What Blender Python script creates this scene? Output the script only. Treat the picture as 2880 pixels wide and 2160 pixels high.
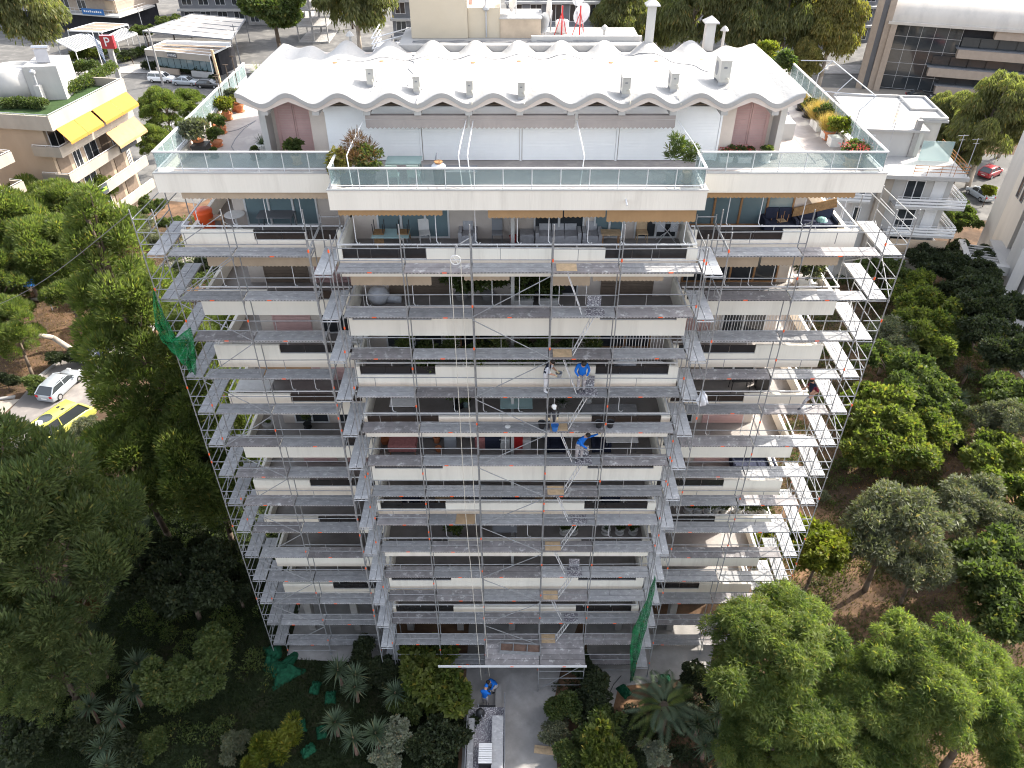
import bpy, math, random
import numpy as np
from mathutils import Vector, Matrix
R = math.radians
random.seed(11); rng = np.random.default_rng(11)
S = bpy.context.scene; COL = S.collection
for o in list(bpy.data.objects): bpy.data.objects.remove(o)

# ---------------------------------------------------------------- camera, sky, sun, exposure
PITCH, FPX, CAM = R(37.5), 2140.0, Vector((0, -25.36, 41.03))
cd = bpy.data.cameras.new('camera'); co = bpy.data.objects.new('camera', cd); COL.objects.link(co)
co.location = CAM; co.rotation_euler = (R(90) - PITCH, 0, 0)
cd.sensor_width = 36.0; cd.lens = 36.0 * FPX / 2880; cd.clip_start = 0.5; cd.clip_end = 2500
S.camera = co
SUN_EL, SUN_AZ = R(40), R(59)            # azimuth measured from +Y towards +X
W = bpy.data.worlds.new('World'); S.world = W; W.use_nodes = True
wn = W.node_tree.nodes; bg = wn['Background']
sky = wn.new('ShaderNodeTexSky'); sky.sky_type = 'NISHITA'; sky.sun_disc = False
sky.sun_elevation = SUN_EL; sky.sun_rotation = SUN_AZ
sky.air_density = 1.0; sky.dust_density = 3.0; sky.ozone_density = 0.6
hs = wn.new('ShaderNodeHueSaturation'); hs.inputs['Saturation'].default_value = 0.45   # thin high haze whitens the sky evenly
W.node_tree.links.new(sky.outputs[0], hs.inputs['Color']); W.node_tree.links.new(hs.outputs[0], bg.inputs[0]); bg.inputs[1].default_value = 0.15
sl = bpy.data.lights.new('sun', 'SUN'); sl.energy = 2.8; sl.angle = R(0.6); sl.color = (1.0, 0.93, 0.82)
so = bpy.data.objects.new('sun', sl); COL.objects.link(so); so.location = (80, 50, 90)
sd = Vector((math.sin(SUN_AZ) * math.cos(SUN_EL), math.cos(SUN_AZ) * math.cos(SUN_EL), math.sin(SUN_EL)))
so.rotation_euler = sd.to_track_quat('Z', 'Y').to_euler()
S.view_settings.view_transform = 'Standard'; S.view_settings.look = 'None'
S.view_settings.gamma = 1.0; S.view_settings.exposure = 1.95
S.cycles.max_bounces = 6; S.cycles.diffuse_bounces = 3; S.cycles.transparent_max_bounces = 12
S.cycles.use_denoising = True; S.cycles.filter_width = 1.1

# ---------------------------------------------------------------- pixel -> point on a known plane (photograph pixels)
_f = Vector((0, math.cos(PITCH), -math.sin(PITCH))); _u = Vector((0, math.sin(PITCH), math.cos(PITCH)))
def _ray(x, y): return _f + Vector((1, 0, 0)) * ((x - 1440) / FPX) + _u * ((1080 - y) / FPX)
def onz(x, y, z=0.0):
    d = _ray(x, y); return CAM + d * ((z - CAM.z) / d.z)
def ony(x, y, Y):
    d = _ray(x, y); return CAM + d * ((Y - CAM.y) / d.y)

# ---------------------------------------------------------------- materials
MATS = {}
def mat(name, c, rough=0.75, var=0.12, scale=3.0, bump=0.0, metal=0.0, c2=None, c2amt=0.5, c2scale=1.0, c2lo=0.5, c2hi=0.6, spec=0.4, stretch=None, trans=None, alpha=None, fine=None, objvar=0.0):
    if rough >= 0.7 and spec == 0.4: spec = 0.15
    m = bpy.data.materials.new(name); m.use_nodes = True; nt = m.node_tree; n = nt.nodes; L = nt.links
    b = n['Principled BSDF']; b.inputs['Roughness'].default_value = rough; b.inputs['Metallic'].default_value = metal
    b.inputs['Specular IOR Level'].default_value = spec
    tc = n.new('ShaderNodeNewGeometry'); src = tc.outputs['Position']
    if stretch:
        mp = n.new('ShaderNodeMapping'); mp.inputs['Scale'].default_value = stretch
        L.new(src, mp.inputs['Vector']); src = mp.outputs['Vector']
    nz = n.new('ShaderNodeTexNoise'); nz.inputs['Scale'].default_value = scale; nz.inputs['Detail'].default_value = 6; nz.inputs['Roughness'].default_value = 0.6
    L.new(src, nz.inputs['Vector'])
    mr = n.new('ShaderNodeMapRange'); mr.inputs[1].default_value = 0.3; mr.inputs[2].default_value = 0.7
    mr.inputs[3].default_value = 1 - var; mr.inputs[4].default_value = 1 + var
    L.new(nz.outputs['Fac'], mr.inputs[0])
    base = n.new('ShaderNodeRGB'); base.outputs[0].default_value = (*c, 1); col = base.outputs[0]
    if c2 is not None:
        n2 = n.new('ShaderNodeTexNoise'); n2.inputs['Scale'].default_value = c2scale; n2.inputs['Detail'].default_value = 8; n2.inputs['Roughness'].default_value = 0.65
        L.new(src, n2.inputs['Vector'])
        r2 = n.new('ShaderNodeMapRange'); r2.inputs[1].default_value = c2lo; r2.inputs[2].default_value = c2hi; r2.inputs[3].default_value = 0; r2.inputs[4].default_value = c2amt
        L.new(n2.outputs['Fac'], r2.inputs[0])
        mx = n.new('ShaderNodeMix'); mx.data_type = 'RGBA'; L.new(r2.outputs[0], mx.inputs[0]); L.new(col, mx.inputs[6]); mx.inputs[7].default_value = (*c2, 1); col = mx.outputs[2]
    mu = n.new('ShaderNodeMix'); mu.data_type = 'RGBA'; mu.blend_type = 'MULTIPLY'; mu.inputs[0].default_value = 1
    L.new(col, mu.inputs[6]); L.new(mr.outputs[0], mu.inputs[7]); col = mu.outputs[2]
    if objvar:
        oi = n.new('ShaderNodeObjectInfo'); ov = n.new('ShaderNodeMapRange'); ov.inputs[3].default_value = 1-objvar; ov.inputs[4].default_value = 1+objvar; L.new(oi.outputs['Random'], ov.inputs[0])
        mo = n.new('ShaderNodeMix'); mo.data_type = 'RGBA'; mo.blend_type = 'MULTIPLY'; mo.inputs[0].default_value = 1; L.new(col, mo.inputs[6]); L.new(ov.outputs[0], mo.inputs[7]); col = mo.outputs[2]
    L.new(col, b.inputs['Base Color'])
    if bump:
        n3 = n.new('ShaderNodeTexNoise'); n3.inputs['Scale'].default_value = fine or scale * 6; n3.inputs['Detail'].default_value = 4; L.new(src, n3.inputs['Vector'])
        bp = n.new('ShaderNodeBump'); bp.inputs['Strength'].default_value = bump; bp.inputs['Distance'].default_value = 0.03
        L.new(n3.outputs['Fac'], bp.inputs['Height']); L.new(bp.outputs[0], b.inputs['Normal'])
    if trans: b.inputs['Transmission Weight'].default_value = trans
    if alpha is not None: b.inputs['Alpha'].default_value = alpha
    MATS[name] = m; return m

def leafmat(name, c, c2, tr=0.45, hue=0.5, rough=0.55):
    """leaf: diffuse + translucent, tint differs per leaf and per twig"""
    m = bpy.data.materials.new(name); m.use_nodes = True; nt = m.node_tree; n = nt.nodes; L = nt.links
    b = n['Principled BSDF']; out = n['Material Output']; b.inputs['Roughness'].default_value = rough; b.inputs['Specular IOR Level'].default_value = 0.25
    g = n.new('ShaderNodeNewGeometry'); nz = n.new('ShaderNodeTexNoise'); nz.inputs['Scale'].default_value = 0.9; nz.inputs['Detail'].default_value = 3
    L.new(g.outputs['Position'], nz.inputs['Vector'])
    ad = n.new('ShaderNodeMath'); ad.operation = 'MULTIPLY_ADD'; ad.inputs[1].default_value = 0.55
    L.new(g.outputs['Random Per Island'], ad.inputs[0])
    mr = n.new('ShaderNodeMapRange'); mr.inputs[1].default_value = 0.35; mr.inputs[2].default_value = 0.65; mr.inputs[3].default_value = -0.1; mr.inputs[4].default_value = 0.55
    L.new(nz.outputs['Fac'], mr.inputs[0]); L.new(mr.outputs[0], ad.inputs[2])
    mx = n.new('ShaderNodeMix'); mx.data_type = 'RGBA'; L.new(ad.outputs[0], mx.inputs[0]); mx.inputs[6].default_value = (*c, 1); mx.inputs[7].default_value = (*c2, 1)
    gt = n.new('ShaderNodeMath'); gt.operation = 'GREATER_THAN'; gt.inputs[1].default_value = 0.95; L.new(g.outputs['Random Per Island'], gt.inputs[0])
    my = n.new('ShaderNodeMix'); my.data_type = 'RGBA'; L.new(gt.outputs[0], my.inputs[0]); L.new(mx.outputs[2], my.inputs[6]); my.inputs[7].default_value = (c2[0]*1.25, c2[1]*.95, c2[2]*.8, 1); mx = my   # some turning leaves
    L.new(mx.outputs[2], b.inputs['Base Color'])
    t = n.new('ShaderNodeBsdfTranslucent'); tb = n.new('ShaderNodeMix'); tb.data_type = 'RGBA'; tb.blend_type = 'MULTIPLY'; tb.inputs[0].default_value = 1
    L.new(mx.outputs[2], tb.inputs[6]); tb.inputs[7].default_value = (1.25, 1.4, 0.6, 1); L.new(tb.outputs[2], t.inputs['Color'])
    ms = n.new('ShaderNodeMixShader'); ms.inputs[0].default_value = tr; L.new(b.outputs[0], ms.inputs[1]); L.new(t.outputs[0], ms.inputs[2]); L.new(ms.outputs[0], out.inputs['Surface'])
    MATS[name] = m; return m

def glassmat(name, c, alpha, rough=0.05):
    m = bpy.data.materials.new(name); m.use_nodes = True; nt = m.node_tree; n = nt.nodes; L = nt.links
    b = n['Principled BSDF']; out = n['Material Output']
    b.inputs['Base Color'].default_value = (*c, 1); b.inputs['Roughness'].default_value = rough
    t = n.new('ShaderNodeBsdfTransparent'); t.inputs['Color'].default_value = (min(1, c[0]*.4+.5), min(1, c[1]*.4+.5), min(1, c[2]*.4+.5), 1)
    ms = n.new('ShaderNodeMixShader'); ms.inputs[0].default_value = alpha; L.new(t.outputs[0], ms.inputs[1]); L.new(b.outputs[0], ms.inputs[2]); L.new(ms.outputs[0], out.inputs['Surface'])
    MATS[name] = m; return m

# ---------------------------------------------------------------- mesh builder and object helpers
class MB:
    def __init__(s): s.v = []; s.f = []; s.m = []
    def add(s, vs, fs, mi=0):
        k = len(s.v); s.v.extend([tuple(p) for p in vs]); s.f.extend([tuple(i + k for i in f) for f in fs]); s.m.extend([mi] * len(fs)); return s
    def box(s, x0, x1, y0, y1, z0, z1, mi=0):
        if x0 > x1: x0, x1 = x1, x0
        if y0 > y1: y0, y1 = y1, y0
        return s.add([(x0,y0,z0),(x1,y0,z0),(x1,y1,z0),(x0,y1,z0),(x0,y0,z1),(x1,y0,z1),(x1,y1,z1),(x0,y1,z1)],
                     [(0,3,2,1),(4,5,6,7),(0,1,5,4),(1,2,6,5),(2,3,7,6),(3,0,4,7)], mi)
    def tube(s, p, q, r, n=6, r2=None, mi=0, cap=True):
        p = Vector(p); q = Vector(q); d = q - p
        if d.length < 1e-6: return s
        d.normalize(); a = d.orthogonal().normalized(); b = d.cross(a); r2 = r if r2 is None else r2
        vs = [p + (a * math.cos(t) + b * math.sin(t)) * r for t in [2*math.pi*i/n for i in range(n)]] + [q + (a * math.cos(t) + b * math.sin(t)) * r2 for t in [2*math.pi*i/n for i in range(n)]]
        fs = [(i, (i+1) % n, n + (i+1) % n, n + i) for i in range(n)]
        if cap: fs += [tuple(range(n-1, -1, -1)), tuple(range(n, 2*n))]
        return s.add(vs, fs, mi)
    def path(s, pts, r, n=5, mi=0, taper=None):
        for i in range(len(pts) - 1):
            ra = r if taper is None else r + (taper - r) * i / (len(pts) - 1); rb = r if taper is None else r + (taper - r) * (i + 1) / (len(pts) - 1)
            s.tube(pts[i], pts[i+1], ra, n, rb, mi)
        return s
    def bar(s, p, q, w, h, up=(0,0,1), mi=0):
        p = Vector(p); q = Vector(q); d = (q - p).normalized(); a = d.cross(Vector(up))
        a = a.normalized() if a.length > 1e-5 else d.orthogonal().normalized()
        b = a.cross(d).normalized(); vs = []
        for c in (p, q):
            for sx, sy in ((-1,-1),(1,-1),(1,1),(-1,1)): vs.append(c + a * (sx*w/2) + b * (sy*h/2))
        return s.add(vs, [(0,1,2,3),(7,6,5,4),(0,4,5,1),(1,5,6,2),(2,6,7,3),(3,7,4,0)], mi)
    def prism(s, pts, z0, z1, mi=0):
        n = len(pts); a = sum(pts[i][0]*pts[(i+1)%n][1] - pts[(i+1)%n][0]*pts[i][1] for i in range(n))
        if a < 0: pts = pts[::-1]
        vs = [(x, y, z0) for x, y in pts] + [(x, y, z1) for x, y in pts]
        return s.add(vs, [tuple(range(n-1,-1,-1)), tuple(range(n, 2*n))] + [(i, (i+1)%n, n+(i+1)%n, n+i) for i in range(n)], mi)
    def slab(s, P, t, mi=0):
        """polygon of 3-D points thickened by vector t"""
        n = len(P); t = Vector(t); vs = [Vector(p) for p in P] + [Vector(p) + t for p in P]
        return s.add(vs, [tuple(range(n-1,-1,-1)), tuple(range(n, 2*n))] + [(i, (i+1)%n, n+(i+1)%n, n+i) for i in range(n)], mi)
    def lathe(s, prof, c=(0,0,0), n=12, mi=0):
        vs = []; fs = []; k = len(prof)
        for r, z in prof:
            for i in range(n): t = 2*math.pi*i/n; vs.append((c[0]+r*math.cos(t), c[1]+r*math.sin(t), c[2]+z))
        for j in range(k-1):
            for i in range(n): fs.append((j*n+i, j*n+(i+1)%n, (j+1)*n+(i+1)%n, (j+1)*n+i))
        fs.append(tuple(range(n-1,-1,-1))); fs.append(tuple(range((k-1)*n, k*n)))
        return s.add(vs, fs, mi)
    def mesh(s, name, mats, smooth=False):
        me = bpy.data.meshes.new(name); me.from_pydata(s.v, [], s.f)
        for m in (mats if isinstance(mats, (list, tuple)) else [mats]): me.materials.append(MATS[m] if isinstance(m, str) else m)
        if any(s.m): me.polygons.foreach_set('material_index', s.m)
        if smooth: me.polygons.foreach_set('use_smooth', [True] * len(me.polygons))
        me.update(); return me
    def build(s, name, mats, parent=None, smooth=False): return put(name, s.mesh(name, mats, smooth), parent)

def WM(o):
    m = o.matrix_basis.copy()
    return (WM(o.parent) @ o.matrix_parent_inverse @ m) if o.parent else m
def put(name, me, parent=None, M=None, local=False):
    o = bpy.data.objects.new(name, me); COL.objects.link(o)
    if parent is not None:
        o.parent = parent
        if not local: o.matrix_parent_inverse = WM(parent).inverted()
    if M is not None: o.matrix_basis = M
    return o
def tag(o, label=None, cat=None, group=None, kind=None):
    if label: o['label'] = label
    if cat: o['category'] = cat
    if group: o['group'] = group
    if kind: o['kind'] = kind
    return o
def thing(name, label, cat, loc=(0,0,0), group=None, rz=0.0):
    o = bpy.data.objects.new(name, None); COL.objects.link(o); o.location = loc; o.rotation_euler = (0, 0, rz); o.empty_display_size = 0.2
    return tag(o, label, cat, group)
def dup(root, loc, rz=0.0, label=None, sc=None, parent=None):
    c = root.copy(); COL.objects.link(c)
    if parent is not None: c.parent = parent
    else:
        c.location = loc; c.rotation_euler = (0, 0, rz)
        if sc: c.scale = (sc, sc, sc)
        if label: c['label'] = label
    for ch in root.children: dup(ch, None, parent=c)
    return c
def T(x, y, z, rz=0.0, s=1.0, rx=0.0): return Matrix.Translation((x, y, z)) @ Matrix.Rotation(rz, 4, 'Z') @ Matrix.Rotation(rx, 4, 'X') @ Matrix.Diagonal((s, s, s, 1))
def box(name, m, parent, *b):
    return MB().box(*b).build(name, m, parent)

# palette
mat('parapet_paint', (0.77,0.73,0.645), 0.85, 0.05, 0.8, 0.25, c2=(0.47,0.43,0.37), c2amt=0.45, c2scale=2.2, c2lo=.52, c2hi=.78, fine=14, stretch=(1,1,0.10))
mat('white_roof', (0.37,0.362,0.35), 0.9, 0.06, 0.9, 0.6, c2=(0.26,0.235,0.21), c2amt=0.5, c2scale=0.9, c2lo=.52, c2hi=.75, fine=8, stretch=(1,.35,1))
mat('wall_plaster', (0.58,0.51,0.455), 0.85, 0.08, 1.2, 0.2, fine=16)
mat('white_plaster', (0.42,0.41,0.395), 0.8, 0.08, 0.6, 0.2, c2=(0.5,0.47,0.42), c2amt=0.5, c2scale=0.6, c2lo=.55, c2hi=.75, stretch=(1,1,0.3))
mat('shutter_white', (0.83,0.84,0.85), 0.45, 0.02, 2.0)
mat('shutter_pink', (0.56,0.36,0.34), 0.6, 0.08, 2.0)
mat('shutter_brown', (0.16,0.12,0.09), 0.6, 0.15, 3.0)
mat('floor_tile', (0.27,0.25,0.235), 0.6, 0.12, 1.5, c2=(0.22,0.2,0.19), c2amt=.5, c2scale=1.2)
mat('terrace_tile', (0.33,0.29,0.27), 0.6, 0.06, 2.0, c2=(0.5,0.44,0.4), c2amt=.4)
mat('dark_panel', (0.022,0.021,0.022), 0.25, 0.2, 4.0, spec=0.5)
mat('window_glass', (0.03,0.035,0.04), 0.06, 0.1, 0.5, spec=0.8)
mat('window_glass_blue', (0.14,0.2,0.22), 0.1, 0.1, 0.7, spec=0.8)
mat('white_metal', (0.64,0.64,0.64), 0.4, 0.04, 2.0)
mat('grey_metal', (0.4,0.41,0.43), 0.4, 0.1, 6.0, metal=0.3)
mat('galvanised', (0.25,0.255,0.26), 0.5, 0.22, 5.0, metal=0.2, c2=(0.24,0.25,0.26), c2amt=.5, c2scale=3)
mat('deck_steel', (0.30,0.30,0.305), 0.72, 0.18, 3.0, 0.3, spec=.2, c2=(0.52,0.52,0.52), c2amt=0.8, c2scale=4.2, c2lo=.57, c2hi=.68, stretch=(1,1.6,1), objvar=.22)
mat('deck_ply', (0.25,0.235,0.235), 0.7, 0.22, 2.0, 0.2, c2=(0.55,0.54,0.53), c2amt=0.8, c2scale=3.4, c2lo=.55, c2hi=.66, objvar=.28)
mat('deck_splatter', (0.13,0.12,0.14), 0.6, 0.2, 3.0, c2=(0.68,0.68,0.67), c2amt=0.8, c2scale=16, c2lo=.5, c2hi=.6)
mat('orange_plastic', (0.85,0.12,0.03), 0.5, 0.05)
mat('awning_orange', (0.34,0.215,0.11), 0.8, 0.08, 2.0)
mat('awning_beige', (0.42,0.33,0.24), 0.8, 0.08, 2.0)
mat('awning_grey', (0.33,0.29,0.27), 0.8, 0.06, 2.0)
mat('awning_yellow', (0.42,0.185,0.035), 0.75, 0.06, 1.0)
mat('wood', (0.34,0.18,0.08), 0.5, 0.2, 6.0)
mat('wood_light', (0.5,0.36,0.22), 0.6, 0.2, 6.0)
mat('concrete', (0.26,0.25,0.24), 0.9, 0.14, 1.2, 0.2, c2=(0.40,0.385,0.37), c2amt=.5, c2scale=.7, c2lo=.45, c2hi=.7)
mat('concrete_warm', (0.31,0.275,0.235), 0.9, 0.12, 0.5, 0.2, c2=(0.33,0.29,0.25), c2amt=.45, c2scale=.35, c2lo=.5, c2hi=.75, stretch=(1,1,.4))
mat('beige_wall', (0.36,0.285,0.215), 0.9, 0.1, 0.4, 0.2, c2=(0.40,0.33,0.26), c2amt=.45, c2scale=.3, c2lo=.5, c2hi=.75, stretch=(1,1,.4))
mat('asphalt', (0.115,0.112,0.108), 0.9, 0.15, 0.5, 0.1, c2=(0.17,0.163,0.152), c2amt=.6, c2scale=.25)
mat('road_grey', (0.18,0.165,0.155), 0.9, 0.12, 0.6, 0.1, c2=(0.25,0.225,0.20), c2amt=.6, c2scale=.3)
mat('soil', (0.075,0.05,0.034), 0.95, 0.3, 0.9, 0.6, c2=(0.17,0.10,0.058), c2amt=.9, c2scale=.22, c2lo=.45, c2hi=.62)
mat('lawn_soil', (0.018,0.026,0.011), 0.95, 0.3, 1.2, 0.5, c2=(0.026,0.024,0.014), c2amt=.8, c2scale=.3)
mat('terracotta', (0.5,0.19,0.09), 0.8, 0.12, 5.0)
mat('pot_white', (0.68,0.67,0.65), 0.7, 0.08, 5.0)
mat('black_plastic', (0.02,0.02,0.022), 0.5, 0.2)
mat('net_green', (0.02,0.20,0.07), 0.7, 0.3, 5.0)
mat('grey_fabric', (0.42,0.42,0.44), 0.9, 0.12, 8.0, 0.3)
mat('navy_fabric', (0.03,0.035,0.06), 0.9, 0.12, 8.0)
mat('red_plastic', (0.5,0.03,0.03), 0.4, 0.05)
mat('blue_plastic', (0.03,0.14,0.42), 0.5, 0.05)
mat('teal_metal', (0.22,0.30,0.29), 0.5, 0.08, 3.0)
mat('rope', (0.55,0.52,0.45), 0.9, 0.1)
mat('bark', (0.11,0.085,0.065), 0.9, 0.3, 4.0, 0.5, stretch=(1,1,.3))
mat('bark_pale', (0.36,0.31,0.26), 0.9, 0.3, 2.0, 0.4, stretch=(1,1,.3))
mat('dry_wood', (0.17,0.11,0.085), 0.9, 0.3, 4.0)
mat('skin', (0.45,0.26,0.18), 0.6, 0.05)
mat('hair', (0.02,0.015,0.012), 0.6, 0.1)
mat('jacket_blue', (0.012,0.13,0.50), 0.8, 0.1, 6.0)
mat('vest_navy', (0.02,0.025,0.045), 0.8, 0.1, 6.0)
mat('shirt_white', (0.62,0.64,0.70), 0.8, 0.1, 6.0)
mat('shirt_maroon', (0.16,0.02,0.035), 0.8, 0.1, 6.0)
mat('trousers_grey', (0.33,0.31,0.32), 0.85, 0.2, 7.0, c2=(.6,.6,.6), c2amt=.5, c2scale=9)
mat('trousers_white', (0.62,0.62,0.64), 0.85, 0.1, 6.0)
mat('shoe', (0.06,0.06,0.07), 0.7, 0.1)
mat('glove', (0.6,0.48,0.30), 0.8, 0.1)
mat('tyre', (0.018,0.018,0.018), 0.8, 0.1)
mat('chrome', (0.55,0.55,0.56), 0.25, 0.03, metal=0.8)
mat('lamp_red', (0.45,0.01,0.02), 0.25, 0.02)
mat('lamp_clear', (0.7,0.7,0.7), 0.15, 0.02)
for n_, c_ in dict(silver=(0.34,0.37,0.40), navy=(0.012,0.018,0.06), black=(0.012,0.012,0.014), red=(0.30,0.02,0.03), white=(0.75,0.75,0.75), yellow=(0.38,0.37,0.08), grey=(0.35,0.36,0.38), blue=(0.02,0.05,0.25)).items():
    mm = mat('car_' + n_, c_, 0.28, 0.02, 1.0, metal=0.25 if n_ in ('silver','grey') else 0.0, spec=0.6)
    mm.node_tree.nodes['Principled BSDF'].inputs['Coat Weight'].default_value = 0.6
glassmat('rail_glass', (0.50,0.62,0.63), 0.24)
glassmat('clear_glass', (0.6,0.75,0.75), 0.3)
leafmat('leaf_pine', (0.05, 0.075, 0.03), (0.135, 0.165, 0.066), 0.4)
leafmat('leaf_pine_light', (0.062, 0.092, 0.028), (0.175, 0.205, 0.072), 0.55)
leafmat('leaf_euc', (0.09,0.105,0.045), (0.21,0.21,0.095), 0.55)
leafmat('leaf_euc_gold', (0.12,0.12,0.04), (0.25,0.215,0.07), 0.5)
leafmat('leaf_dark', (0.018, 0.027, 0.013), (0.05, 0.064, 0.03), 0.3)  # dark evergreen leaves; shaded garden shrubs also get their shade from this colour
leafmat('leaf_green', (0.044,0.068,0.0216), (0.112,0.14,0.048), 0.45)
leafmat('leaf_citrus', (0.055, 0.085, 0.02), (0.18, 0.2, 0.055), 0.55)
leafmat('leaf_olive', (0.076,0.088,0.0544), (0.168,0.176,0.116), 0.35)
leafmat('leaf_lime', (0.072,0.096,0.016), (0.192,0.2,0.036), 0.5)
leafmat('leaf_pepper', (0.055, 0.09, 0.026), (0.19, 0.225, 0.072), 0.6)
leafmat('leaf_yucca', (0.04,0.064,0.04), (0.104,0.136,0.08), 0.25)
leafmat('leaf_pale', (0.128,0.144,0.104), (0.272,0.288,0.216), 0.3)
leafmat('leaf_straw', (0.336,0.224,0.072), (0.496,0.36,0.16), 0.4)
leafmat('leaf_brown', (0.072,0.036,0.0176), (0.144,0.08,0.04), 0.3)
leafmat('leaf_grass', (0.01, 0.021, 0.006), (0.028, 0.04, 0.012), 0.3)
leafmat('leaf_drygrass', (0.08,0.064,0.028), (0.192,0.136,0.064), 0.3)
leafmat('leaf_mixgrass', (0.04,0.056,0.0192), (0.12,0.116,0.048), 0.35)
leafmat('petal_red', (0.48,0.032,0.056), (0.6,0.16,0.16), 0.3)
# ================================================================ ground and roads
def sheet(name, pts, z, m): return tag(MB().add([(x, y, z) for x, y in pts], [tuple(range(len(pts)))]).build(name, m), kind='structure')
def ccw(p): return p if sum(p[i][0]*p[(i+1)%len(p)][1]-p[(i+1)%len(p)][0]*p[i][1] for i in range(len(p))) > 0 else p[::-1]
sheet('ground', [(-700,-120),(700,-120),(700,1200),(-700,1200)], -0.004, 'soil')
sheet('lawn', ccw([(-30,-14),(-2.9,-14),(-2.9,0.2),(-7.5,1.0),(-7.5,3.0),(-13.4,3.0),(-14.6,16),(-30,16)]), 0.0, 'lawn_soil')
sheet('driveway', ccw([(-2.7,-14),(2.6,-14),(2.4,-5),(2.3,-2.2),(2.9,0.2),(4.2,3.5),(-2.7,3.5)]), 0.006, 'concrete')
sheet('pavement', ccw([(-13.6,0.9),(-7.2,0.6),(-7.2,6),(-13.6,6)]), 0.008, 'concrete')
sheet('path', ccw([(4.5,-3.6),(5.2,-3.9),(6.2,-.9),(11.6,-.2),(13.0,3.5),(4.6,3.5)]), 0.008, 'concrete')
_rd = [(-52,-6),(-44.0,14),(-42.6,24),(-42.4,29),(-41.2,33),(-39.4,48),(-38,66),(-33,66),(-34.4,48),(-35.6,33),(-35.8,26),(-36.5,12),(-43,-8)]
sheet('road', ccw(_rd), 0.004, 'road_grey')
sheet('path', ccw([(-62,12),(-43.9,18.0),(-42.5,26.0),(-62,22)]), 0.010, 'concrete_warm')
for a, b in (((-42.5,28.6),(-41.2,33)), ((-41.2,33),(-39.4,48)), ((-62,22),(-43.0,26.2)), ((-35.6,26),(-35.4,33)), ((-35.4,33),(-34.2,48))):
    tag(MB().bar((a[0],a[1],0.05),(b[0],b[1],0.05),0.28,0.2).build('kerb','concrete'), kind='structure')
sheet('parking_lot', ccw([(-66,72),(-40,66),(-26,112),(-80,113)]), 0.004, 'asphalt')
sheet('street', ccw([(-160,112.5),(140,104),(140,124),(-160,124.5)]), 0.010, 'asphalt')
sheet('plaza', ccw([(-260,130.5),(260,129.5),(320,420),(-320,420)]), 0.006, 'asphalt')
sheet('pavement', ccw([(-160,124.4),(140,124),(140,130),(-160,131)]), 0.12, 'concrete')
sheet('car_park', ccw([(50,62),(90,58),(90,82),(56,84)]), 0.006, 'asphalt')
sheet('street', ccw([(44,86),(62,80),(72,114),(54,116)]), 0.014, 'concrete_warm')
sheet('paving', ccw([(45,18),(62,15),(62,46),(47,46)]), 0.006, 'concrete')
for a in ((-58,84,-50,110),(-51,82,-44,109)):
    tag(MB().bar((a[0],a[1],0.012),(a[2],a[3],0.012),0.14,0.006).build('road_marking','white_metal'), kind='structure')

# ================================================================ the apartment block
XL, XR, CX0, CX1, YC, YW, YB = -13.3, 13.9, -6.76, 7.16, 1.0, 2.6, 13.5
YWC, YWW = 3.8, 5.0                          # balcony back walls, centre and wings
def bz(k): return 28.94 - 2.8 * k
BLD = thing('apartment_block', 'tall cream apartment block wrapped in steel scaffolding, white wavy roof on top', 'building', (0.3, 8, 0))
def part(name, m, *b, parent=None): return MB().box(*b).build(name, m, parent or BLD)

def window(x0, x1, y, z0, z1, n=2, frame='white_metal', pane='window_glass', parent=None):
    """door or window on a wall that faces -Y"""
    m = MB(); w = 0.07
    m.box(x0, x1, y-0.06, y, z0, z0+w).box(x0, x1, y-0.06, y, z1-w, z1).box(x0, x0+w, y-0.06, y, z0+w, z1-w).box(x1-w, x1, y-0.06, y, z0+w, z1-w)
    st = (x1-x0) / n
    for i in range(1, n): m.box(x0+i*st-w*.6, x0+i*st+w*.6, y-0.07, y, z0+w, z1-w)
    f = m.build('window', frame, parent or BLD)
    for i in range(n): MB().box(x0+i*st+w*.8, x0+(i+1)*st-w*.8, y-0.03, y-0.002, z0+w, z1-w).build('pane', pane, f)
    return f
def shutter(x0, x1, y, z0, z1, m='shutter_brown', step=0.16, parent=None):
    f = MB().box(x0, x1, y-0.05, y-.002, z1-.08, z1).box(x0, x0+.05, y-0.05, y-.002, z0, z1-.08).box(x1-.05, x1, y-.05, y-.002, z0, z1-.08).build('roller_shutter', m, parent or BLD)
    sl = MB(); z = z0
    while z < z1 - .1:
        sl.box(x0+.05, x1-.05, y-.035, y-.003, z+.012, min(z+step, z1-.085)); z += step
    sl.build('slat', m, f)
    return f
def awning(x0, x1, y, z, drop, m, n=None):
    """rolled awning: cassette and a hanging valance with a scalloped hem"""
    n = n or max(6, int((x1-x0)/0.16)); mb = MB(); v = []; f = []
    for i in range(n*2+1):
        x = x0 + (x1-x0)*i/(2*n); v += [(x, y, z), (x, y-.02, z-drop-(0.045 if i % 2 else 0.0))]
    for i in range(n*2): f.append((2*i, 2*i+1, 2*i+3, 2*i+2))
    mb.add(v, f); a = mb.build('awning', m, BLD)
    MB().tube((x0, y+.06, z+.0), (x1, y+.06, z+.0), .055, 8).build('roller', m, a)
    return a
def rail(pts, z, r=0.03, post=1.4, low=None, parent=None, name='handrail', m='white_metal'):
    mb = MB()
    for a, b in zip(pts, pts[1:]):
        mb.bar((*a, z), (*b, z), 2*r, 1.4*r); L = (Vector(b)-Vector(a)).length; n = max(1, int(L/post))
        if low is not None:
            for i in range(n+1):
                p = Vector(a).lerp(Vector(b), min(max(i/n, .02), .98)); mb.tube((p.x, p.y, low), (p.x, p.y, z-.7*r), .014, 4)
    return mb.build(name, m, parent or BLD)

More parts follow.
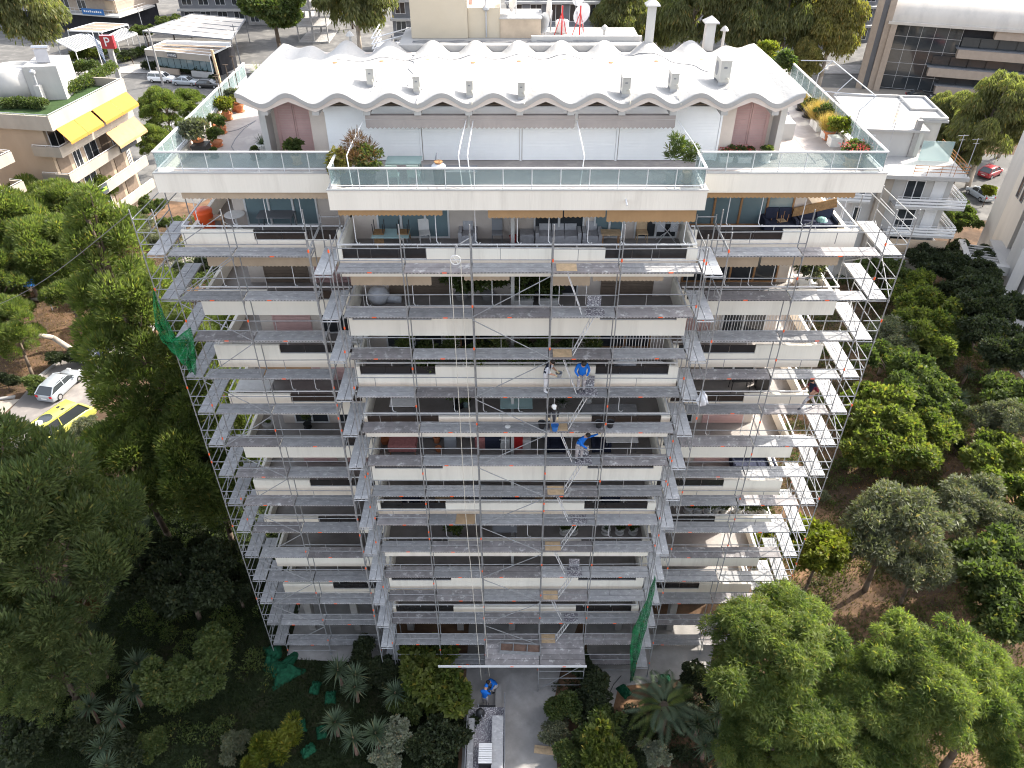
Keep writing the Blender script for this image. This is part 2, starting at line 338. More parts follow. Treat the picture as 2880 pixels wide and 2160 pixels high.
# ---- floors
DARK_C = ((-6.55, -3.3), (3.6, 6.75)); DARK_L = (-10.4, -7.05); DARK_R = (7.45, 10.9)
def dark_panels(x0, x1, y, z0, z1, n=3):
    w = (x1-x0)/n
    for i in range(n): part('railing_panel', 'dark_panel', x0+i*w+.012, x1-(n-1-i)*w-.012, y+.05, y+.075, z0+.03, z1-.02)
    MB().box(x0, x1, y+.03, y+.10, z0, z0+.028).build('panel_rail', 'grey_metal', BLD)
for k in range(1, 10):
    b = bz(k); t = .15; h1, h2 = b+.76, b+1.2
    MB().prism([(XL+t,YW+t),(CX0+t,YW+t),(CX0+t,YC+t),(CX1-t,YC+t),(CX1-t,YW+t),(XR-t,YW+t),(XR-t,YB),(XL+t,YB)], b+.01, b+.24).build('floor_slab', 'floor_tile', BLD)
    # centre parapet
    part('parapet', 'parapet_paint', CX0, CX1, YC, YC+t, b, h1)
    part('parapet', 'parapet_paint', DARK_C[0][1], DARK_C[1][0], YC, YC+t, h1, h2)
    part('parapet', 'parapet_paint', CX0, DARK_C[0][0], YC, YC+t, h1, h2); part('parapet', 'parapet_paint', DARK_C[1][1], CX1, YC, YC+t, h1, h2)
    for x0, x1 in DARK_C: dark_panels(x0, x1, YC, h1, h2)
    for x in (CX0, CX1-t): part('parapet', 'parapet_paint', x, x+t, YC+t, YWC, b, h2)
    # wings
    part('parapet', 'parapet_paint', XL, CX0, YW, YW+t, b, h1); part('parapet', 'parapet_paint', XL, DARK_L[0], YW, YW+t, h1, h2)
    part('parapet', 'parapet_paint', DARK_L[1], CX0, YW, YW+t, h1, h2); dark_panels(*DARK_L, YW, h1, h2)
    part('parapet', 'parapet_paint', CX1, XR, YW, YW+t, b, h1); part('parapet', 'parapet_paint', DARK_R[1], XR, YW, YW+t, h1, h2)
    part('parapet', 'parapet_paint', CX1, DARK_R[0], YW, YW+t, h1, h2); dark_panels(*DARK_R, YW, h1, h2)
    for x in (XL, XR-t): part('parapet', 'parapet_paint', x, x+t, YW+t, 9.5, b, h1+.1)
    zr = b+1.36
    rail([(CX0+.07,YWC-.1),(CX0+.07,YC+.07),(CX1-.07,YC+.07),(CX1-.07,YWC-.1)], zr, low=h2-.02)
    rail([(XL+.07,9.4),(XL+.07,YW+.07),(CX0-.02,YW+.07)], zr, low=h1+.02); rail([(CX1+.02,YW+.07),(XR-.07,YW+.07),(XR-.07,9.4)], zr, low=h1+.02)
    # walls behind the balconies
    z0, z1 = b+.24, b+2.81
    part('wall', 'wall_plaster', CX0+t, CX1-t, YWC, YWC+.2, z0, z1)
    part('wall', 'wall_plaster', XL+1.6, CX0, YWW, YWW+.2, z0, z1); part('wall', 'wall_plaster', CX1, XR-1.6, YWW, YWW+.2, z0, z1)
    part('wall', 'wall_plaster', XL+1.4, XL+1.6, YWW, YB, z0, z1); part('wall', 'wall_plaster', XR-1.6, XR-1.4, YWW, YB, z0, z1)
    part('wall', 'wall_plaster', CX0-.2, CX0, YWC, YWW, z0, z1); part('wall', 'wall_plaster', CX1, CX1+.2, YWC, YWW, z0, z1)
    part('partition', 'white_plaster', -.35+.3, -.2+.3, YC+1.2, YWC, z0, z1)
    # openings: doors and shutters differ from floor to floor
    rk = random.Random(k*7+3)
    if k == 1:
        window(-5.6,-2.6,YWC,z0+.05,z0+2.2,3,pane='window_glass_blue'); window(.9,3.0,YWC,z0+.05,z0+2.2,2); window(3.4,4.7,YWC,z0+.05,z0+2.2,2,pane='window_glass_blue'); window(5.1,6.9,YWC,z0+.05,z0+2.2,2)
        window(-11.4,-8.3,YWW,z0+.05,z0+2.2,3,pane='window_glass_blue'); window(7.5,12.0,YWW,z0+.05,z0+2.25,4,frame='wood',pane='window_glass_blue')
    elif k == 2:
        shutter(-5.4,-2.7,YWC,z0,z0+2.2); shutter(3.9,6.2,YWC,z0,z0+2.3); window(.6,2.9,YWC,z0+.1,z0+2.1,2)
        shutter(-11.2,-9.2,YWW,z0,z0+2.2); shutter(-8.9,-7.3,YWW,z0,z0+2.2,'shutter_pink'); window(7.7,12.0,YWW,z0+.05,z0+2.2,4,frame='wood')
    else:
        for (x0, x1, y) in ((-5.8,-3.2,YWC),(-2.4,-.7,YWC),(.7,3.1,YWC),(4.0,6.4,YWC),(-11.3,-9.5,YWW),(-9.0,-7.3,YWW),(7.7,9.4,YWW),(9.9,12.0,YWW)):
            q = rk.random()
            if q < .3: shutter(x0,x1,y,z0+.02,z0+2.2, 'shutter_pink' if y == YWW and q < .2 else 'shutter_brown')
            else: window(x0,x1,y,z0+.05,z0+2.2,2,frame='white_metal' if q < .8 else 'wood')
# soffits between walls (floor above closes each storey); ground storey
part('wall', 'concrete', CX0+.4, CX1-.4, 4.6, 4.9, 0, bz(9)); part('wall', 'concrete', XL+2, CX0-.3, 5.6, 5.9, 0, bz(9)); part('wall', 'concrete', CX1+.3, XR-2, 5.6, 5.9, 0, bz(9))
for x in (-12.4,-9.6,-6.3,-3.2,-.0,3.2,6.6,9.8,13.0): part('column', 'concrete', x-.2, x+.2, 2.9, 3.4, 0, bz(9)+.01)
part('wall', 'wall_plaster', XL+1.4, XR-1.4, YB-.3, YB, 0, 28.9)
for x in (XL+1.4, XR-1.6): part('wall', 'concrete', x, x+.2, 5.91, YB-.31, 0, bz(9))  # unseen side walls, added to stop sun patches on the ground underneath
part('wall', 'concrete', XR-2, XR-.2, 5.6, 5.9, 0, bz(9)); part('wall', 'concrete', XL+.2, XL+2, 5.6, 5.9, 0, bz(9))

# ---- roof terrace (k = 0)
b0, zt = bz(0), 29.28; TX0, TX1 = -13.72, 14.35
MB().prism([(TX0+.2,YW+.2),(CX0+.2,YW+.2),(CX0+.2,YC+.2),(CX1-.2,YC+.2),(CX1-.2,YW+.2),(TX1-.2,YW+.2),(TX1-.2,15.1),(TX0+.2,15.1)], b0+.01, zt).build('terrace_slab', 'terrace_tile', BLD)
for x0, x1, y0, y1 in ((CX0,CX1,YC,YC+.22),(TX0,CX0,YW,YW+.22),(CX1,TX1,YW,YW+.22),(CX0,CX0+.22,YC+.22,YW+.22),(CX1-.22,CX1,YC+.22,YW+.22),(TX0,TX0+.22,YW+.22,15.1),(TX1-.22,TX1,YW+.22,15.1)):
    part('parapet', 'parapet_paint', x0, x1, y0, y1, b0, b0+.76)
    part('coping', 'white_plaster', x0-.02, x1+.02, y0-.02, y1+.0, b0+.762, b0+.80)
MB().tube((4.2, YC+.02, b0+.42), (4.2, YC-.35, b0+.36), .035, 8).build('drain_spout', 'white_metal', BLD)
GZ0, GZ1 = 29.86, 30.50
def glass_rail(pts, step):
    mb = MB(); panes = []
    for a, b in zip(pts, pts[1:]):
        a = Vector(a); b = Vector(b); L = (b-a).length; n = max(1, round(L/step))
        mb.bar((*a, GZ1), (*b, GZ1), .09, .05); mb.bar((*a, GZ0-.02), (*b, GZ0-.02), .05, .03)
        for i in range(n+1):
            p = a.lerp(b, i/n); mb.bar((p.x,p.y,b0+.80), (p.x,p.y,GZ1-.025), .028, .028)
        for i in range(n): panes.append((a.lerp(b, (i+.015)/n), a.lerp(b, (i+1-.015)/n)))
    g = mb.build('glass_railing', 'white_metal', BLD)
    for p, q in panes: MB().bar((p.x,p.y,(GZ0+GZ1)/2), (q.x,q.y,(GZ0+GZ1)/2), .014, GZ1-GZ0-.06).build('pane', 'rail_glass', g)
glass_rail([(CX0+.14,YW+.2),(CX0+.14,YC+.14),(CX1-.14,YC+.14),(CX1-.14,YW+.2)], 1.04)
glass_rail([(TX0+.16,15.0),(TX0+.16,YW+.14),(CX0-.02,YW+.14)], 0.97)
glass_rail([(CX1+.02,YW+.14),(TX1-.16,YW+.14),(TX1-.16,15.0)], 0.97)

# ---- penthouse
PY = 5.05
part('wall', 'wall_plaster', -7.5, 8.35, PY+.06, PY+.26, zt, 31.95)
SH = [(-7.45,-3.72),(-3.64,.32),(.40,4.22),(4.30,8.30)]
for x0, x1 in SH:
    f = MB().box(x0, x1, PY-.10, PY+.05, 31.28, 31.5).build('shutter_box', 'shutter_white', BLD)
    sl = MB(); z = zt+.02
    while z < 31.27:
        sl.box(x0+.02, x1-.02, PY-.012, PY+.03, z, min(z+.111, 31.275)); sl.box(x0+.02, x1-.02, PY-.006, PY+.025, z+.1105, z+.1155); z += .115
    sl.build('shutter_curtain', 'shutter_white', f)
    MB().box(x1-.01, x1+.07, PY-.04, PY+.05, zt, 31.28).build('guide_rail', 'shutter_white', f)
part('wall', 'shutter_brown', -7.4, 8.3, PY-.02, PY+.05, 31.51, 31.90)
for i in range(4):
    part('louvre_slat', 'shutter_brown', -7.4, 8.3, PY-.07, PY-.03, 31.53+i*.09, 31.585+i*.09)
for sx, x0, x1 in ((-1,-10.1,-7.5),(1,8.35,10.95)):
    part('wall', 'wall_plaster', x0, x1, 6.0, 6.2, zt, 32.0)
    xe = x0 if sx < 0 else x1; part('wall', 'white_plaster', min(xe, xe-sx*.25), max(xe, xe-sx*.25), 5.2, 11.4, zt, 31.9)
    xp = x1-.55 if sx < 0 else x0; part('pier', 'wall_plaster', xp, xp+.55, 5.12, 6.0, zt, 31.75)
    d0, d1 = (x0+.5, x1-.75) if sx < 0 else (x0+.75, x1-.5); mid = (d0+d1)/2
    f = MB().box(d0-.08, d0, 5.93, 5.998, zt, 31.62).box(d1, d1+.08, 5.93, 5.998, zt, 31.62).box(d0-.08, d1+.08, 5.93, 5.998, 31.62, 31.70).build('louvred_door', 'shutter_pink', BLD)
    for a, c in ((d0, mid-.012), (mid+.012, d1)):
        lf = MB().box(a, a+.05, 5.94, 5.99, zt+.03, 31.6).box(c-.05, c, 5.94, 5.99, zt+.03, 31.6).build('door_leaf', 'shutter_pink', f)
        n = 22
        for j in range(n):
            z = zt+.05 + j*(31.58-zt-.05)/n
            lf2 = MB().add([(a+.05,5.955,z),(c-.05,5.955,z),(c-.05,5.985,z+.085),(a+.05,5.985,z+.085),(a+.05,5.97,z-.005),(c-.05,5.97,z-.005),(c-.05,5.995,z+.08),(a+.05,5.995,z+.08)],[(0,1,2,3),(7,6,5,4),(0,4,5,1),(2,6,7,3)]).build('slat', 'shutter_pink', f)
part('wall', 'wall_plaster', -9.9, 10.7, 11.2, 11.4, zt, 31.9)
# wavy roof shell: front crests stand over back valleys
RX0, RX1, RY0, RY1, NP, RA = -10.45, 11.05, 3.95, 11.6, 11, .20
RP = (RX1-RX0)/NP
def roof_z(x, y):
    t = (y-RY0)/(RY1-RY0); c = math.cos(2*math.pi*(x-RX0)/RP); e = min(x-RX0, RX1-x)/RP
    w = max(0, min(1, 1.15-e)); w = w*w*(3-2*w)
    g = 1-1.8*t; g = g if g > 0 else g*1.7; s = c
    return 32.10 + RA*(s*g*(1-w) + w*(c*(1-.35*t)+.0)) + .05*math.sin(math.pi*t)
nx, ny = 220, 40; vs = []; fs = []
for j in range(ny+1):
    for i in range(nx+1):
        x = RX0+(RX1-RX0)*i/nx; y = RY0+(RY1-RY0)*j/ny; vs.append((x, y, roof_z(x, y)))
o_ = len(vs)
for j in range(ny+1):
    for i in range(nx+1):
        x, y, z = vs[j*(nx+1)+i]; vs.append((x, y, z-.17))
q = lambda i, j: j*(nx+1)+i
for j in range(ny):
    for i in range(nx):
        fs.append((q(i,j),q(i+1,j),q(i+1,j+1),q(i,j+1))); fs.append((o_+q(i,j),o_+q(i,j+1),o_+q(i+1,j+1),o_+q(i+1,j)))
for i in range(nx): fs += [(q(i,0),o_+q(i,0),o_+q(i+1,0),q(i+1,0)), (q(i,ny),q(i+1,ny),o_+q(i+1,ny),o_+q(i,ny))]
for j in range(ny): fs += [(q(0,j),q(0,j+1),o_+q(0,j+1),o_+q(0,j)), (q(nx,j),o_+q(nx,j),o_+q(nx,j+1),q(nx,j+1))]
ROOF = MB().add(vs, fs).build('wavy_roof', 'white_roof', BLD)
_sm = [p.normal.z > .3 or p.normal.z < -.3 for p in ROOF.data.polygons]; ROOF.data.polygons.foreach_set('use_smooth', _sm)
v = []; f = []
for i in range(NP*8+1):
    x = RX0+.03+(RX1-RX0-.06)*i/(NP*8); ph = ((x-RX0)/RP) % 1.0; tri = abs(ph-.5)*2; zb_ = 31.58+.40*tri; zt_ = roof_z(x, RY0+.06)-.168
    for y in (RY0+.03, RY0+.17): v += [(x, y, max(zt_, zb_+.05)), (x, y, zb_)]
for i in range(NP*8):
    a = 4*i; f += [(a,a+1,a+5,a+4),(a+2,a+6,a+7,a+3),(a+1,a+3,a+7,a+5)]
MB().add(v, f).build('fascia', 'wall_plaster', BLD)
for i in range(NP):
    x = RX0+RP*(i+.5)
    MB().box(x-.13, x+.13, 4.02, 5.0 if -7.4 < x < 8.3 else 5.9, 31.45, 31.75).build('roof_rib', 'white_plaster', BLD)
for i in range(9):
    MB().lathe([(.11,0),(.10,.03),(.04,.035)], (RX0+RP*(i+1.5), 8.6+.2*(i%3), roof_z(RX0+RP*(i+1.5), 8.6)-.005), 10).build('roof_drain', 'terracotta', ROOF)
for x0, x1 in ((-5.65,-1.72),(-1.62,2.42),(2.56,6.3)):
    a = MB().box(x0, x1, 4.1, 4.32, 31.27, 31.42).build('terrace_awning', 'awning_grey', BLD)
    n = 22; v = []; f = []
    for i in range(2*n+1):
        x = x0+(x1-x0)*i/(2*n); v += [(x,4.09,31.268),(x,4.07,30.98-(.06 if i % 2 else 0))]
    for i in range(2*n): f.append((2*i,2*i+1,2*i+3,2*i+2))
    MB().add(v, f).build('valance', 'awning_grey', a)
for xa, xb in ((-5.75,-6.0),(-1.78,-1.95),(-1.5,-1.62),(2.5,2.62),(6.4,6.85)):
    MB().path([(xa,4.1,31.22),(xb*.75+xa*.25,2.3,30.95),(xb,1.55,30.8),(xb+(.12 if xb<0 else -.12),1.3,b0+.8)], .02, 5).build('awning_arm', 'white_metal', BLD)

# ================================================================ facade awnings
for x0, x1, dr in ((-6.5,-2.6,.2),(-.9,1.9,.30),(1.95,3.5,.27),(3.55,6.9,.46)): awning(x0, x1, YC+.12, bz(0)-.03, dr, 'awning_orange')
for x0, x1, dr in ((-6.4,-3.2,.34),(1.6,3.1,.36),(-1.9,-.1,.12),(3.2,6.0,.14)): awning(x0, x1, YC+.12, bz(1)-.03, dr+.06, 'awning_beige')
for x0, x1, dr, k in ((-12.9,-7.0,.16,0),(-12.6,-7.1,.34,1),(-11.6,-9.2,.42,3)): awning(x0, x1, YW+.12, bz(k)-.03, dr+.08, 'awning_orange' if k == 3 else 'awning_beige')
for x0, x1, dr, k in ((7.4,13.4,.12,0),(7.5,10.2,.38,1),(10.3,13.5,.30,1)): awning(x0, x1, YW+.12, bz(k)-.03, dr+.08, 'awning_orange' if k == 0 else 'awning_beige')
awning(-11.9, -7.4, YW+.35, bz(7)-.03, .1, 'awning_orange')
# awning arms hooked over the handrails
ARM = MB().path([(0,0,0),(0,-.02,-1.35),(.1,-.1,-1.46),(.16,-.12,-1.36)], .017, 5).mesh('awning_arm', 'white_metal')
for k, xs, y in ((0,(-6.0,-2.9,-1.4,.2,1.4,2.9,4.2,6.6),YC),(1,(-5.9,-4.0,-2.5,-.8,.3,1.1,1.9,3.0),YC),(0,(-12.6,-11.2,-9.8,-8.4,8.6,9.9,11.6,13.2),YW),(1,(-12.2,-9.2,-8.3,9.0,10.0,11.0,12.6),YW),(3,(-5.4,-2.6,-1.3,.3,1.9,4.8,-10.3,-9.2),YC),(4,(-.3,1.2,2.8,5.6),YC),(6,(-3.4,.8,5.0),YC),(4,(9.5,11.2),YW),(8,(-11.8,-10.0,-8.6),YW),(6,(8.8,10.6,12.4),YW)):
    for x in xs: put('awning_arm', ARM, BLD, T(x-.3, (YW if abs(x) > 7.2 else y)+.25-8, bz(k)-.03-0.0, random.uniform(-.3,.3)), local=True)
# white security bars (third storey from the top)
def bars(x0, x1, y, z0, z1):
    m = MB().bar((x0,y,z1),(x1,y,z1),.03,.03).bar((x0,y,z0),(x1,y,z0),.03,.03); n = int((x1-x0)/.13)
    for i in range(n+1): m.tube((x0+i*.13,y,z0),(x0+i*.13,y,z1),.012,4)
    m.build('security_bars', 'white_metal', BLD)
bars(7.6, 13.2, YW+.25, bz(3)+1.25, bz(2)-.02); bars(4.2, 6.5, YC+.3, bz(3)+1.25, bz(2)-.02)
# ================================================================ scaffolding
SC = thing('scaffolding', 'galvanised steel scaffolding standing around the apartment block front', 'scaffolding', (0, 0, 0))
LV = [0.9 + 2*i for i in range(14)]           # deck levels
def deck_mesh(L, m, w=.70):
    mb = MB()
    for y0, y1 in ((.0, w/2-.012), (w/2+.012, w)):
        mb.box(.03, L-.03, y0, y1, -.035, 0); mb.box(.03, L-.03, y0, y0+.02, -.075, -.036); mb.box(.03, L-.03, y1-.02, y1, -.075, -.036)
        for i in range(1, int(L/.3)): mb.box(i*.3-.012, i*.3+.012, y0+.04, y1-.04, .0005, .005)
    for i in range(int((L-.2)/.13)): mb.box(.1+i*.13, .165+i*.13, -.003, .0, -.062, -.034, 1)
    for x in (.0, L): mb.tube((x, -.0, -.1), (x, w, -.1), .024, 6)
    return mb.mesh('deck', [m, 'black_plastic'])
mat('deck_light', (0.42,0.425,0.435), 0.7, 0.15, 3.0, 0.3, spec=.2, c2=(0.7,0.7,0.7), c2amt=0.7, c2scale=5.5, c2lo=.56, c2hi=.66)
CLIP = MB().box(-.085,.085,-.022,.004,-.05,-.012).mesh('marker_clip', 'orange_plastic')
RING = MB().tube((0,0,-.06),(0,0,.06),.034,8).mesh('marker_ring', 'orange_plastic')
_dm = {}
def dmesh(L, m):
    if (L, m) not in _dm: _dm[(L, m)] = deck_mesh(L, m)
    return _dm[(L, m)]
_gm = {}
def gmesh(L, both):
    if (L, both) not in _gm:
        mb = MB().tube((0,0,1.0),(L,0,1.0),.0215,6)
        if both: mb.tube((0,0,.5),(L,0,.5),.0215,6)
        mb.tube((L*.36,0,.52),(L*.36,0,.98),.016,4)
        _gm[(L, both)] = mb.mesh('guardrail', 'galvanised')
    return _gm[(L, both)]
rs = random.Random(5)
def bay(p, L, rz, z, i, m=None, clip=True, rails=True, both=None):
    m = m or rs.choice(['deck_steel','deck_steel','deck_ply'])
    d = put('deck', dmesh(L, m), SC, T(p[0], p[1]+rs.uniform(-.015,.015), z, rz) @ Matrix.Rotation(rs.uniform(-.004,.004), 4, 'Y'), local=True)
    if clip and rs.random() < .7: put('marker_clip', CLIP, d, T(L*rs.uniform(.3,.62), 0, 0), local=True)
    if rails: put('guardrail', gmesh(L, both if both is not None else rs.random() < .75), SC, T(p[0], p[1], z+rs.uniform(-.04,.03), rz) @ Matrix.Rotation(rs.uniform(-.008,.008), 4, 'Y'), local=True)
def standard(x, y, z0, z1, r=.0245, rings=True):
    mb = MB().tube((x,y,z0),(x,y,z1),r,7); mb.box(x-.08,x+.08,y-.08,y+.08,z0-.0,z0+.015)
    for z in LV:
        if z0 < z < z1: mb.tube((x,y,z-.12),(x,y,z-.02),r+.014,6)
    s = mb.build('standard', 'galvanised', SC)
    if rings:
        for z in LV:
            if z0 < z < z1 and rs.random() < .5: put('marker_ring', RING, s, Matrix.Translation((x, y, z+rs.choice((-.5,.5,1.0)))))
    return s
def brace(a, b): MB().tube(a, b, .021, 6).build('brace', 'galvanised', SC)
def gusset(x, z, y0, y1):
    mb = MB()
    for y, s in ((y0+.02,1),(y1-.02,-1)): mb.slab([(x-.006,y,z-.1),(x-.006,y+s*.16,z-.1),(x-.006,y,z-.3)],(.012,0,0))
    mb.build('gusset_plate', 'galvanised', SC)
CXS = [-6.65, -4.11, -1.54, 1.53, 4.10, 7.17]
WL = [-13.52, -10.95, -7.88]; WR = [7.93, 11.38, 14.45]
top = 28.85
for i, x in enumerate(CXS):
    z0 = 0.0
    standard(x, -.03, z0, top + (0 if i not in (0,5) else -.4)); standard(x, .73, z0, top-.9, rings=False)
for x in WL + WR: standard(x, 1.27, 0, top); standard(x, 2.03, 0, top-1.0, rings=False)
for i, z in enumerate(LV):
    for j, (a, b) in enumerate(zip(CXS, CXS[1:])):
        if i == 0 and j in (2, 3): continue
        if j == 3:
            bay((a, 0), round(b-a, 2), 0, z, i, 'deck_ply' if i % 2 else 'deck_steel', both=True)
        else: bay((a, 0), round(b-a, 2), 0, z, i)
    for xs in (WL, WR):
        for a, b in zip(xs, xs[1:]): bay((a, 1.3), round(b-a, 2), 0, z, i)
    # returns between centre and wings
    for x in (-7.45, 7.22): 
        d = put('deck', dmesh(2.3, 'deck_light'), SC, T(x+.70, -.2, z, R(90)), local=True)
    # end bays round the corners
    put('deck', dmesh(3.07, 'deck_steel'), SC, T(-13.62, 1.35, z, R(90)), local=True)
    put('deck', dmesh(3.07, 'deck_steel'), SC, T(15.28, 1.35, z, R(90)), local=True)
    put('guardrail', gmesh(3.07, True), SC, T(-14.38, 1.35, z, R(90)), local=True); put('guardrail', gmesh(3.07, True), SC, T(15.32, 1.35, z, R(90)), local=True)
    for x in (-14.38, 14.58): put('guardrail', gmesh(.74, True), SC, T(x, 1.27, z), local=True)
    for x in (-7.5, 7.98): put('guardrail', gmesh(2.3, False), SC, T(x, -.2, z, R(90)), local=True)
    for x in (-14.0, 14.95, ): pass
for x in (-7.48, -6.74, 7.21, 7.96):
    standard(x, -.24, 0, top-(.2 if abs(x) > 7.3 else .8)); standard(x, 2.12, 0, top-.6, rings=False)
for x in (-14.38, 15.32): standard(x, 1.27, 0, top); standard(x, 4.45, 0, top-.4)
for x in (-13.6, 14.56): standard(x, 4.45, 0, top-.8, rings=False)
for i in range(13):
    z0, z1 = LV[i], LV[i+1]; s = (i % 2 == 0)
    a, b = CXS[2], CXS[3]; brace((a if s else b, -.08, z0+.05), (b if s else a, -.08, z1-.1))
    a, b = WL[0], WL[1]; brace((a if s else b, 1.2, z0+.05), (b if s else a, 1.2, z1-.1))
    a, b = 1.35, 4.4
    brace((15.38, a if s else b, z0), (15.38, b if s else a, z1)); brace((-14.44, a if s else b, z0), (-14.44, b if s else a, z1))
    brace((14.60, b if s else a, z0+.1), (14.60, a if s else b, z1))
    for x in (-14.38, -13.62, 14.58, 15.30): pass
a, b = WL[0], WL[1]; brace((a, 1.2, LV[13]+.1), (b, 1.2, top-.2)); brace((b, 1.2, LV[13]), (a, 1.2, LV[12]+.2))
# frame heads: transoms with gussets at the top of each frame
for x in (-7.48, 7.21):
    MB().tube((x,-.24,top-1),(x,2.12,top-1),.02,6).tube((x+.75,-.24,top-1),(x+.75,2.12,top-1),.02,6).tube((x,-.24,top-.5),(x+.75,-.24,top-.5),.02,6).tube((x,2.12,top-.7),(x+.75,2.12,top-.7),.02,6).tube((x,2.12,top-1.1),(x+.75,2.12,top-1.1),.02,6).build('frame_head', 'galvanised', SC)
for x in CXS[1:5]: MB().tube((x,-.03,top-.5),(x,.73,top-1.05),.02,6).build('frame_head', 'galvanised', SC)
for x in WL[1:2]+WR[1:2]: MB().tube((x,1.27,top-.5),(x,2.03,top-1.05),.02,6).build('frame_head', 'galvanised', SC)
for x in (-14.38, 14.58): MB().tube((x,1.27,top-.4),(x+.74,1.27,top-.4),.02,6).tube((x,1.27,top-.4),(x,4.45,top-.5),.02,6).tube((x+.74,1.27,top-.4),(x+.74,4.45,top-.5),.02,6).tube((x,4.45,top-.5),(x+.74,4.45,top-.5),.02,6).build('frame_head', 'galvanised', SC)
# diagonal knee struts under each bay end
for z in LV[1:]:
    for x in CXS[1:5]: gusset(x, z, 0, .7)
    for x in (WL[1], WR[1]): gusset(x, z, 1.3, 2.0)
# ladders through the trapdoors of one bay
def ladder(p, q, w=.34):
    p = Vector(p); q = Vector(q); d = q-p; mb = MB(); n = int(d.length/.26)
    for s in (-w/2, w/2): mb.bar(p+Vector((0,s,0)), q+Vector((0,s,0)), .025, .05, up=(0,1,0))
    for i in range(1, n):
        c = p.lerp(q, i/n); mb.tube(c+Vector((0,-w/2,0)), c+Vector((0,w/2,0)), .014, 5)
    return mb.build('ladder', 'white_metal', SC)
HATCH = MB().box(0,.55,-.015,.015,0,.5).mesh('hatch', 'deck_splatter')
for i in range(13, 0, -1):
    z = LV[i]; odd = (13-i) % 2 == 1
    if not odd: ladder((2.05,.34,z-.02), (2.75,.34,LV[i-1]+.02))
    else: ladder((3.3,.34,z-.02), (2.5,.34,LV[i-1]+.02))
    hx = 2.95 if odd else 1.75
    MB().box(hx-.06, hx+.72, .06, .64, .003, .012).build('trapdoor', 'deck_splatter' if odd else 'wood_light', SC).location = (0,0,z+.004)
    if odd and i not in (2, 6): put('hatch', HATCH, SC, T(hx+.05, .66, z+.03, 0, 1, R(-12)), local=True)
# loading platform over the entrance
for x0, x1 in ((-1.5,1.5),(1.56,4.08)):
    for y0 in (-1.32,-.98,-.64,-.30): MB().box(x0, x1, y0, y0+.32, 2.86, 2.92).build('deck', 'deck_ply', SC)
MB().box(-4.1, 4.15, -1.40, -1.35, 2.78, 2.93).build('fascia_beam', 'white_metal', SC)
for i in range(3): put('marker_clip', CLIP, SC, T(-2.9+2.9*i, -1.40, 2.9), local=True)
for x in (1.5, 4.05): MB().tube((x,-1.2,0),(x,-1.2,2.8),.024,6).build('standard', 'galvanised', SC)
for z in (.7,1.4,2.1): MB().tube((1.5,-1.2,z),(4.05,-1.2,z),.02,6).build('ledger', 'galvanised', SC)
brace((1.5,-1.15,0.1),(4.05,-1.15,2.7)); brace((-4.1,-.05,.1),(-1.6,-.05,.9))
for x in (-12.2,-8.6): MB().tube((x-1,1.27,.35),(x+1.6,1.27,.35),.02,6).build('ledger', 'galvanised', SC)
MB().tube((4.2,-.03,.35),(7.1,-.03,.35),.02,6).build('ledger', 'galvanised', SC)
MB().box(-4.08,-1.6,-.02,.02,1.4,1.44).build('ledger','galvanised',SC)
# rope hoist
HO = thing('rope_hoist', 'pulley wheel and bracket for the hoisting rope, clamped near the top scaffold pole', 'pulley', (-1.9,-.4,28.2))
mb = MB(); pc = Vector((-2.08,-.40,27.62))
for i in range(18):
    t, u = 2*math.pi*i/18, 2*math.pi*(i+1)/18; mb.tube(pc+Vector((.19*math.cos(t),0,.19*math.sin(t))), pc+Vector((.19*math.cos(u),0,.19*math.sin(u))), .022, 5)
for i in range(3):
    t = math.pi*i/3; mb.tube(pc+Vector((.19*math.cos(t),0,.19*math.sin(t))), pc-Vector((.19*math.cos(t),0,.19*math.sin(t))), .012, 4)
mb.build('wheel', 'pot_white', HO)
MB().path([(-1.54,-.06,28.35),(-2.05,-.36,28.15),(-2.08,-.4,27.85)], .025, 6).build('bracket', 'galvanised', HO)
MB().tube((-1.54,-.06,28.5),(-1.54,-.06,28.2),.04,8).build('clamp', 'galvanised', HO)
RO = MB().path([(-2.27,-.40,27.62),(-2.2,-.45,14),(-1.75,-1.2,1.2)], .014, 5).path([(-1.89,-.40,27.62),(-1.75,-.45,14),(-1.3,-.9,1.1)], .014, 5).build('hoisting_rope', 'rope')
tag(RO, 'pale hoisting rope hanging in two strands down the scaffold centre', 'rope')
# ================================================================ neighbouring buildings
mat('turf', (0.035,0.062,0.022), 0.9, 0.25, 3.0); mat('canvas_brown', (0.24,0.19,0.15), 0.9, 0.1, 1.0); mat('stripe_grey', (0.28,0.29,0.31), 0.8, 0.05, 1.0)
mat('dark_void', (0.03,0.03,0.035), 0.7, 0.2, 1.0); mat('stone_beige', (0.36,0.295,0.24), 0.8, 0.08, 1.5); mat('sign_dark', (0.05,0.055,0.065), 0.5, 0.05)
mat('sign_blue', (0.02,0.11,0.30), 0.5, 0.05); mat('sign_green', (0.25,0.55,0.06), 0.5, 0.05); mat('roof_patch', (0.45,0.36,0.27), 0.9, 0.2, 1.0); mat('slate_grey', (0.16,0.165,0.18), 0.6, 0.1, 1.0)
mat('cream_roof', (0.50,0.465,0.42), 0.8, 0.08, 0.4, 0.2, c2=(0.36,0.34,0.32), c2amt=.6, c2scale=.5, c2lo=.5, c2hi=.72, stretch=(1,1,.25)); mat('rust', (0.35,0.16,0.06), 0.8, 0.3, 6.0)
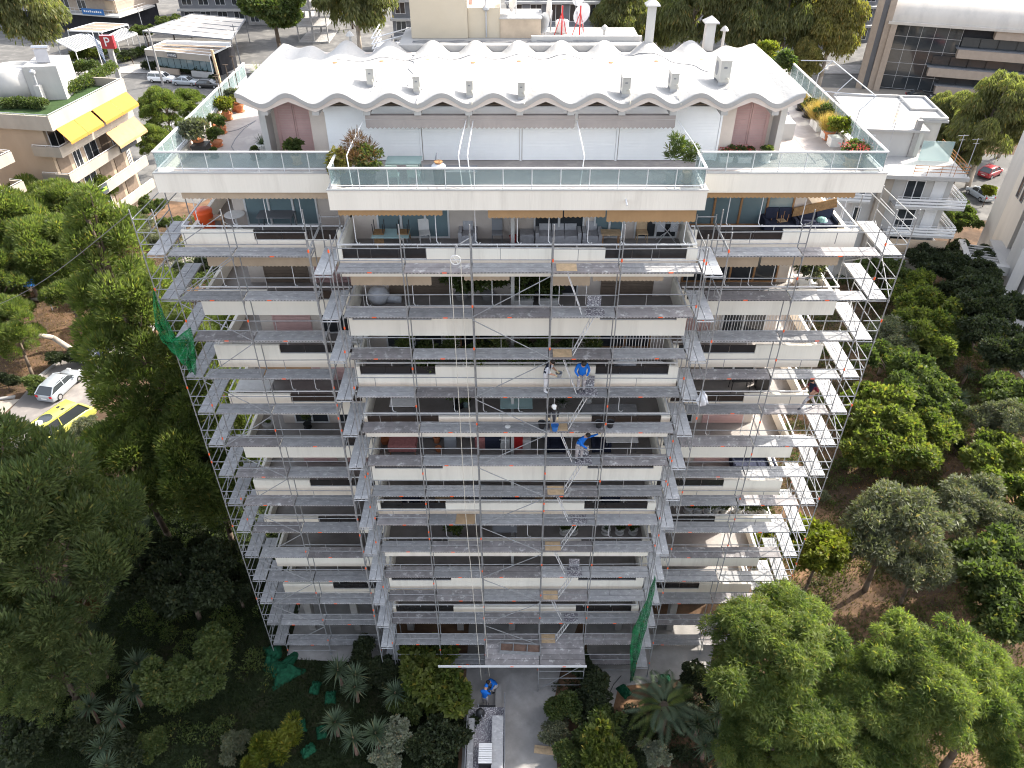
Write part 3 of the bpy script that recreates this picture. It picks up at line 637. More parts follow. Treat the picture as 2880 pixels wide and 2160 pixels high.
class FR:
    """plan frame: local x along a facade, local y into the building"""
    def __init__(s, o, ang): s.o = Vector((o[0], o[1])); s.e = Vector((math.cos(ang), math.sin(ang))); s.n = Vector((-s.e.y, s.e.x))
    def p(s, x, y): q = s.o + s.e*x + s.n*y; return (q.x, q.y)
    def P(s, x, y, z): q = s.p(x, y); return (q[0], q[1], z)
    def bx(s, mb, x0, x1, y0, y1, z0, z1, mi=0): return mb.prism([s.p(x0,y0), s.p(x1,y0), s.p(x1,y1), s.p(x0,y1)], z0, z1, mi)
    def part(s, name, m, par, *b): return s.bx(MB(), *b).build(name, m, par)
    def win(s, par, x0, x1, z0, z1, y, n=2, frame='white_metal', pane='window_glass'):
        mb = MB(); w = .08
        s.bx(mb,x0,x1,y-.08,y-.002,z0,z0+w); s.bx(mb,x0,x1,y-.08,y-.002,z1-w,z1); s.bx(mb,x0,x0+w,y-.08,y-.002,z0+w,z1-w); s.bx(mb,x1-w,x1,y-.08,y-.002,z0+w,z1-w)
        st = (x1-x0)/n
        for i in range(1, n): s.bx(mb, x0+i*st-.04, x0+i*st+.04, y-.08, y-.002, z0+w, z1-w)
        f = mb.build('window', frame, par)
        for i in range(n): s.part('pane', pane, f, x0+i*st+.06, x0+(i+1)*st-.06, y-.05, y-.01, z0+w, z1-w)
    def swin(s, par, y0, y1, z0, z1, x, n=2, frame='white_metal', pane='window_glass'):
        """window on the end wall that faces local -x"""
        FR(s.p(x, y1), math.atan2(-s.n.y, -s.n.x)).win(par, 0, y1-y0, z0, z1, 0, n, frame, pane)
    def rails(s, par, pts, z, zs, m='white_metal', r=.025, name='balcony_railing'):
        mb = MB()
        for a, b in zip(pts, pts[1:]):
            A = Vector(s.P(*a, z)); B = Vector(s.P(*b, z)); n = max(1, int((B-A).length/1.2))
            for dz in zs: mb.tube(A+Vector((0,0,dz)), B+Vector((0,0,dz)), r, 5)
            for i in range(n+1): c = A.lerp(B, i/n); mb.tube(c, c+Vector((0,0,max(zs))), r*.8, 4)
        mb.build(name, m, par)
def text_mesh(txt, sz, ink):
    cu = bpy.data.curves.new('lettering', 'FONT'); cu.body = txt; cu.size = sz; cu.align_x = 'CENTER'; cu.align_y = 'CENTER'; cu.extrude = .012
    t = bpy.data.objects.new('tmp_text', cu); COL.objects.link(t); me = bpy.data.meshes.new_from_object(t.evaluated_get(bpy.context.evaluated_depsgraph_get()))
    bpy.data.objects.remove(t); bpy.data.curves.remove(cu); me.name = 'lettering'; me.materials.clear(); me.materials.append(MATS[ink]); return me
def sign(par, fr, x0, x1, y, z0, z1, board, lines, ink='white_metal', name='sign'):
    b = fr.part(name, board, par, x0, x1, y-.12, y, z0, z1)
    for txt, sz, cx, cz in lines:
        o = put('lettering', text_mesh(txt, sz, ink), b); o.matrix_basis = Matrix.Translation(fr.P(cx, y-.135, cz)) @ Matrix.Rotation(math.atan2(fr.e.y, fr.e.x), 4, 'Z') @ Matrix.Rotation(R(90), 4, 'X')
    return b
def slope_awning(par, fr, x0, x1, y0, z0, y1, z1, m, panels=2):
    for i in range(panels):
        a, b = x0+(x1-x0)*i/panels+.02, x0+(x1-x0)*(i+1)/panels-.02
        aw = MB().slab([fr.P(a,y0,z0), fr.P(b,y0,z0), fr.P(b,y1,z1), fr.P(a,y1,z1)], (0,0,.02)).build('awning', m, par)
        n = max(4, int((b-a)/.3)); v = []; f = []
        for j in range(2*n+1):
            x = a+(b-a)*j/(2*n); v += [fr.P(x,y1-.01,z1), fr.P(x,y1-.02,z1-.22-(.07 if j % 2 else 0))]
        for j in range(2*n): f.append((2*j,2*j+1,2*j+3,2*j+2))
        MB().add(v, f).build('valance', m, aw)

# ---- office block with yellow awnings (left, beyond the pines)
c = onz(134, 329, 16); B = thing('office_building', 'beige office building with yellow awnings and a green roof garden', 'building', (c.x, c.y, 0)); f = FR((c.x, c.y), R(80.7))
f.part('wall', 'beige_wall', B, .7, 13.2, 1.8, 12, 0, 14.99); f.part('roof', 'turf', B, .25, 13.2, .25, 12, 15.0, 15.12)
f.part('roof_parapet', 'concrete_warm', B, 0, 13.4, 0, .22, 14.55, 16); f.part('roof_parapet', 'concrete_warm', B, 0, .22, .22, 12, 14.55, 16); f.part('roof_parapet', 'concrete_warm', B, 13.2, 13.42, .22, 12, 14.55, 16)
f.rails(B, [(.1,9),(.1,.1),(13.3,.1)], 16.0, [.14], 'grey_metal', .04, 'roof_rail')
for zt_ in (12.85, 9.95, 7.0, 4.1):
    f.part('balcony_slab', 'concrete_warm', B, .16, 13.4, .16, 1.79, zt_-1.05, zt_-.85)
    f.part('balcony_parapet', 'concrete_warm', B, 0, 13.4, 0, .15, zt_-1.05, zt_); f.part('balcony_parapet', 'concrete_warm', B, 0, .15, .151, 3.2, zt_-1.05, zt_)
    f.rails(B, [(.1,3.1),(.1,.08),(13.3,.08)], zt_, [.12], 'white_metal', .035)
    x = 1.1
    while x < 12.4:
        w = random.choice((1.3,1.8,2.2))
        if random.random() < .45: f.win(B, x, min(x+w,12.9), zt_-.8, zt_+1.35, 1.8, 2)
        else: f.part('shutter', 'shutter_brown', B, x, min(x+w,12.9), 1.72, 1.798, zt_-.8, zt_+1.3)
        x += w+.7
slope_awning(B, f, .5, 6.3, -.02, 14.6, -1.15, 13.35, 'awning_yellow'); slope_awning(B, f, 6.6, 13.2, -.02, 14.6, -1.15, 13.35, 'awning_yellow')
slope_awning(B, f, 7.6, 13.3, -.02, 11.75, -1.2, 10.3, 'awning_orange', 1); slope_awning(B, f, .6, 2.4, .3, 5.9, .2, 5.6, 'awning_yellow', 1)
sign(B, f, 9.0, 12.2, -.05, 9.0, 10.2, 'sign_dark', [('LAW OFFICE', .48, 10.6, 9.62)], name='law_office_sign')
sg = sign(B, f, 2.0, 4.9, -.05, 6.1, 7.2, 'sign_dark', [], name='shop_sign'); f.part('print', 'sign_green', sg, 2.7, 4.7, -.19, -.172, 6.5, 6.85); f.part('print', 'white_metal', sg, 2.15, 2.45, -.19, -.172, 6.2, 6.9)
a = onz(95, 284, 15.1); b = onz(190, 280, 15.1); g = FR((a.x, a.y), math.atan2(b.y-a.y, b.x-a.x)); L = math.hypot(b.x-a.x, b.y-a.y)
g.part('stair_house', 'white_plaster', B, 0, L, 0, 4.5, 15.12, 18.6); a2 = onz(38, 288, 15.1)
MB().lathe([(2.3,0),(2.3,3.2),(2.1,3.2),(2.1,2.9),(.1,2.85)], (a2.x, a2.y+1.8, 15.12), 28).build('stair_drum', 'white_plaster', B, True)
a3 = onz(122, 288, 15.1); MB().box(a3.x-.3,a3.x+.3,a3.y-.3,a3.y+.3,15.12,16.9).build('chimney', 'white_plaster', B); MB().tube((a3.x,a3.y,16.9),(a3.x,a3.y,18.1),.14,8).lathe([(.28,0),(.3,.2),(.1,.4)], (a3.x,a3.y,18.1), 10).build('flue', 'grey_metal', B)
hp = thing('solar_water_heater', 'solar water heater tank and panel on the white stair house', 'water heater', (*g.p(2.0,2.5), 18.6))
q0 = Vector(g.P(.4,3.2,19.7)); MB().tube(q0, q0+Vector((1.7,.2,0)), .28, 12).build('tank', 'chrome', hp); MB().slab([q0+Vector((.3,-.4,-.1)), q0+Vector((1.7,-.3,-.1)), q0+Vector((2.6,-1.9,-1.0)), q0+Vector((1.2,-2.0,-1.0))], (0,0,.08)).build('panel', 'slate_grey', hp)
MB().tube(q0+Vector((.2,0,-1.1)), q0+Vector((.2,0,-.2)), .04).tube(q0+Vector((1.5,0,-1.1)), q0+Vector((1.5,0,-.2)), .04).build('stand', 'grey_metal', hp)
# ---- balconied block at the left edge
c = onz(42, 452, 13.2); B = thing('apartment_building', 'beige apartment building with stacked balconies at the left picture edge', 'building', (c.x, c.y, 0)); f = FR((c.x, c.y), R(76))
f.part('wall', 'beige_wall', B, -9, -1.2, 1.6, 10, 0, 15.5)
for z in (13.2, 10.2, 7.2, 4.2):
    f.part('balcony_slab', 'concrete_warm', B, -8, -.16, .16, 1.59, z-.1, z+.08); f.part('balcony_parapet', 'concrete_warm', B, -8, 0, 0, .15, z-.1, z+.9); f.part('balcony_parapet', 'concrete_warm', B, -.15, 0, .151, 1.59, z-.1, z+.9)
    f.rails(B, [(-8,.07),(-.08,.07),(-.08,1.5)], z+.9, [.15]); f.part('shutter', 'shutter_brown', B, -3.4, -1.6, 1.52, 1.598, z+.1, z+2.2); f.win(B, -6.6, -4.2, z+.1, z+2.2, 1.6)
c = onz(60, 800, 3.0); cv = MB().slab([(c.x-2,c.y-1,3.0),(c.x+2.2,c.y-.2,3.0),(c.x+2.6,c.y+4,3.9),(c.x-1.6,c.y+3.6,3.9)], (0,0,.06)).build('canopy', 'sign_blue'); 
[MB().tube((c.x+dx,c.y+dy,0),(c.x+dx,c.y+dy,h),.04,6).build('pole', 'grey_metal', cv) for dx,dy,h in ((-1.9,-.9,3),(2.1,-.1,3),(2.5,3.9,3.9),(-1.5,3.5,3.9))]; tag(cv, 'blue canopy sheet on poles behind the pines at the left edge', 'canopy')
# ---- corner building across the street (top left) with its awnings
c = onz(336, 51, 4.0); e = onz(152, 37, 4.0); r = onz(382, 37, 4.0); B = thing('corner_building', 'pale corner building with a blue balcony sign across the street', 'building', (c.x, c.y, 0))
f = FR((e.x, e.y), math.atan2(c.y-e.y, c.x-e.x)); L = (Vector((c.x,c.y))-Vector((e.x,e.y))).length
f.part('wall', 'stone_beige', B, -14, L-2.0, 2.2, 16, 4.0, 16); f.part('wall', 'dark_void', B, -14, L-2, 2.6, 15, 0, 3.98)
for z in (4.0, 7.4, 10.8): 
    f.part('balcony_slab', 'white_plaster', B, -14, L, 0, 12, z, z+.35) if z == 4.0 else f.part('balcony_slab', 'white_plaster', B, -14, L, 0, 2.19, z, z+.3)
    f.rails(B, [(-14,.1),(L-.1,.1),(L-.1,9)], z+.3, [.5,1.05])
    for x in (-10,-5,.5,5.0): f.win(B, x, x+2.2, z+.4, z+2.6, 2.2, 2)
f.part('blind', 'awning_beige', B, L-4.6, L-2.1, 2.0, 2.15, 4.5, 6.8)
sg = f.part('balcony_sign', 'sign_blue', B, L-9.2, L-3.6, -.12, -.02, 4.3, 5.5)
for i in range(9): f.part('print', 'white_metal', sg, L-8.7+i*.52, L-8.35+i*.52, -.135, -.122, 4.75, 5.05+.1*(i % 3 == 0))
def canopy_px(name, label, px, z, m, t=.12, legs=True, stripes=0, trim='white_metal', cat='canopy', dz=None):
    P = [onz(x, y, z if dz is None else z+dz[i]) for i, (x, y) in enumerate(px)]; o = thing(name, label, cat, (P[0].x, P[0].y, 0))
    MB().slab(P, (0,0,-t)).build('canopy_sheet', m, o); n = len(P)
    mb = MB(); [mb.bar(P[i], P[(i+1)%n], .22, .24) for i in range(n)]; mb.build('frame', trim, o)
    for i in range(1, stripes): 
        a = P[0].lerp(P[1], i/stripes); b = P[3].lerp(P[2], i/stripes); MB().bar(a+Vector((0,0,.04)), b+Vector((0,0,.04)), .12, .08).build('rib', trim if stripes < 8 else 'white_plaster', o)
    if legs:
        for p in P: MB().tube((p.x,p.y,0),(p.x,p.y,p.z-t),.09,6).build('post', trim, o)
    return o
canopy_px('awning_canopy', 'large grey striped awning canopy behind the parking sign, nearer the eucalyptus', [(158,115),(243,92),(281,121),(212,144)], 3.4, 'stripe_grey', stripes=14)
canopy_px('awning_canopy', 'small white striped awning canopy beside the lamp post', [(305,101),(347,79),(385,95),(329,116)], 3.4, 'stripe_grey', stripes=12)
canopy_px('pergola_roof', 'brown fabric pergola roof in front of the corner building', [(190,86),(268,64),(360,69),(285,90)], 3.9, 'canvas_brown', stripes=3)
# ---- cafe pavilions
o = canopy_px('cafe_pavilion', 'street cafe pavilion with fabric roof and grey fascia behind the parked cars', [(407,140),(468,114),(648,128),(588,157)], 4.2, 'canvas_brown', stripes=4)
a = onz(407,140,4.2); b = onz(588,157,4.2); f = FR((a.x, a.y), math.atan2(b.y-a.y, b.x-a.x)); L = (b-a).length
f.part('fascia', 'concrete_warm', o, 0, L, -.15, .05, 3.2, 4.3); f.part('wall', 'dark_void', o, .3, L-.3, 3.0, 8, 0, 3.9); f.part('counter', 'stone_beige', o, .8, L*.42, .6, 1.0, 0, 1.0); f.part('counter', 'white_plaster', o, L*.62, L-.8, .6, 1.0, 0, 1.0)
for i in range(9): f.part('glazing', 'window_glass_blue', o, .6+i*(L-1.2)/9, .5+(i+1)*(L-1.2)/9, 1.3, 1.34, 1.0, 2.9)
sign(o, f, L*.36, L*.5, -.17, 3.35, 4.15, 'sign_dark', [('LIVING', .62, L*.43, 3.75)], name='cafe_sign')
o = canopy_px('pergola_roof', 'wide cream pergola roof with dark ribs behind the cafe', [(401,88),(540,40),(690,54),(650,112)], 4.6, 'cream_roof', stripes=5, trim='slate_grey')
c = onz(470,118,4.9); d = onz(648,124,4.9); MB().bar(c, d, .9, .5).build('roll_cover', 'white_metal', o)
# grey building above the cafe, bare concrete frame, rear blocks
def px_block(name, label, xl, xr, yb, zh, depth, m, Yb=None, floors=3, win='window_glass', ang=0.0, slabs=False, cat='building'):
    a = onz(xl, yb, 0); b = onz(xr, yb, 0); o = thing(name, label, cat, (a.x, a.y, 0)); f = FR((a.x, a.y), ang); L = (b.x-a.x); h = zh/floors
    if slabs:
        for i in range(floors+1): f.part('floor_slab', m, o, 0, L, 0, depth, i*h, i*h+.3)
        n = max(2, int(L/3))
        for i in range(n+1):
            for y in (.3, depth-.6): f.part('column', m, o, max(0,i*L/n-.2), min(L,i*L/n+.2), y, y+.3, .3, zh)
    else:
        f.part('wall', m, o, 0, L, 0, depth, 0, zh)
        for i in range(floors):
            f.part('floor_band', 'white_plaster', o, -.3, L+.3, -1.1, -.002, i*h+h-.5, i*h+h-.1)
            n = max(2, int(L/3.2))
            for j in range(n): f.win(o, (j+.2)*L/n, (j+.8)*L/n, i*h+.6, i*h+h-.7, 0, 2, pane=win)
    return o, f, L
px_block('apartment_building', 'grey apartment building behind the cafe roof at the top', 515, 700, 62, 15, 12, 'slate_grey', floors=5)
px_block('concrete_frame', 'bare unfinished concrete frame between two big trees', 840, 925, 122, 22, 9, 'concrete', floors=7, slabs=True)
px_block('apartment_building', 'dark balconied building seen beside the beige stair tower', 1112, 1205, 150, 17, 9, 'slate_grey', floors=5)
o, f, L = px_block('glass_terrace_building', 'grey building with glass balustrade terrace behind the satellite dishes', 1425, 1690, 205, 12.6, 14, 'slate_grey', floors=3)
f.part('terrace', 'concrete', o, -.2, L+.2, -.2, 14, 12.62, 12.8)
for i in range(8): f.part('glass_panel', 'clear_glass', o, i*L/8+.05, (i+1)*L/8-.05, -.1, -.06, 12.82, 13.8)
f.part('upper_storey', 'white_plaster', o, 1, L-1, 5, 14, 12.8, 17); [f.part('column', 'white_plaster', o, x, x+.5, .6, 1.1, 12.82, 17) for x in (1.2, L*.45, L-2.5)]
px_block('apartment_building', 'pale building glimpsed behind the weeping trees', 1790, 1990, 92, 16, 12, 'white_plaster', floors=5)
px_block('office_building', 'slate grey office building behind the golden eucalyptus', 2140, 2440, 120, 22, 12, 'slate_grey', floors=6)
px_block('apartment_building', 'tall grey building at the top between the round tree and the concrete frame', 700, 860, 70, 18, 10, 'concrete', floors=6)
# ---- office with the curved roof (top right)
a = Vector((64.3,115.0)); f = FR(a, math.atan2(-6.6, 19.6)); B = thing('office_building', 'glass office building with curved white roof and beige bands', 'building', (a.x, a.y, 0)); Lx = 46
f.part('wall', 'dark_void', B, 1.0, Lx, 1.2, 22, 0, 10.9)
for x in (0, 1.9): f.part('corner_pier', 'stone_beige', B, x-2.6, x-1.6, -.6, .6, 0, 15.5)
f.part('corner_pier', 'slate_grey', B, -1.59, .29, .1, 4, 0, 15.5); f.part('corner_pier', 'stone_beige', B, .3, 1.3, -.9, .5, 0, 11.2)
for j in range(5):
    for i in range(5): f.part('glazing', 'window_glass', B, 1.4+i*2.1, 3.45+i*2.1, .9, .95, .25+j*2.15, 2.35+j*2.15)
for j in range(6): f.part('mullion', 'grey_metal', B, 1.35, 12.0, .86, .899, .2+j*2.15, .26+j*2.15)
for j in range(6): f.part('mullion', 'grey_metal', B, 1.35+j*2.1, 1.41+j*2.1, .862, .898, .26, 10.8)
for zb, x0 in ((0.2,10.2),(3.1,8.2),(6.3,11.8),(9.6,16.5)):
    f.part('facade_band', 'stone_beige', B, x0, Lx, -.6, 1.0, zb, zb+1.35); f.part('ledge', 'slate_grey', B, x0-.3, Lx, -.3, .98, zb+1.352, zb+1.5)
    for i in range(12):
        if x0+.3+i*2.8 < Lx-3: f.part('glazing', 'window_glass', B, x0+.3+i*2.8, x0+3.0+i*2.8, .6, .65, zb+1.5, zb+3.1)
f.part('cornice', 'cream_roof', B, -.2, Lx, -1.0, .4, 10.92, 11.35)
v = []; fs = []; n = 14
for i in range(n+1):
    t = i/n*math.pi/2
    for x in (.2, Lx): v.append(f.P(x, -.6+7*(1-math.cos(t)), 11.36+4.2*math.sin(t)))
for x in (.2, Lx): v.append(f.P(x, 24, 15.56))
for i in range(n+1): fs.append((2*i,2*i+1,2*i+3,2*i+2))
rf = MB().add(v, fs).build('curved_roof', 'cream_roof', B, True)
MB().add([f.P(.2,-.6,11.36)]+[f.P(.2,-.6+7*(1-math.cos(i/n*math.pi/2)),11.36+4.2*math.sin(i/n*math.pi/2)) for i in range(n+1)]+[f.P(.2,24,15.56),f.P(.2,24,11.36)], [tuple(range(n+4))]).build('gable_end', 'cream_roof', B)
# ---- white apartment block (right)
B = thing('white_apartment_building', 'white apartment building with stacked balconies beside the right terrace', 'building', (40, 50, 0))
f = FR((34.5,47.0), R(-6)); f.part('wall', 'white_plaster', B, 0, 9.0, 0, 14, 0, 11.9)
f.part('roof_terrace', 'white_roof', B, -.4, 9.6, -1.6, 14, 11.92, 12.3); f.part('penthouse', 'white_plaster', B, 0, 6.2, 3.6, 14, 12.3, 14.8); f.part('penthouse', 'white_plaster', B, 6.2, 9.0, 7.0, 14, 12.3, 14.8)
f.part('penthouse_roof', 'white_roof', B, -.3, 6.6, 3.3, 14.3, 14.82, 15.05); f.part('penthouse_roof', 'white_roof', B, 6.602, 9.5, 6.6, 14.3, 14.82, 15.05)
for x0, x1, y0, y1 in ((6.6,9.4,6.7,6.9),(6.6,6.8,9.6,14.2),(9.25,9.45,6.9,14.2),(6.8,9.25,9.6,9.8),(6.8,9.25,14.0,14.2),(-.25,6.6,14.05,14.25)): f.part('roof_kerb', 'white_plaster', B, x0, x1, y0, y1, 15.06, 15.3)
f.part('roof_sheet', 'stripe_grey', B, 6.9, 9.2, 9.9, 13.9, 15.055, 15.09); f.part('roof_sheet', 'roof_patch', B, 2.6, 6.5, 5.5, 9.3, 15.055, 15.062)
f.part('chimney', 'concrete', B, 5.2, 5.7, 3.4, 3.9, 12.3, 16.0); f.part('glass_screen', 'clear_glass', B, 6.0, 9.0, 2.6, 2.65, 12.32, 14.3)
f.rails(B, [(4.4,-1.3),(9.4,-1.3),(9.4,6.4)], 12.3, [.35,.65,.95], 'rust', .03, 'terrace_railing'); f.win(B, .8, 1.6, 12.5, 14.4, 3.6, 1)
for z in (8.9, 5.9, 2.9):
    f.part('balcony_slab', 'white_plaster', B, 3.6, 10.2, -1.5, 3.5, z, z+.2); f.part('balcony_slab', 'white_plaster', B, -2.2, 1.2, -1.3, 1.5, z+.3, z+.48)
    for dz in (.18,.5,.8): f.part('balcony_board', 'white_metal', B, 3.6, 10.2, -1.5, -1.44, z+dz+.05, z+dz+.24); f.part('balcony_board', 'white_metal', B, 10.14, 10.2, -1.43, 3.5, z+dz+.05, z+dz+.24); f.part('balcony_board', 'white_metal', B, -2.2, 1.2, -1.3, -1.24, z+dz+.3, z+dz+.48)
    f.rails(B, [(3.65,-1.42),(10.1,-1.42),(10.1,3.4)], z+.2, [1.0]); f.win(B, 4.6, 6.4, z+.3, z+2.4, 0, 2); f.win(B, 7.2, 8.4, z+.3, z+2.4, 0, 1, pane='white_metal'); f.win(B, -.0+.3, 1.0, z+.5, z+2.4, 0, 1)
f.part('drain_pier', 'concrete_warm', B, 2.0, 3.2, -.5, -.002, 0, 11.9); f.part('blind', 'awning_beige', B, 4.2, 9.8, -1.42, -1.38, 3.3, 5.6)
for (x, y, z0, h) in ((2.2,1.0,12.3,4.2),(3.1,3.9,15.06,2.6),(4.0,6,15.06,2.2),(7.8,-1.2,12.3,4.0),(9.3,-.9,12.3,3.6)): an = MB().tube(f.P(x,y,z0), f.P(x,y,z0+h), .035, 5).tube(f.P(x-.5,y,z0+h-.1), f.P(x+.5,y+.2,z0+h-.1), .015, 4); an.tube(f.P(x-.3,y,z0+h-.5), f.P(x+.3,y+.1,z0+h-.5), .015, 4).build('antenna', 'grey_metal', B)
# ---- modern white building (right edge)
B = thing('modern_building', 'modern white building with dark glazing at the right picture edge', 'building', (52, 46, 0))
def pz(name, m, pts, z0, z1): return MB().prism(pts, z0, z1).build(name, m, B)
pz('wall', 'white_plaster', [(53.5,53.9),(52.5,50.4),(75,50),(75,54)], 0, 26); pz('wall', 'cream_roof', [(52.5,50.39),(51.6,46.2),(75,45),(75,49.98)], 0, 25.9)
pz('glazing', 'window_glass', [(52.0,46.1),(51.7,43.6),(75,42.6),(75,44.9)], 0, 25.8); pz('pier', 'white_plaster', [(49.5,41.1),(50.6,40.9),(51.2,43.3),(50.1,43.5)], 0, 26); pz('wall', 'white_plaster', [(50.9,40.4),(75,39),(75,42.4),(51.4,43.1)], 0, 25.9)
g = FR((52.5,50.39), math.atan2(46.2-50.39, 51.6-52.5))
for z in (8.5, 13.5, 18.5):
    for x in (1.4, 2.6): g.win(B, x, x+.7, z, z+2.2, 0, 1, 'slate_grey')
c = FR((45.9,43.0), R(-17)); c.part('canopy_beam', 'white_plaster', B, 0, 4.6, 0, .6, 3.1, 4.05); c.part('canopy_beam', 'white_plaster', B, 0, .6, .601, 5.4, 3.1, 4.05); c.part('column', 'white_plaster', B, .02, .55, .02, .55, 0, 3.09); c.part('canopy_slab', 'white_roof', B, 3.2, 6.0, .601, 6.5, 3.6, 3.95)
for i in range(7): c.part('pergola_slat', 'white_plaster', B, .61, 3.19, 1.0+i*.6, 1.12+i*.6, 3.6, 3.9)
# parking totem, flag, lamp posts, poles
c = onz(459, 235, 0); o = thing('parking_sign', 'red parking totem sign with white P on a grey post', 'sign', (c.x-3, c.y-14, 0)); p = Vector((c.x-3, c.y-14, 0)); hz = 12.4
p = onz(330, 205, 6.5); p = Vector((p.x, p.y, 0)); o.location = p
MB().box(p.x-.35,p.x+.35,p.y-.25,p.y+.25,0,10.2).build('post', 'concrete', o)
bd = MB().box(p.x-1.0,p.x+1.0,p.y-.35,p.y+.35,10.21,12.1).build('sign_box', 'car_red', o); fl = FR((p.x-1.0, p.y-.36), 0)
t_ = put('lettering', text_mesh('P', 1.9, 'white_metal'), bd); t_.matrix_basis = Matrix.Translation((p.x, p.y-.39, 11.15)) @ Matrix.Rotation(R(90), 4, 'X')
p = onz(292, 195, 15.5); o = thing('flag', 'blue and white striped flag hanging on a pole by the roof garden hedge', 'flag', (p.x, p.y, 13.9)); MB().tube((p.x,p.y,14.9),(p.x,p.y,19.6),.05,6).build('pole', 'white_metal', o)
for i in range(9):
    MB().add([(p.x+.05+.12*j, p.y-.03*(j%2), 19.3-.2*i-.35*j) for j in range(5)]+[(p.x+.05+.12*j, p.y-.03*(j%2), 19.1-.2*i-.35*j) for j in range(5)], [(j,j+1,j+6,j+5) for j in range(4)]).build('stripe', 'sign_blue' if i % 2 == 0 else 'white_metal', o)
def pole(px, py, h, label, r=.14, m='concrete', z=0): 
    p = onz(px, py, z); o = thing('utility_pole', label, 'pole', (p.x, p.y, z)); MB().tube((p.x,p.y,z),(p.x,p.y,z+h),r,8,r*.7).build('shaft', m, o); MB().bar((p.x-.6,p.y,z+h-.4),(p.x+.6,p.y,z+h-.4),.08,.08).build('crossarm', m, o); return p
pole(459, 240, 9.5, 'grey utility pole in front of the white parked suv', .22); pole(680, 195, 8, 'thin street pole in front of the cafe pergola', .1, 'slate_grey'); pole(414, 122, 7, 'thin lamp post next to the small striped awning', .08, 'grey_metal')
pole(1115, 250, 9, 'dark utility pole in front of the dark balconied building', .2, 'slate_grey')
# ================================================================ roof top of the block
RT = BLD
part('flat_roof', 'white_roof', -5.2, 6.0, 11.62, 15.05, 31.6, 32.15); part('roof_kerb', 'white_plaster', .9, 6.0, 12.3, 12.5, 32.152, 32.38); part('wall', 'wall_plaster', -5.1, 5.9, 11.9, 15.0, zt, 31.6)
mat('tower_cream', (0.50,0.43,0.33), 0.9, 0.06, 0.6, 0.2, c2=(0.5,0.44,0.35), c2amt=.4, c2scale=.8)
part('stair_tower', 'tower_cream', -4.7, -2.06, 12.85, 15.0, 32.16, 37.5); part('lift_house', 'tower_cream', -2.05, -.56, 12.95, 14.9, 32.16, 33.45); part('tank_room', 'roof_patch', -.55, 1.35, 12.9, 14.8, 32.16, 32.98); part('white_cap', 'white_plaster', -.6, 1.4, 12.86, 14.85, 32.982, 33.03)
part('door', 'shutter_pink', -2.02, -1.84, 13.6, 13.62, 33.46, 35); part('stair_wall', 'white_plaster', -6.6, -5.2, 12.2, 15, zt, 31.5)
mb = MB()
for dz in (.15,.35,.55,.8): mb.tube((-6.5,12.2,31.5+dz),(-4.75,14.5,31.5+dz),.03,5).tube((-6.5,12.2,31.5+dz),(-6.5,15,31.5+dz),.03,5)
mb.build('roof_railing', 'white_metal', BLD)
for x, y, w, h, cap in ((6.2,11.45,.34,1.95,.62),(9.0,11.9,.42,1.15,.66)):
    z = 31.9; ch = MB().box(x-w/2,x+w/2,y-w/2,y+w/2,z,z+h).build('chimney', 'white_plaster', BLD)
    MB().box(x-cap/2,x+cap/2,y-cap/2,y+cap/2,z+h,z+h+.05).add([(x-cap/2,y-cap/2,z+h+.05),(x+cap/2,y-cap/2,z+h+.05),(x+cap/2,y+cap/2,z+h+.05),(x-cap/2,y+cap/2,z+h+.05),(x,y,z+h+.3)], [(0,1,4),(1,2,4),(2,3,4),(3,0,4)]).build('chimney_cap', 'white_plaster', ch)
for x, y, h in ((9.75,12.2,.75),(-7.4,11.9,.6),(4.4,13.6,.5)):
    MB().tube((x,y,31.8),(x,y,31.9+h),.06,8).lathe([(.2,0),(.12,.12),(.02,.2)], (x,y,31.9+h), 10).build('roof_vent', 'white_plaster', BLD)
def dish(x, y, z, r, tx, label, ang=-60):
    o = thing('satellite_dish', label, 'satellite dish', (x, y, 32.15)); d = Matrix.Translation((x,y,z)) @ Matrix.Rotation(R(ang),4,'Z') @ Matrix.Rotation(R(tx),4,'X')
    mb = MB(); n = 18; v = []; fs = []
    for k in range(5):
        rr = r*k/4
        for i in range(n): t = 2*math.pi*i/n; v.append(d @ Vector((rr*math.cos(t), rr*math.sin(t), .18*r*(k/4)**2)))
    for k in range(4):
        for i in range(n): fs.append((k*n+i, k*n+(i+1)%n, (k+1)*n+(i+1)%n, (k+1)*n+i))
    mb.add(v, fs).build('reflector', 'pot_white', o, True)
    MB().tube((x,y,32.15), d @ Vector((0,0,-.05)), .035, 6).build('mast', 'grey_metal', o); MB().tube(d @ Vector((0,-r*.95,.1)), d @ Vector((0,-.1,r*.8)), .018, 5).tube(d @ Vector((0,-.14,r*.78)), d @ Vector((0,-.02,r*.86)), .06, 8).build('feed_arm', 'grey_metal', o)
dish(.15,13.6,33.75,.62,80,'big satellite dish leaning on the beige tank room', -75); dish(1.55,13.2,32.75,.46,75,'small satellite dish low beside the red tripod'); dish(1.85,14.2,33.1,.62,85,'tall thin looking satellite dish behind the small one', -82); dish(3.35,13.8,33.0,.5,62,'satellite dish on red mast with bent feed arm', -50); dish(3.3,14.7,33.7,.55,70,'satellite dish highest on the roof at the top edge', -60)
for x, y, lb in ((2.35,13.4,'red tripod mast beside the white water tank'),(3.2,13.4,'red tripod mast under the right satellite dish')):
    o = MB().tube((x,y,32.15),(x,y,33.45),.035,6).tube((x-.35,y,32.15),(x,y,33.2),.02,5).tube((x+.25,y+.3,32.15),(x,y,33.2),.02,5).build('tripod_mast', 'red_plastic'); tag(o, lb, 'mast')
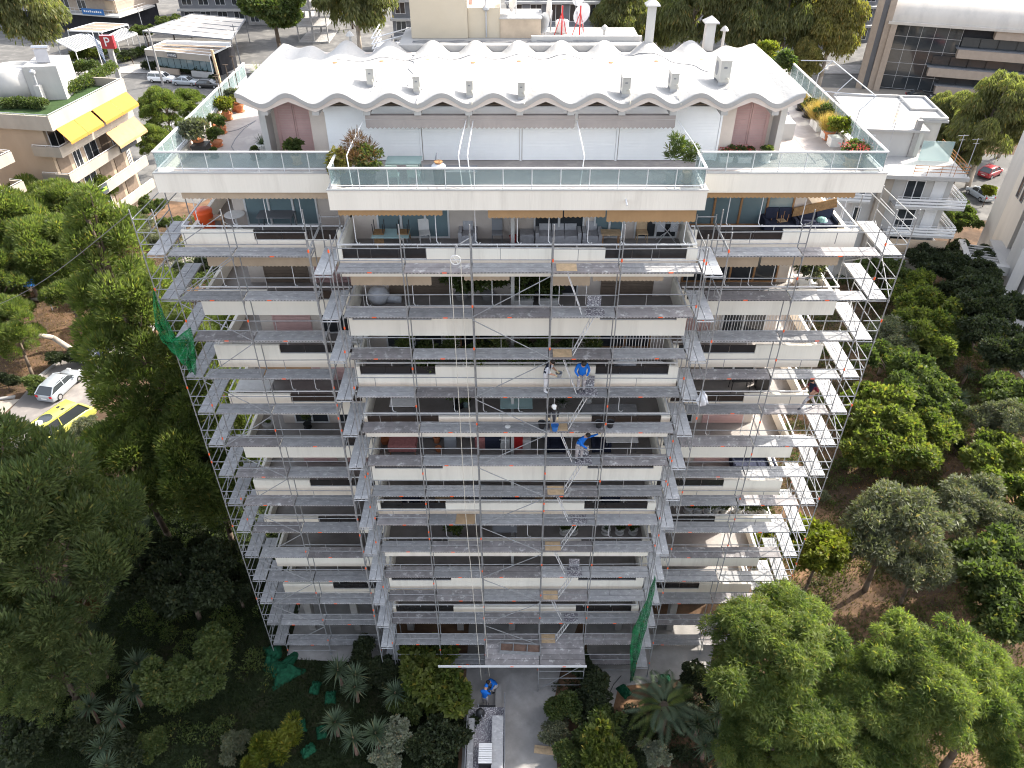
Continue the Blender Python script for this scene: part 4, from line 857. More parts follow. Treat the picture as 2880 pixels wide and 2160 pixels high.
o = MB().lathe([(.3,0),(.32,.1),(.32,.5),(.28,.56)], (2.4,14.0,32.15), 16).build('water_tank', 'pot_white', None, True); tag(o, 'small round white water tank on the flat roof', 'tank')
o = MB().tube((-1.2,12.9,32.2),(-1.2,12.9,34.4),.035,6).lathe([(.05,0),(.16,.1),(.16,.2),(.05,.3)], (-1.2,12.9,33.3), 10).tube((-1.6,12.9,34.2),(-.8,12.9,34.2),.015,4).tube((-1.45,12.9,33.95),(-.95,12.9,33.95),.015,4).build('antenna_mast', 'grey_metal'); tag(o, 'aerial mast fixed to the low beige lift house wall', 'antenna')
cb = MB()
for s in range(3): cb.path([(-4.6+.45*i, 12.3-.15*s+.06*math.sin(i*1.7+s), 32.17+.0*s+.02*(i % 2)) for i in range(20)], .014, 4)
tag(cb.build('roof_cables', 'slate_grey'), 'loose grey cables lying along the foot of the stair tower', 'cable', kind='stuff')
mat('ac_case', (0.40,0.39,0.36), 0.5, 0.08, 4.0)
# air conditioners on the wavy roof
AC = [(1047,236,1.0,'first air conditioner from the roof left end'),(1175,254,.9,'second air conditioner from the roof left end'),(1322,262,.85,'third air conditioner from the roof left end'),(1466,266,.85,'fourth air conditioner, right of the roof centre'),(1757,261,1.0,'air conditioner with dark fan side, third from the right'),(1891,249,.95,'second air conditioner from the roof right end'),(2027,232,1.35,'largest air conditioner near the roof right end')]
for i, (px, py, s, lb) in enumerate(AC):
    p = onz(px, py, 32.05); z = max(roof_z(min(p.x+dx,RX1), min(p.y+dy,RY1)) for dx in (-.15,.15) for dy in (-.3,.3))
    o = thing('air_conditioner', 'white ' + lb, 'air conditioner', (p.x, p.y, z), 'air conditioners on the wavy roof'); w, d, h = .30*s, .72*s, .58*s; x, y = p.x, p.y; z0 = z+.07
    b = MB().box(x-w/2,x+w/2,y-d/2,y+d/2,z0,z0+h).box(x-w/2-.01,x+w/2+.01,y-d/2-.01,y+d/2+.01,z0+h+.001,z0+h+.025).build('casing', 'ac_case', o)
    MB().box(x-w/2,x+w/2,y-d*.4,y-d*.34,z-.12,z0-.001).box(x-w/2,x+w/2,y+d*.34,y+d*.4,z-.12,z0-.001).build('foot_rail', 'grey_metal', o)
    sx = -1 if i >= 4 else 1; xf = x+sx*(w/2+.004); n = 10
    MB().add([(xf, y+.1*s+.2*s*math.cos(2*math.pi*k/20), z0+h*.5+.2*s*math.sin(2*math.pi*k/20)) for k in range(20)], [tuple(range(20))]).build('fan_grille', 'slate_grey', o)
    MB().box(x-w*.2,x+w*.12,y-d/2-.006,y-d/2-.001,z0+h*.66,z0+h*.74).build('badge', 'slate_grey', o)
    MB().path([(x+.06,y-d/2,z0+.12),(x+.1,y-d/2-.12,z0+.2),(x+.16,y-d/2-.22,z0+.02),(x+.12,y-d/2-.4,z-.0),(x+.1,min(4.0,y-d/2-.6) if y < 5.3 else y-.9,z-.02),(x+.1,3.9,31.9 if y < 5.6 else z-.05)][:6 if y < 5.6 else 4], .022, 5).build('pipe', 'rope', o)
# clothes-line posts on the left terrace, awning frame on the right terrace
for i, (px, py, h, lb) in enumerate(((628,330,1.9,'first thin clothes line post'),(605,305,2.0,'second thin clothes line post'),(575,335,1.9,'thin clothes line post nearest the corner'),(655,285,2.1,'thin clothes line post farthest back'))):
    p = onz(px, py, zt); p.x = max(p.x, TX0+.4); o = MB().tube((p.x,p.y,zt),(p.x,p.y,zt+h),.022,5).bar((p.x-.12,p.y,zt+h),(p.x+.12,p.y,zt+h),.03,.03).build('line_post', 'bark'); tag(o, lb + ' on the left terrace edge', 'post')
p = onz(637, 300, zt); o = MB().tube((p.x,p.y,zt),(p.x-.1,p.y,zt+2.6),.07,8).build('wooden_mast', 'wood_light'); tag(o, 'tall pale wooden mast at the left terrace railing', 'mast')
o = MB()
for y in (6.0, 8.6, 11.2): o.path([(14.1,y,29.7),(14.15,y,31.0),(14.7,y+.1,31.55)], .022, 5)
o.path([(14.7,6.1,31.55),(14.7,11.3,31.55)], .022, 5).path([(13.2,11.2,31.6),(14.7,11.3,31.55)], .022, 5).path([(12.6,6.2,31.7),(14.7,6.1,31.55)], .022, 5)
tag(o.build('tubular_awning', 'grey_metal'), 'bare tubular awning frame outside the right terrace railing', 'frame')

def on_roof(pts, dz=.015): return [(x, y, roof_z(x, y)+dz) for x, y in pts]
for lb, a, b in (('thin grey cable sagging across the wavy roof from the tower to the second air conditioner', (-4.5,10.8), (-4.0,5.4)), ('thin grey cable across the wavy roof between the tall chimney and the largest air conditioner', (5.2,10.6), (8.2,7.4)), ('thin grey cable along the roof ridge behind the air conditioners', (-7.5,9.0), (3.6,9.6))):
    n = 26; tag(MB().path(on_roof([(a[0]+(b[0]-a[0])*i/n+.12*math.sin(i*.7), a[1]+(b[1]-a[1])*i/n+.25*math.sin(math.pi*i/n)) for i in range(n+1)]), .014, 4).build('roof_cable', 'slate_grey'), lb, 'cable')
# ================================================================ vegetation
def unit(n):
    v = rng.normal(size=(n, 3)); return v / np.linalg.norm(v, axis=1, keepdims=True)
def nrm(v): return v / np.maximum(np.linalg.norm(v, axis=1, keepdims=True), 1e-6)
def np_mesh(name, V, F, m):
    """V (n,3), F (k,c) faces of one corner count"""
    me = bpy.data.meshes.new(name); k, c = F.shape
    me.vertices.add(len(V)); me.vertices.foreach_set('co', np.ascontiguousarray(V, dtype=np.float32).ravel())
    me.loops.add(k*c); me.loops.foreach_set('vertex_index', np.ascontiguousarray(F, dtype=np.int32).ravel())
    me.polygons.add(k); me.polygons.foreach_set('loop_start', np.arange(0, k*c, c, dtype=np.int32)); me.polygons.foreach_set('loop_total', np.full(k, c, dtype=np.int32))
    me.materials.append(MATS[m]); me.update(); me.validate(); return me
def leaf_mesh(name, C, A, B, L, Wd, m, quad=True):
    n = len(C); L = np.broadcast_to(L, (n,))[:, None]; Wd = np.broadcast_to(Wd, (n,))[:, None]
    if quad:
        V = np.stack([C, C + A*L*.5 + B*Wd*.5, C + A*L, C + A*L*.5 - B*Wd*.5], 1).reshape(-1, 3); F = np.arange(4*n).reshape(n, 4)
    else:
        V = np.stack([C - B*Wd*.5, C + B*Wd*.5, C + A*L], 1).reshape(-1, 3); F = np.arange(3*n).reshape(n, 3)
    return np_mesh(name, V, F, m)
def clumps(n, rx, ry, rz, cz, r0, r1, lo=-.6, shell=.6, cx=0., cy=0.):
    d = unit(n*3); d = d[d[:, 2] > lo][:n]; k = shell + (1-shell)*rng.random(len(d))
    C = d * k[:, None] * np.array([rx, ry, rz]) + np.array([cx, cy, cz]); r = r0 + (r1-r0)*rng.random(len(d)); return C, r
def crown_mesh(name, C, r, n, L, Wd, m, mode='broad', squash=.8, quad=True, fill=.5):
    w = r**2; idx = rng.choice(len(C), n, p=w/w.sum()); d = unit(n); d[:, 2] = np.abs(d[:, 2])*1.0*(rng.random(n) < .72) + d[:, 2]*0 + (-np.abs(d[:, 2]))*(rng.random(n) < .0) + np.where(rng.random(n) < .28, -np.abs(d[:, 2])*.7, 0)*0 + np.where(rng.random(n) < .25, -.5*rng.random(n), 0)
    d = nrm(d); k = fill + (1-fill)*np.sqrt(rng.random(n)); P = C[idx] + d * (r[idx]*k)[:, None] * np.array([1, 1, squash])
    ru = unit(n); up = np.array([0, 0, 1.0])
    if mode == 'needle': A = nrm(d*1.0 + up*.55 + ru*.55)
    elif mode == 'weep': A = nrm(-up*.6 + ru*.8 + d*.35)
    elif mode == 'droop': A = nrm(-up*1.0 + ru*.4 + d*.25)
    else: A = nrm(d*.7 + ru*.9 - up*.1)
    B = nrm(np.cross(A, unit(n)))
    sc = .45 + 1.1*rng.random(n)
    return leaf_mesh(name, P, A, B, L*sc, Wd*sc, m, quad)
def trunk_mesh(name, h, r, C, m='bark', lean=(0, 0), nb=14, split=.45):
    mb = MB(); pts = [Vector((lean[0]*t*t + .06*h*.15*math.sin(t*5), lean[1]*t*t + .06*h*.15*math.cos(t*4)-.06*h*.15, h*t)) for t in (0, .2, .4, .6, .8, 1.0)]
    mb.path(pts, r, 7, taper=r*.35); sel = rng.choice(len(C), min(nb, len(C)), replace=False)
    for i in sel:
        e = Vector(C[i]); t = min(.95, max(.25, (e.z/h)*.75*split/.45)); k = t*5; j = int(k); a = pts[j].lerp(pts[min(5, j+1)], k-j); mid = a.lerp(e, .55) + Vector((0, 0, (e-a).length*.12))
        mb.path([a, mid, e], r*.32, 5, taper=r*.1)
    return mb.mesh(name, m, True)
def lobes(k, R_, cz, rl, nc, r0, r1, zs=.75, zc=None):
    """uneven crown: k lobes of different size thrown out from the middle, each a cluster of leaf clumps"""
    out = []
    for i in range(k):
        a = rng.random()*6.28; q = R_*(.25+.75*rng.random()); s = .6+.7*rng.random()
        out.append(clumps(nc, rl*s, rl*s*(.8+.4*rng.random()), rl*s*zs, cz+(rng.random()-.35)*rl*1.1, r0, r1, -.7, .45, q*math.cos(a), q*math.sin(a)))
    return cat2(*out)
def cat2(*a): return np.concatenate([x[0] for x in a]), np.concatenate([x[1] for x in a])
PROTO = {}
def proto(key, C, r, n, L, Wd, m, mode, h, tr, bark='bark', squash=.8, quad=True, fill=.5, nb=14, lean=(0, 0)):
    PROTO[key] = (crown_mesh('crown', C, r, n, L, Wd, m, mode, squash, quad, fill), trunk_mesh('trunk', h, tr, C, bark, lean, nb))
_n = clumps
proto('pine_tall', *cat2(_n(7,.6,.6,1.0,21.0,.4,.7), _n(26,1.7,1.7,1.8,19,.5,.9,-.5,.45), _n(34,2.6,2.6,1.8,16.2,.55,1.0,-.5,.5), _n(40,3.3,3.3,1.8,13,.6,1.05,-.5,.55), _n(40,3.6,3.6,1.8,9.8,.6,1.05,-.5,.6), _n(28,3.3,3.3,1.6,6.8,.6,1.0,-.5,.6), _n(12,2.8,2.8,1.2,4.2,.5,.9,-.5,.7)), 95000, .29, .065, 'leaf_pine_light', 'needle', 20.5, .3, squash=.8, quad=True, fill=.55, nb=60)
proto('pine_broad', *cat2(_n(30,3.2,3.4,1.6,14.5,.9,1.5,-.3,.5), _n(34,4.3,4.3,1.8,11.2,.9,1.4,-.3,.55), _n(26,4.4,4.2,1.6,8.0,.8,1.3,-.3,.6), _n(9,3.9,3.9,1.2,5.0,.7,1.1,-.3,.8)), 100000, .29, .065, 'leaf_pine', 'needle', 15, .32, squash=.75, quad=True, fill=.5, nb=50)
proto('pine_round', *cat2(_n(40,3.0,3.0,2.2,7.0,.7,1.2,-.4,.55), _n(12,2.6,2.6,1.0,4.6,.6,1.0,-.4,.7)), 60000, .28, .065, 'leaf_pine_light', 'needle', 7.5, .2, squash=.8, quad=True, fill=.62, nb=24, lean=(.8,.3))
proto('eucalyptus', *cat2(_n(50,4.6,4.6,5.6,10.5,1.0,1.8,-.75,.55), _n(20,3,3,2,14.5,.8,1.4)), 60000, .55, .14, 'leaf_euc', 'droop', 14, .38, 'bark_pale', squash=1.35, nb=18)
proto('eucalyptus_gold', *cat2(_n(50,4.2,4.2,5.4,10.0,.9,1.7,-.75,.55), _n(16,2.6,2.6,2,14,.8,1.3)), 60000, .5, .15, 'leaf_euc_gold', 'droop', 14, .36, 'bark_pale', squash=1.25, nb=18)
proto('eucalyptus_near', *cat2(_n(60,4.6,4.6,4.6,9.0,.9,1.6,-.75,.5), _n(16,2.6,2.6,2,12.6,.8,1.3)), 70000, .42, .11, 'leaf_euc', 'droop', 13, .36, 'bark_pale', squash=1.2, nb=30)
proto('round_tree', *lobes(16,3.4,8.2,2.6,12,.5,1.1,1.0), 60000, .5, .26, 'leaf_green', 'broad', 10, .4, nb=16)
for v_ in range(3):
    proto('citrus%d' % v_, *lobes(9,1.6,2.3,.72,10,.18,.4), 24000, .17, .095, 'leaf_citrus', 'broad', 2.6, .1, nb=16)
    proto('citrus_dark%d' % v_, *lobes(9,1.65,2.4,.75,10,.18,.42), 24000, .17, .095, 'leaf_green', 'broad', 2.6, .1, nb=16)
    proto('olive%d' % v_, *lobes(7,1.2,2.5,.85,14,.18,.38), 26000, .15, .042, 'leaf_olive', 'broad', 2.7, .1, nb=22)
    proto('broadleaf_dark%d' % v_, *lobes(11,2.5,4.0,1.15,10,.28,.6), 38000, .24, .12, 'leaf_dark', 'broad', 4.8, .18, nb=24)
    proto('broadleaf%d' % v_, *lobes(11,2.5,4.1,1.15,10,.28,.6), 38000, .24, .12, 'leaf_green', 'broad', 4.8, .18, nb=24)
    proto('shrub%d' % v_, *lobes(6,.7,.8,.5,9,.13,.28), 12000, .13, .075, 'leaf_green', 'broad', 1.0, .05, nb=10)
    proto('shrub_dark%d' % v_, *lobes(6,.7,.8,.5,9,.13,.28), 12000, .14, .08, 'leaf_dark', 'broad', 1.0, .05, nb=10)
proto('lime_tree', *lobes(10,1.3,3.9,.95,9,.2,.45,1.0), 26000, .2, .12, 'leaf_lime', 'broad', 5.2, .1, nb=24)
proto('pepper_tree', *cat2(lobes(16,3.3,6.0,1.3,7,.32,.7), lobes(9,2.4,7.6,1.0,7,.3,.6)), 150000, .19, .036, 'leaf_pepper', 'weep', 7, .24, squash=1.15, nb=40)
proto('shrub_lime', *lobes(9,.85,1.0,.35,7,.08,.2,1.6), 11000, .17, .035, 'leaf_lime', 'needle', 1.2, .05, nb=10)
proto('shrub_pale', *lobes(6,.75,.95,.45,8,.1,.24), 9000, .13, .075, 'leaf_pale', 'broad', 1.1, .04, nb=10)
proto('shrub_olive', *lobes(6,.75,.75,.45,9,.12,.26), 12000, .13, .04, 'leaf_olive', 'broad', 1.0, .05, nb=8)
proto('shrub_yellow', *lobes(7,.75,.95,.5,9,.14,.3), 13000, .2, .12, 'leaf_citrus', 'broad', 1.1, .05, nb=8)
def rosette(n, L, Wd, m, up0=.05, up1=1.25, segs=3, droop=.55):
    V = []; F = []
    for i in range(n):
        t = i/n; a = i*2.39996 + rng.random()*.3; el = up0 + (up1-up0)*(1-(1-t)**1.0) + rng.normal()*.08; l = L*(.8+.35*rng.random())
        d = np.array([math.cos(a)*math.cos(el), math.sin(a)*math.cos(el), math.sin(el)]); s = np.array([-math.sin(a), math.cos(a), 0]); k = len(V)
        for j in range(segs+1):
            u = j/segs; p = d*l*u + np.array([0, 0, -droop*l*u*u*(1-t)*.6]); w = Wd*(1-u)**.7*.5 + .002
            V.append(p - s*w); V.append(p + s*w)
        for j in range(segs): F.append((k+2*j, k+2*j+1, k+2*j+3, k+2*j+2))
    return np_mesh('leaf_rosette', np.array(V), np.array(F), m)
ROS = [rosette(95, .80, .07, 'leaf_yucca', -.25), rosette(80, .86, .075, 'leaf_yucca', -.3)]
def tree(kind, label, px, py, hc, s=1.0, cat='tree', name=None, rz=None, xy=None, group=None):
    p = onz(px, py, hc) if xy is None else Vector((*xy, 0)); me, tm = PROTO[kind if kind in PROTO else kind + str(random.randrange(3))]
    o = thing(name or ('shrub' if cat == 'shrub' else kind if kind.endswith('tree') or 'pine' not in kind and 'euc' not in kind else kind.split('_')[0] + '_tree'), label, cat, (p.x, p.y, 0), group, rz if rz is not None else random.uniform(0, 6.28)); o.scale = (s*random.uniform(.9,1.1), s*random.uniform(.9,1.1), s*random.uniform(.94,1.06))
    put('trunk', tm, o, None, True); put('crown', me, o, None, True); return o
nm = dict(name='tree')
# far row behind the street
tree('eucalyptus', 'huge weeping eucalyptus in the top left picture corner', 72, 62, 10, 1.2, name='eucalyptus_tree')
tree('round_tree', 'dense round green tree behind the left roof end', 775, 58, 9, 1.4, name='round_tree')
tree('eucalyptus', 'weeping eucalyptus left of the beige stair tower', 1000, 50, 9.5, 1.3, name='eucalyptus_tree')
for k, px, py, hc, s, lb in (('eucalyptus',1745,70,9,1.00,'weeping eucalyptus right behind the highest satellite dish'),('eucalyptus',1950,66,10,1.24,'weeping eucalyptus between the two white chimneys'),('eucalyptus',2085,72,10,1.18,'dark weeping eucalyptus right of the short chimney'),('eucalyptus',2205,110,8,1.12,'weeping eucalyptus behind the roof right corner'),('eucalyptus_gold',2330,125,8,1.09,'golden green eucalyptus in front of the slate office'),('eucalyptus',1850,100,6,.7,'lower weeping eucalyptus behind the tall chimney'),('eucalyptus_gold',2255,190,5,.62,'small golden eucalyptus behind the right terrace'),('eucalyptus_near',2655,330,7,.72,'eucalyptus beside the white building grey roof sheet'),('eucalyptus_near',2785,360,8,1.0,'big eucalyptus with pale bare limbs above the red car'),('eucalyptus_near',2870,285,8,.8,'eucalyptus at the right edge before the curved roof office'),('eucalyptus_near',2700,440,4,.55,'low eucalyptus next to the white building balconies')):
    tree(k, lb, px, py, hc, s, name='eucalyptus_tree')
for px, py, hc, s, k, lb in ((307,128,3,.5,'broadleaf','street tree in front of the large striped awning'),(362,135,3,.5,'broadleaf_dark','dark street tree beside the small striped awning'),(400,60,5,.8,'broadleaf','pale green tree beside the corner building'),(470,30,6,.9,'broadleaf','bright tree behind the cafe pergola'),(520,25,6,.8,'lime_tree','yellowish tree at the top above the pergola'),(600,205,2,.3,'broadleaf_dark','dark bush at the right end of the cafe')): tree(k, lb, px, py, hc, s, **nm)
# conifers between the office with awnings and the terrace
tree('pine_round', 'slim pine in front of the parking lot, taller of two', 465, 330, 5.5, .95, name='pine_tree'); tree('pine_round', 'smaller pine against the parking lot near the terrace', 532, 285, 5, .72, name='pine_tree'); tree('pine_round', 'low dark pine below the slim parking lot pine', 440, 430, 3, .7, name='pine_tree')
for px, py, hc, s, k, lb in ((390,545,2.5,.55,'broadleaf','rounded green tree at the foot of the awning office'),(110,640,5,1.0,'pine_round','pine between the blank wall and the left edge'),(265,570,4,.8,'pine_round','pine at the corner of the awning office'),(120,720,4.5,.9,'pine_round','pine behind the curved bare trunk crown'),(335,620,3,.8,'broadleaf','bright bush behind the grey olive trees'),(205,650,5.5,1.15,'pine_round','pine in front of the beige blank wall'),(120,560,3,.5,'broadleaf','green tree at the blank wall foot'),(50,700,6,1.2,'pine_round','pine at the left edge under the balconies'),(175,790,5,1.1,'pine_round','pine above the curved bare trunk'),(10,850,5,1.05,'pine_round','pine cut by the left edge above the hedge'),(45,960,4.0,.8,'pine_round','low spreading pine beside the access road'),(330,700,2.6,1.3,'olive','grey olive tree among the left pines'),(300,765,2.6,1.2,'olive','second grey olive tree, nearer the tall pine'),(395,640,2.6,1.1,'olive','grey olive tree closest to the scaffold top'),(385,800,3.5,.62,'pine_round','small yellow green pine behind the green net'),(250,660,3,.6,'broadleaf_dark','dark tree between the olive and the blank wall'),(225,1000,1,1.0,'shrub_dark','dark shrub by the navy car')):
    tree(k, lb, px, py, hc, s, name='pine_tree' if 'pine' in k else 'olive_tree' if k == 'olive' else 'tree')
tree('shrub', 'clipped round hedge bush behind the silver car', 100, 1085, .8, 1.15, 'shrub'); tree('shrub_dark', 'dark bush at the left edge beside the footpath', 20, 1080, .7, 1.0, 'shrub'); tree('shrub_dark', 'dark hedge bush beside the wall by the navy car', 165, 1010, .7, .9, 'shrub')
tree('olive', 'pale olive tree in front of the yellow van', 235, 1225, 2.2, .9, name='olive_tree'); tree('shrub_lime', 'bright yellow green bush under the pale olive', 205, 1245, 1.5, 1.3, 'shrub'); tree('shrub_lime', 'yellow green bush next to the olive on the scaffold side', 300, 1260, 1.5, 1.2, 'shrub')
# big pines beside the block
tree('pine_tall', 'tallest pine, sunlit, left of the scaffolding', 0, 0, 0, 1.06, xy=(-23.2,13.6), name='pine_tree', rz=.4); tree('pine_tall', 'slightly lower pine touching the left scaffold', 0, 0, 0, .85, xy=(-19.0,12.4), name='pine_tree', rz=2.1)
tree('pine_tall', 'pine behind the left scaffold, farther back than the others', 0, 0, 0, .55, xy=(-20.5,22.0), name='pine_tree', rz=3.3)
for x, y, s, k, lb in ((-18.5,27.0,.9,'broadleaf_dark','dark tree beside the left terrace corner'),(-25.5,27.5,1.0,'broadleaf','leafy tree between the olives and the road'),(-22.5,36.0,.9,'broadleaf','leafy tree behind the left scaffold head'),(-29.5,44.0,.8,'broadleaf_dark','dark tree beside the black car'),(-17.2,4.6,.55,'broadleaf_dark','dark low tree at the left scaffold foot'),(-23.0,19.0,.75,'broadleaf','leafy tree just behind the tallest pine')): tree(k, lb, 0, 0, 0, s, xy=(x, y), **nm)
for x, y, s, lb in ((-120,165,1.1,'first'),(-95,178,1.0,'second'),(-48,170,1.0,'third'),(-36,160,.9,'fourth'),(8,175,1.1,'fifth'),(24,165,1.0,'sixth'),(44,172,1.1,'seventh'),(92,150,1.0,'eighth')): tree('round_tree', f'round street tree at the top edge, {lb} from the left', 0, 0, 0, s*.8, xy=(x, y), name='round_tree')
tree('pine_broad', 'big shaded pine at the left bottom, widest crown', 0, 0, 0, 1.05, xy=(-24.6,.2), name='pine_tree', rz=1.0); tree('pine_broad', 'shaded pine in the lower left corner with hanging lower bough', 140, 1850, 5.6, .52, name='pine_tree', rz=2.6); tree('pine_broad', 'shaded pine behind the widest one, below the yellow van', 0, 0, 0, .6, xy=(-28.5,1.5), name='pine_tree', rz=4.0)
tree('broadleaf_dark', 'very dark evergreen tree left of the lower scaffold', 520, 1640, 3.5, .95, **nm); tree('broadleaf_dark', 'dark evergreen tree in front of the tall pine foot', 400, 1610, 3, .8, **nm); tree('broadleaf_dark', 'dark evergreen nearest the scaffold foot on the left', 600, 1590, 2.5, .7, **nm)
tree('broadleaf', 'creeper covered tree on the lawn left of the yuccas', 535, 1880, 3, .78, **nm)
for px, py, s, k, lb in ((80,2080,1.5,'shrub_dark','dark shrub in the bottom left corner'),(240,2100,1.3,'shrub_dark','dark shrub beside the bottom yuccas'),(60,1960,1.4,'shrub_dark','dark shrub below the hanging pine bough'),(20,1830,1.6,'shrub_lime','dim lime shrub at the left edge'),(360,2120,1.2,'shrub_dark','dark shrub under the lowest yucca'),(660,2080,1.0,'shrub_olive','low dim shrub at the lawn edge'),(430,2090,.9,'shrub','green shrub right of the lowest yucca'),(770,2105,1.35,'shrub_lime','feathery yellow green conifer shrub at the bottom'),(720,2150,1.0,'shrub_lime','second feathery lime shrub cut by the bottom edge'),(1120,2085,1.15,'shrub_pale','variegated pale shrub on the lawn'),(1075,2140,.85,'shrub_pale','variegated pale shrub cut by the bottom edge'),(1190,1870,1.3,'shrub_yellow','large glossy shrub left of the loading platform'),(1235,1960,1.5,'shrub_yellow','large yellow leaved shrub beside the workers'),(1160,1990,1.2,'shrub','dark green shrub between yucca and yellow shrub'),(1270,2060,1.3,'shrub_dark','dark shrub beside the truck bed'),(1210,2120,1.3,'shrub_dark','dark shrub behind the pale variegated one'),(1080,1900,1.0,'shrub_dark','dark shrub at the left return scaffold foot'),(1030,1850,1.1,'shrub_dark','dark shrub below the pavement at the left wing'),(1060,1960,.9,'leaf_x','brownish dry shrub')):
    if k != 'leaf_x': tree(k, lb, px, py, .8, s, 'shrub')
for px, py, s, k, lb in ((1640,1910,1.25,'shrub_dark','dark shrub right of the scaffold access tower'),(1580,2000,1.1,'shrub','shrub with white litter bags on the drive edge'),(1565,2070,1.0,'shrub_olive','greyish twiggy shrub on the drive edge'),(1660,1985,1.1,'shrub_dark','dark shrub between the drive and the narrow path'),(1680,2080,1.4,'shrub','dark green shrub below the narrow path'),(1700,2150,1.3,'shrub_yellow','green yellow shrub cut by the bottom edge'),(1600,2140,1.1,'shrub','green shrub at the wooden plank'),(1760,2050,1.1,'shrub_dark','dark shrub under the palm fronds'),(1830,2120,.95,'shrub_pale','pale variegated shrub below the palm'),(1790,2150,.8,'shrub_dark','dark shrub at the bottom below the palm'),(1880,1985,.9,'shrub_dark','dark shrub behind the palm'),(1980,1920,1.2,'shrub_dark','dark shrub between palm and pepper tree')): tree(k, lb, px, py, .8, s, 'shrub')
for px, py, hc, s, k, lb in ((432,585,2.5,.6,'broadleaf','bright leafy tree between the awning office and scaffold head'),(480,640,2,.5,'broadleaf','leafy tree behind the left scaffold head rails'),(455,690,2.3,1.1,'olive','grey olive directly behind the left scaffold head'),(500,760,2,.5,'broadleaf_dark','dark tree seen through the left scaffold second lift')): tree(k, lb, px, py, hc, s, name='olive_tree' if k == 'olive' else 'tree')
# yuccas
YU = [(278,1866,'top left of the left group'),(385,1868,'upper right of the left group'),(235,1916,'left of the left group'),(250,1988,'lower left of the left group'),(324,2010,'lower right of the left group'),(298,2080,'near the bottom of the left group'),(282,2105,'lowest of the left group'),(376,1943,'behind the creeper tree'),(300,2155,'cut by the bottom edge'),(951,1885,'highest of the lawn group'),(998,1934,'largest of the lawn group'),(1112,1950,'nearest the yellow leaved shrub'),(942,2032,'left of the lawn group'),(993,2077,'lowest of the lawn group'),(1056,2063,'beside the pale variegated shrub'),(1000,1900,'small one behind the largest'),(1964,2037,'upper left below the palm'),(2024,2008,'highest below the pepper tree'),(1984,2099,'brightest below the pepper tree'),(2031,2112,'lowest below the pepper tree'),(2012,2068,'half hidden below the pepper tree'),(2722,1045,'large one right of the citrus trees'),(2790,1060,'second one right of the citrus trees'),(2700,1120,'lower one right of the citrus trees'),(2872,1325,'cut by the right edge'),(2790,1180,'dark one left of the edge citrus')]
for i, (px, py, lb) in enumerate(YU):
    h = 1.3 + .5*random.random(); p = onz(px, py, h); o = thing('yucca', 'spiky yucca, ' + lb, 'yucca', (p.x, p.y, 0), 'yuccas in the garden')
    MB().path([(p.x,p.y,0),(p.x+.04,p.y,h*.5),(p.x,p.y,h)], .11, 7, taper=.09).build('stem', 'dry_wood', o)
    s = .95 + .35*random.random(); put('leaf_rosette', ROS[i % 2], o, Matrix.Translation((0, 0, h)) @ Matrix.Rotation(random.uniform(0, 6), 4, 'Z') @ Matrix.Diagonal((s, s, s, 1)), True); b_ = MB().lathe([(.05,-.02),(.08,.06),(.03,.14)], (p.x,p.y,h), 8).build('heart', 'wood_light', o)
# palm
def palm(px, py, h, L, nf, label):
    p = onz(px, py, h); o = thing('palm_tree', label, 'palm', (p.x, p.y, 0)); MB().path([(p.x,p.y,0),(p.x+.05,p.y,h*.5),(p.x,p.y,h)], .26, 9, taper=.3).build('trunk', 'bark', o)
    for i in range(nf):
        a = i*2.39996; el = 1.1 - 1.1*(i/nf) + random.uniform(-.1,.1); l = L*random.uniform(.8,1.1); n = 26; ps = []
        for j in range(n+1):
            u = j/n; r_ = l*(u*math.cos(el)) ; z = l*(u*math.sin(el)) - l*.55*u*u; ps.append(np.array([math.cos(a)*r_, math.sin(a)*r_, z]))
        ps = np.array(ps); C = []; A = []; B = []; Ls = []
        sd_ = np.array([-math.sin(a), math.cos(a), 0])
        for j in range(3, n):
            t = ps[j+1]-ps[j] if j < n else ps[j]-ps[j-1]; t = t/np.linalg.norm(t)
            for sg in (-1, 1):
                for q in (0, .5):
                    C.append(ps[j]+(ps[min(j+1,n)]-ps[j])*q); v = sd_*sg*.8 + t*.7 + np.array([0,0,-.12]); A.append(v/np.linalg.norm(v)); w = np.cross(v, sd_*0+np.array([0,0,1.0])); B.append(w/np.linalg.norm(w)); Ls.append(.46*math.sin(math.pi*min(1,(j+2)/n))**.6+.1)
        me = leaf_mesh('frond', np.array(C), np.array(A), np.array(B), np.array(Ls), .026, 'leaf_pepper' if i % 4 == 0 else 'leaf_yucca', True); put('frond', me, o, Matrix.Translation((0, 0, h)), True)
palm(1868, 1985, 2.6, 2.6, 22, 'feather palm with arching fronds right of the narrow path')
palm(2690, 480, 3.2, 1.8, 18, 'small fan palm beside the parked silver car'); 
# pepper trees bottom right, right garden
tree('pepper_tree', 'big bright pepper tree hiding the right scaffold foot', 2180, 1890, 5.8, 1.12, name='pepper_tree', rz=.5); tree('pepper_tree', 'big pepper tree in the lower right corner', 2560, 1960, 5.8, 1.15, name='pepper_tree', rz=2.5); tree('pepper_tree', 'pepper tree cut by the right bottom edge', 2760, 2010, 5.5, 1.0, name='pepper_tree', rz=4.2); tree('pepper_tree', 'pepper tree cut by the bottom edge between the others', 2360, 2060, 5, .95, name='pepper_tree', rz=1.5); tree('pepper_tree', 'pepper tree behind the lowest yuccas at the bottom', 2160, 2100, 4.6, .8, name='pepper_tree', rz=5.5)
tree('lime_tree', 'bright yellow green tree beside the right scaffold corner', 2300, 1560, 4.0, 1.15, name='lime_tree'); tree('lime_tree', 'yellow green tree half hidden behind the right scaffold', 2150, 1500, 2.5, .6, name='lime_tree')
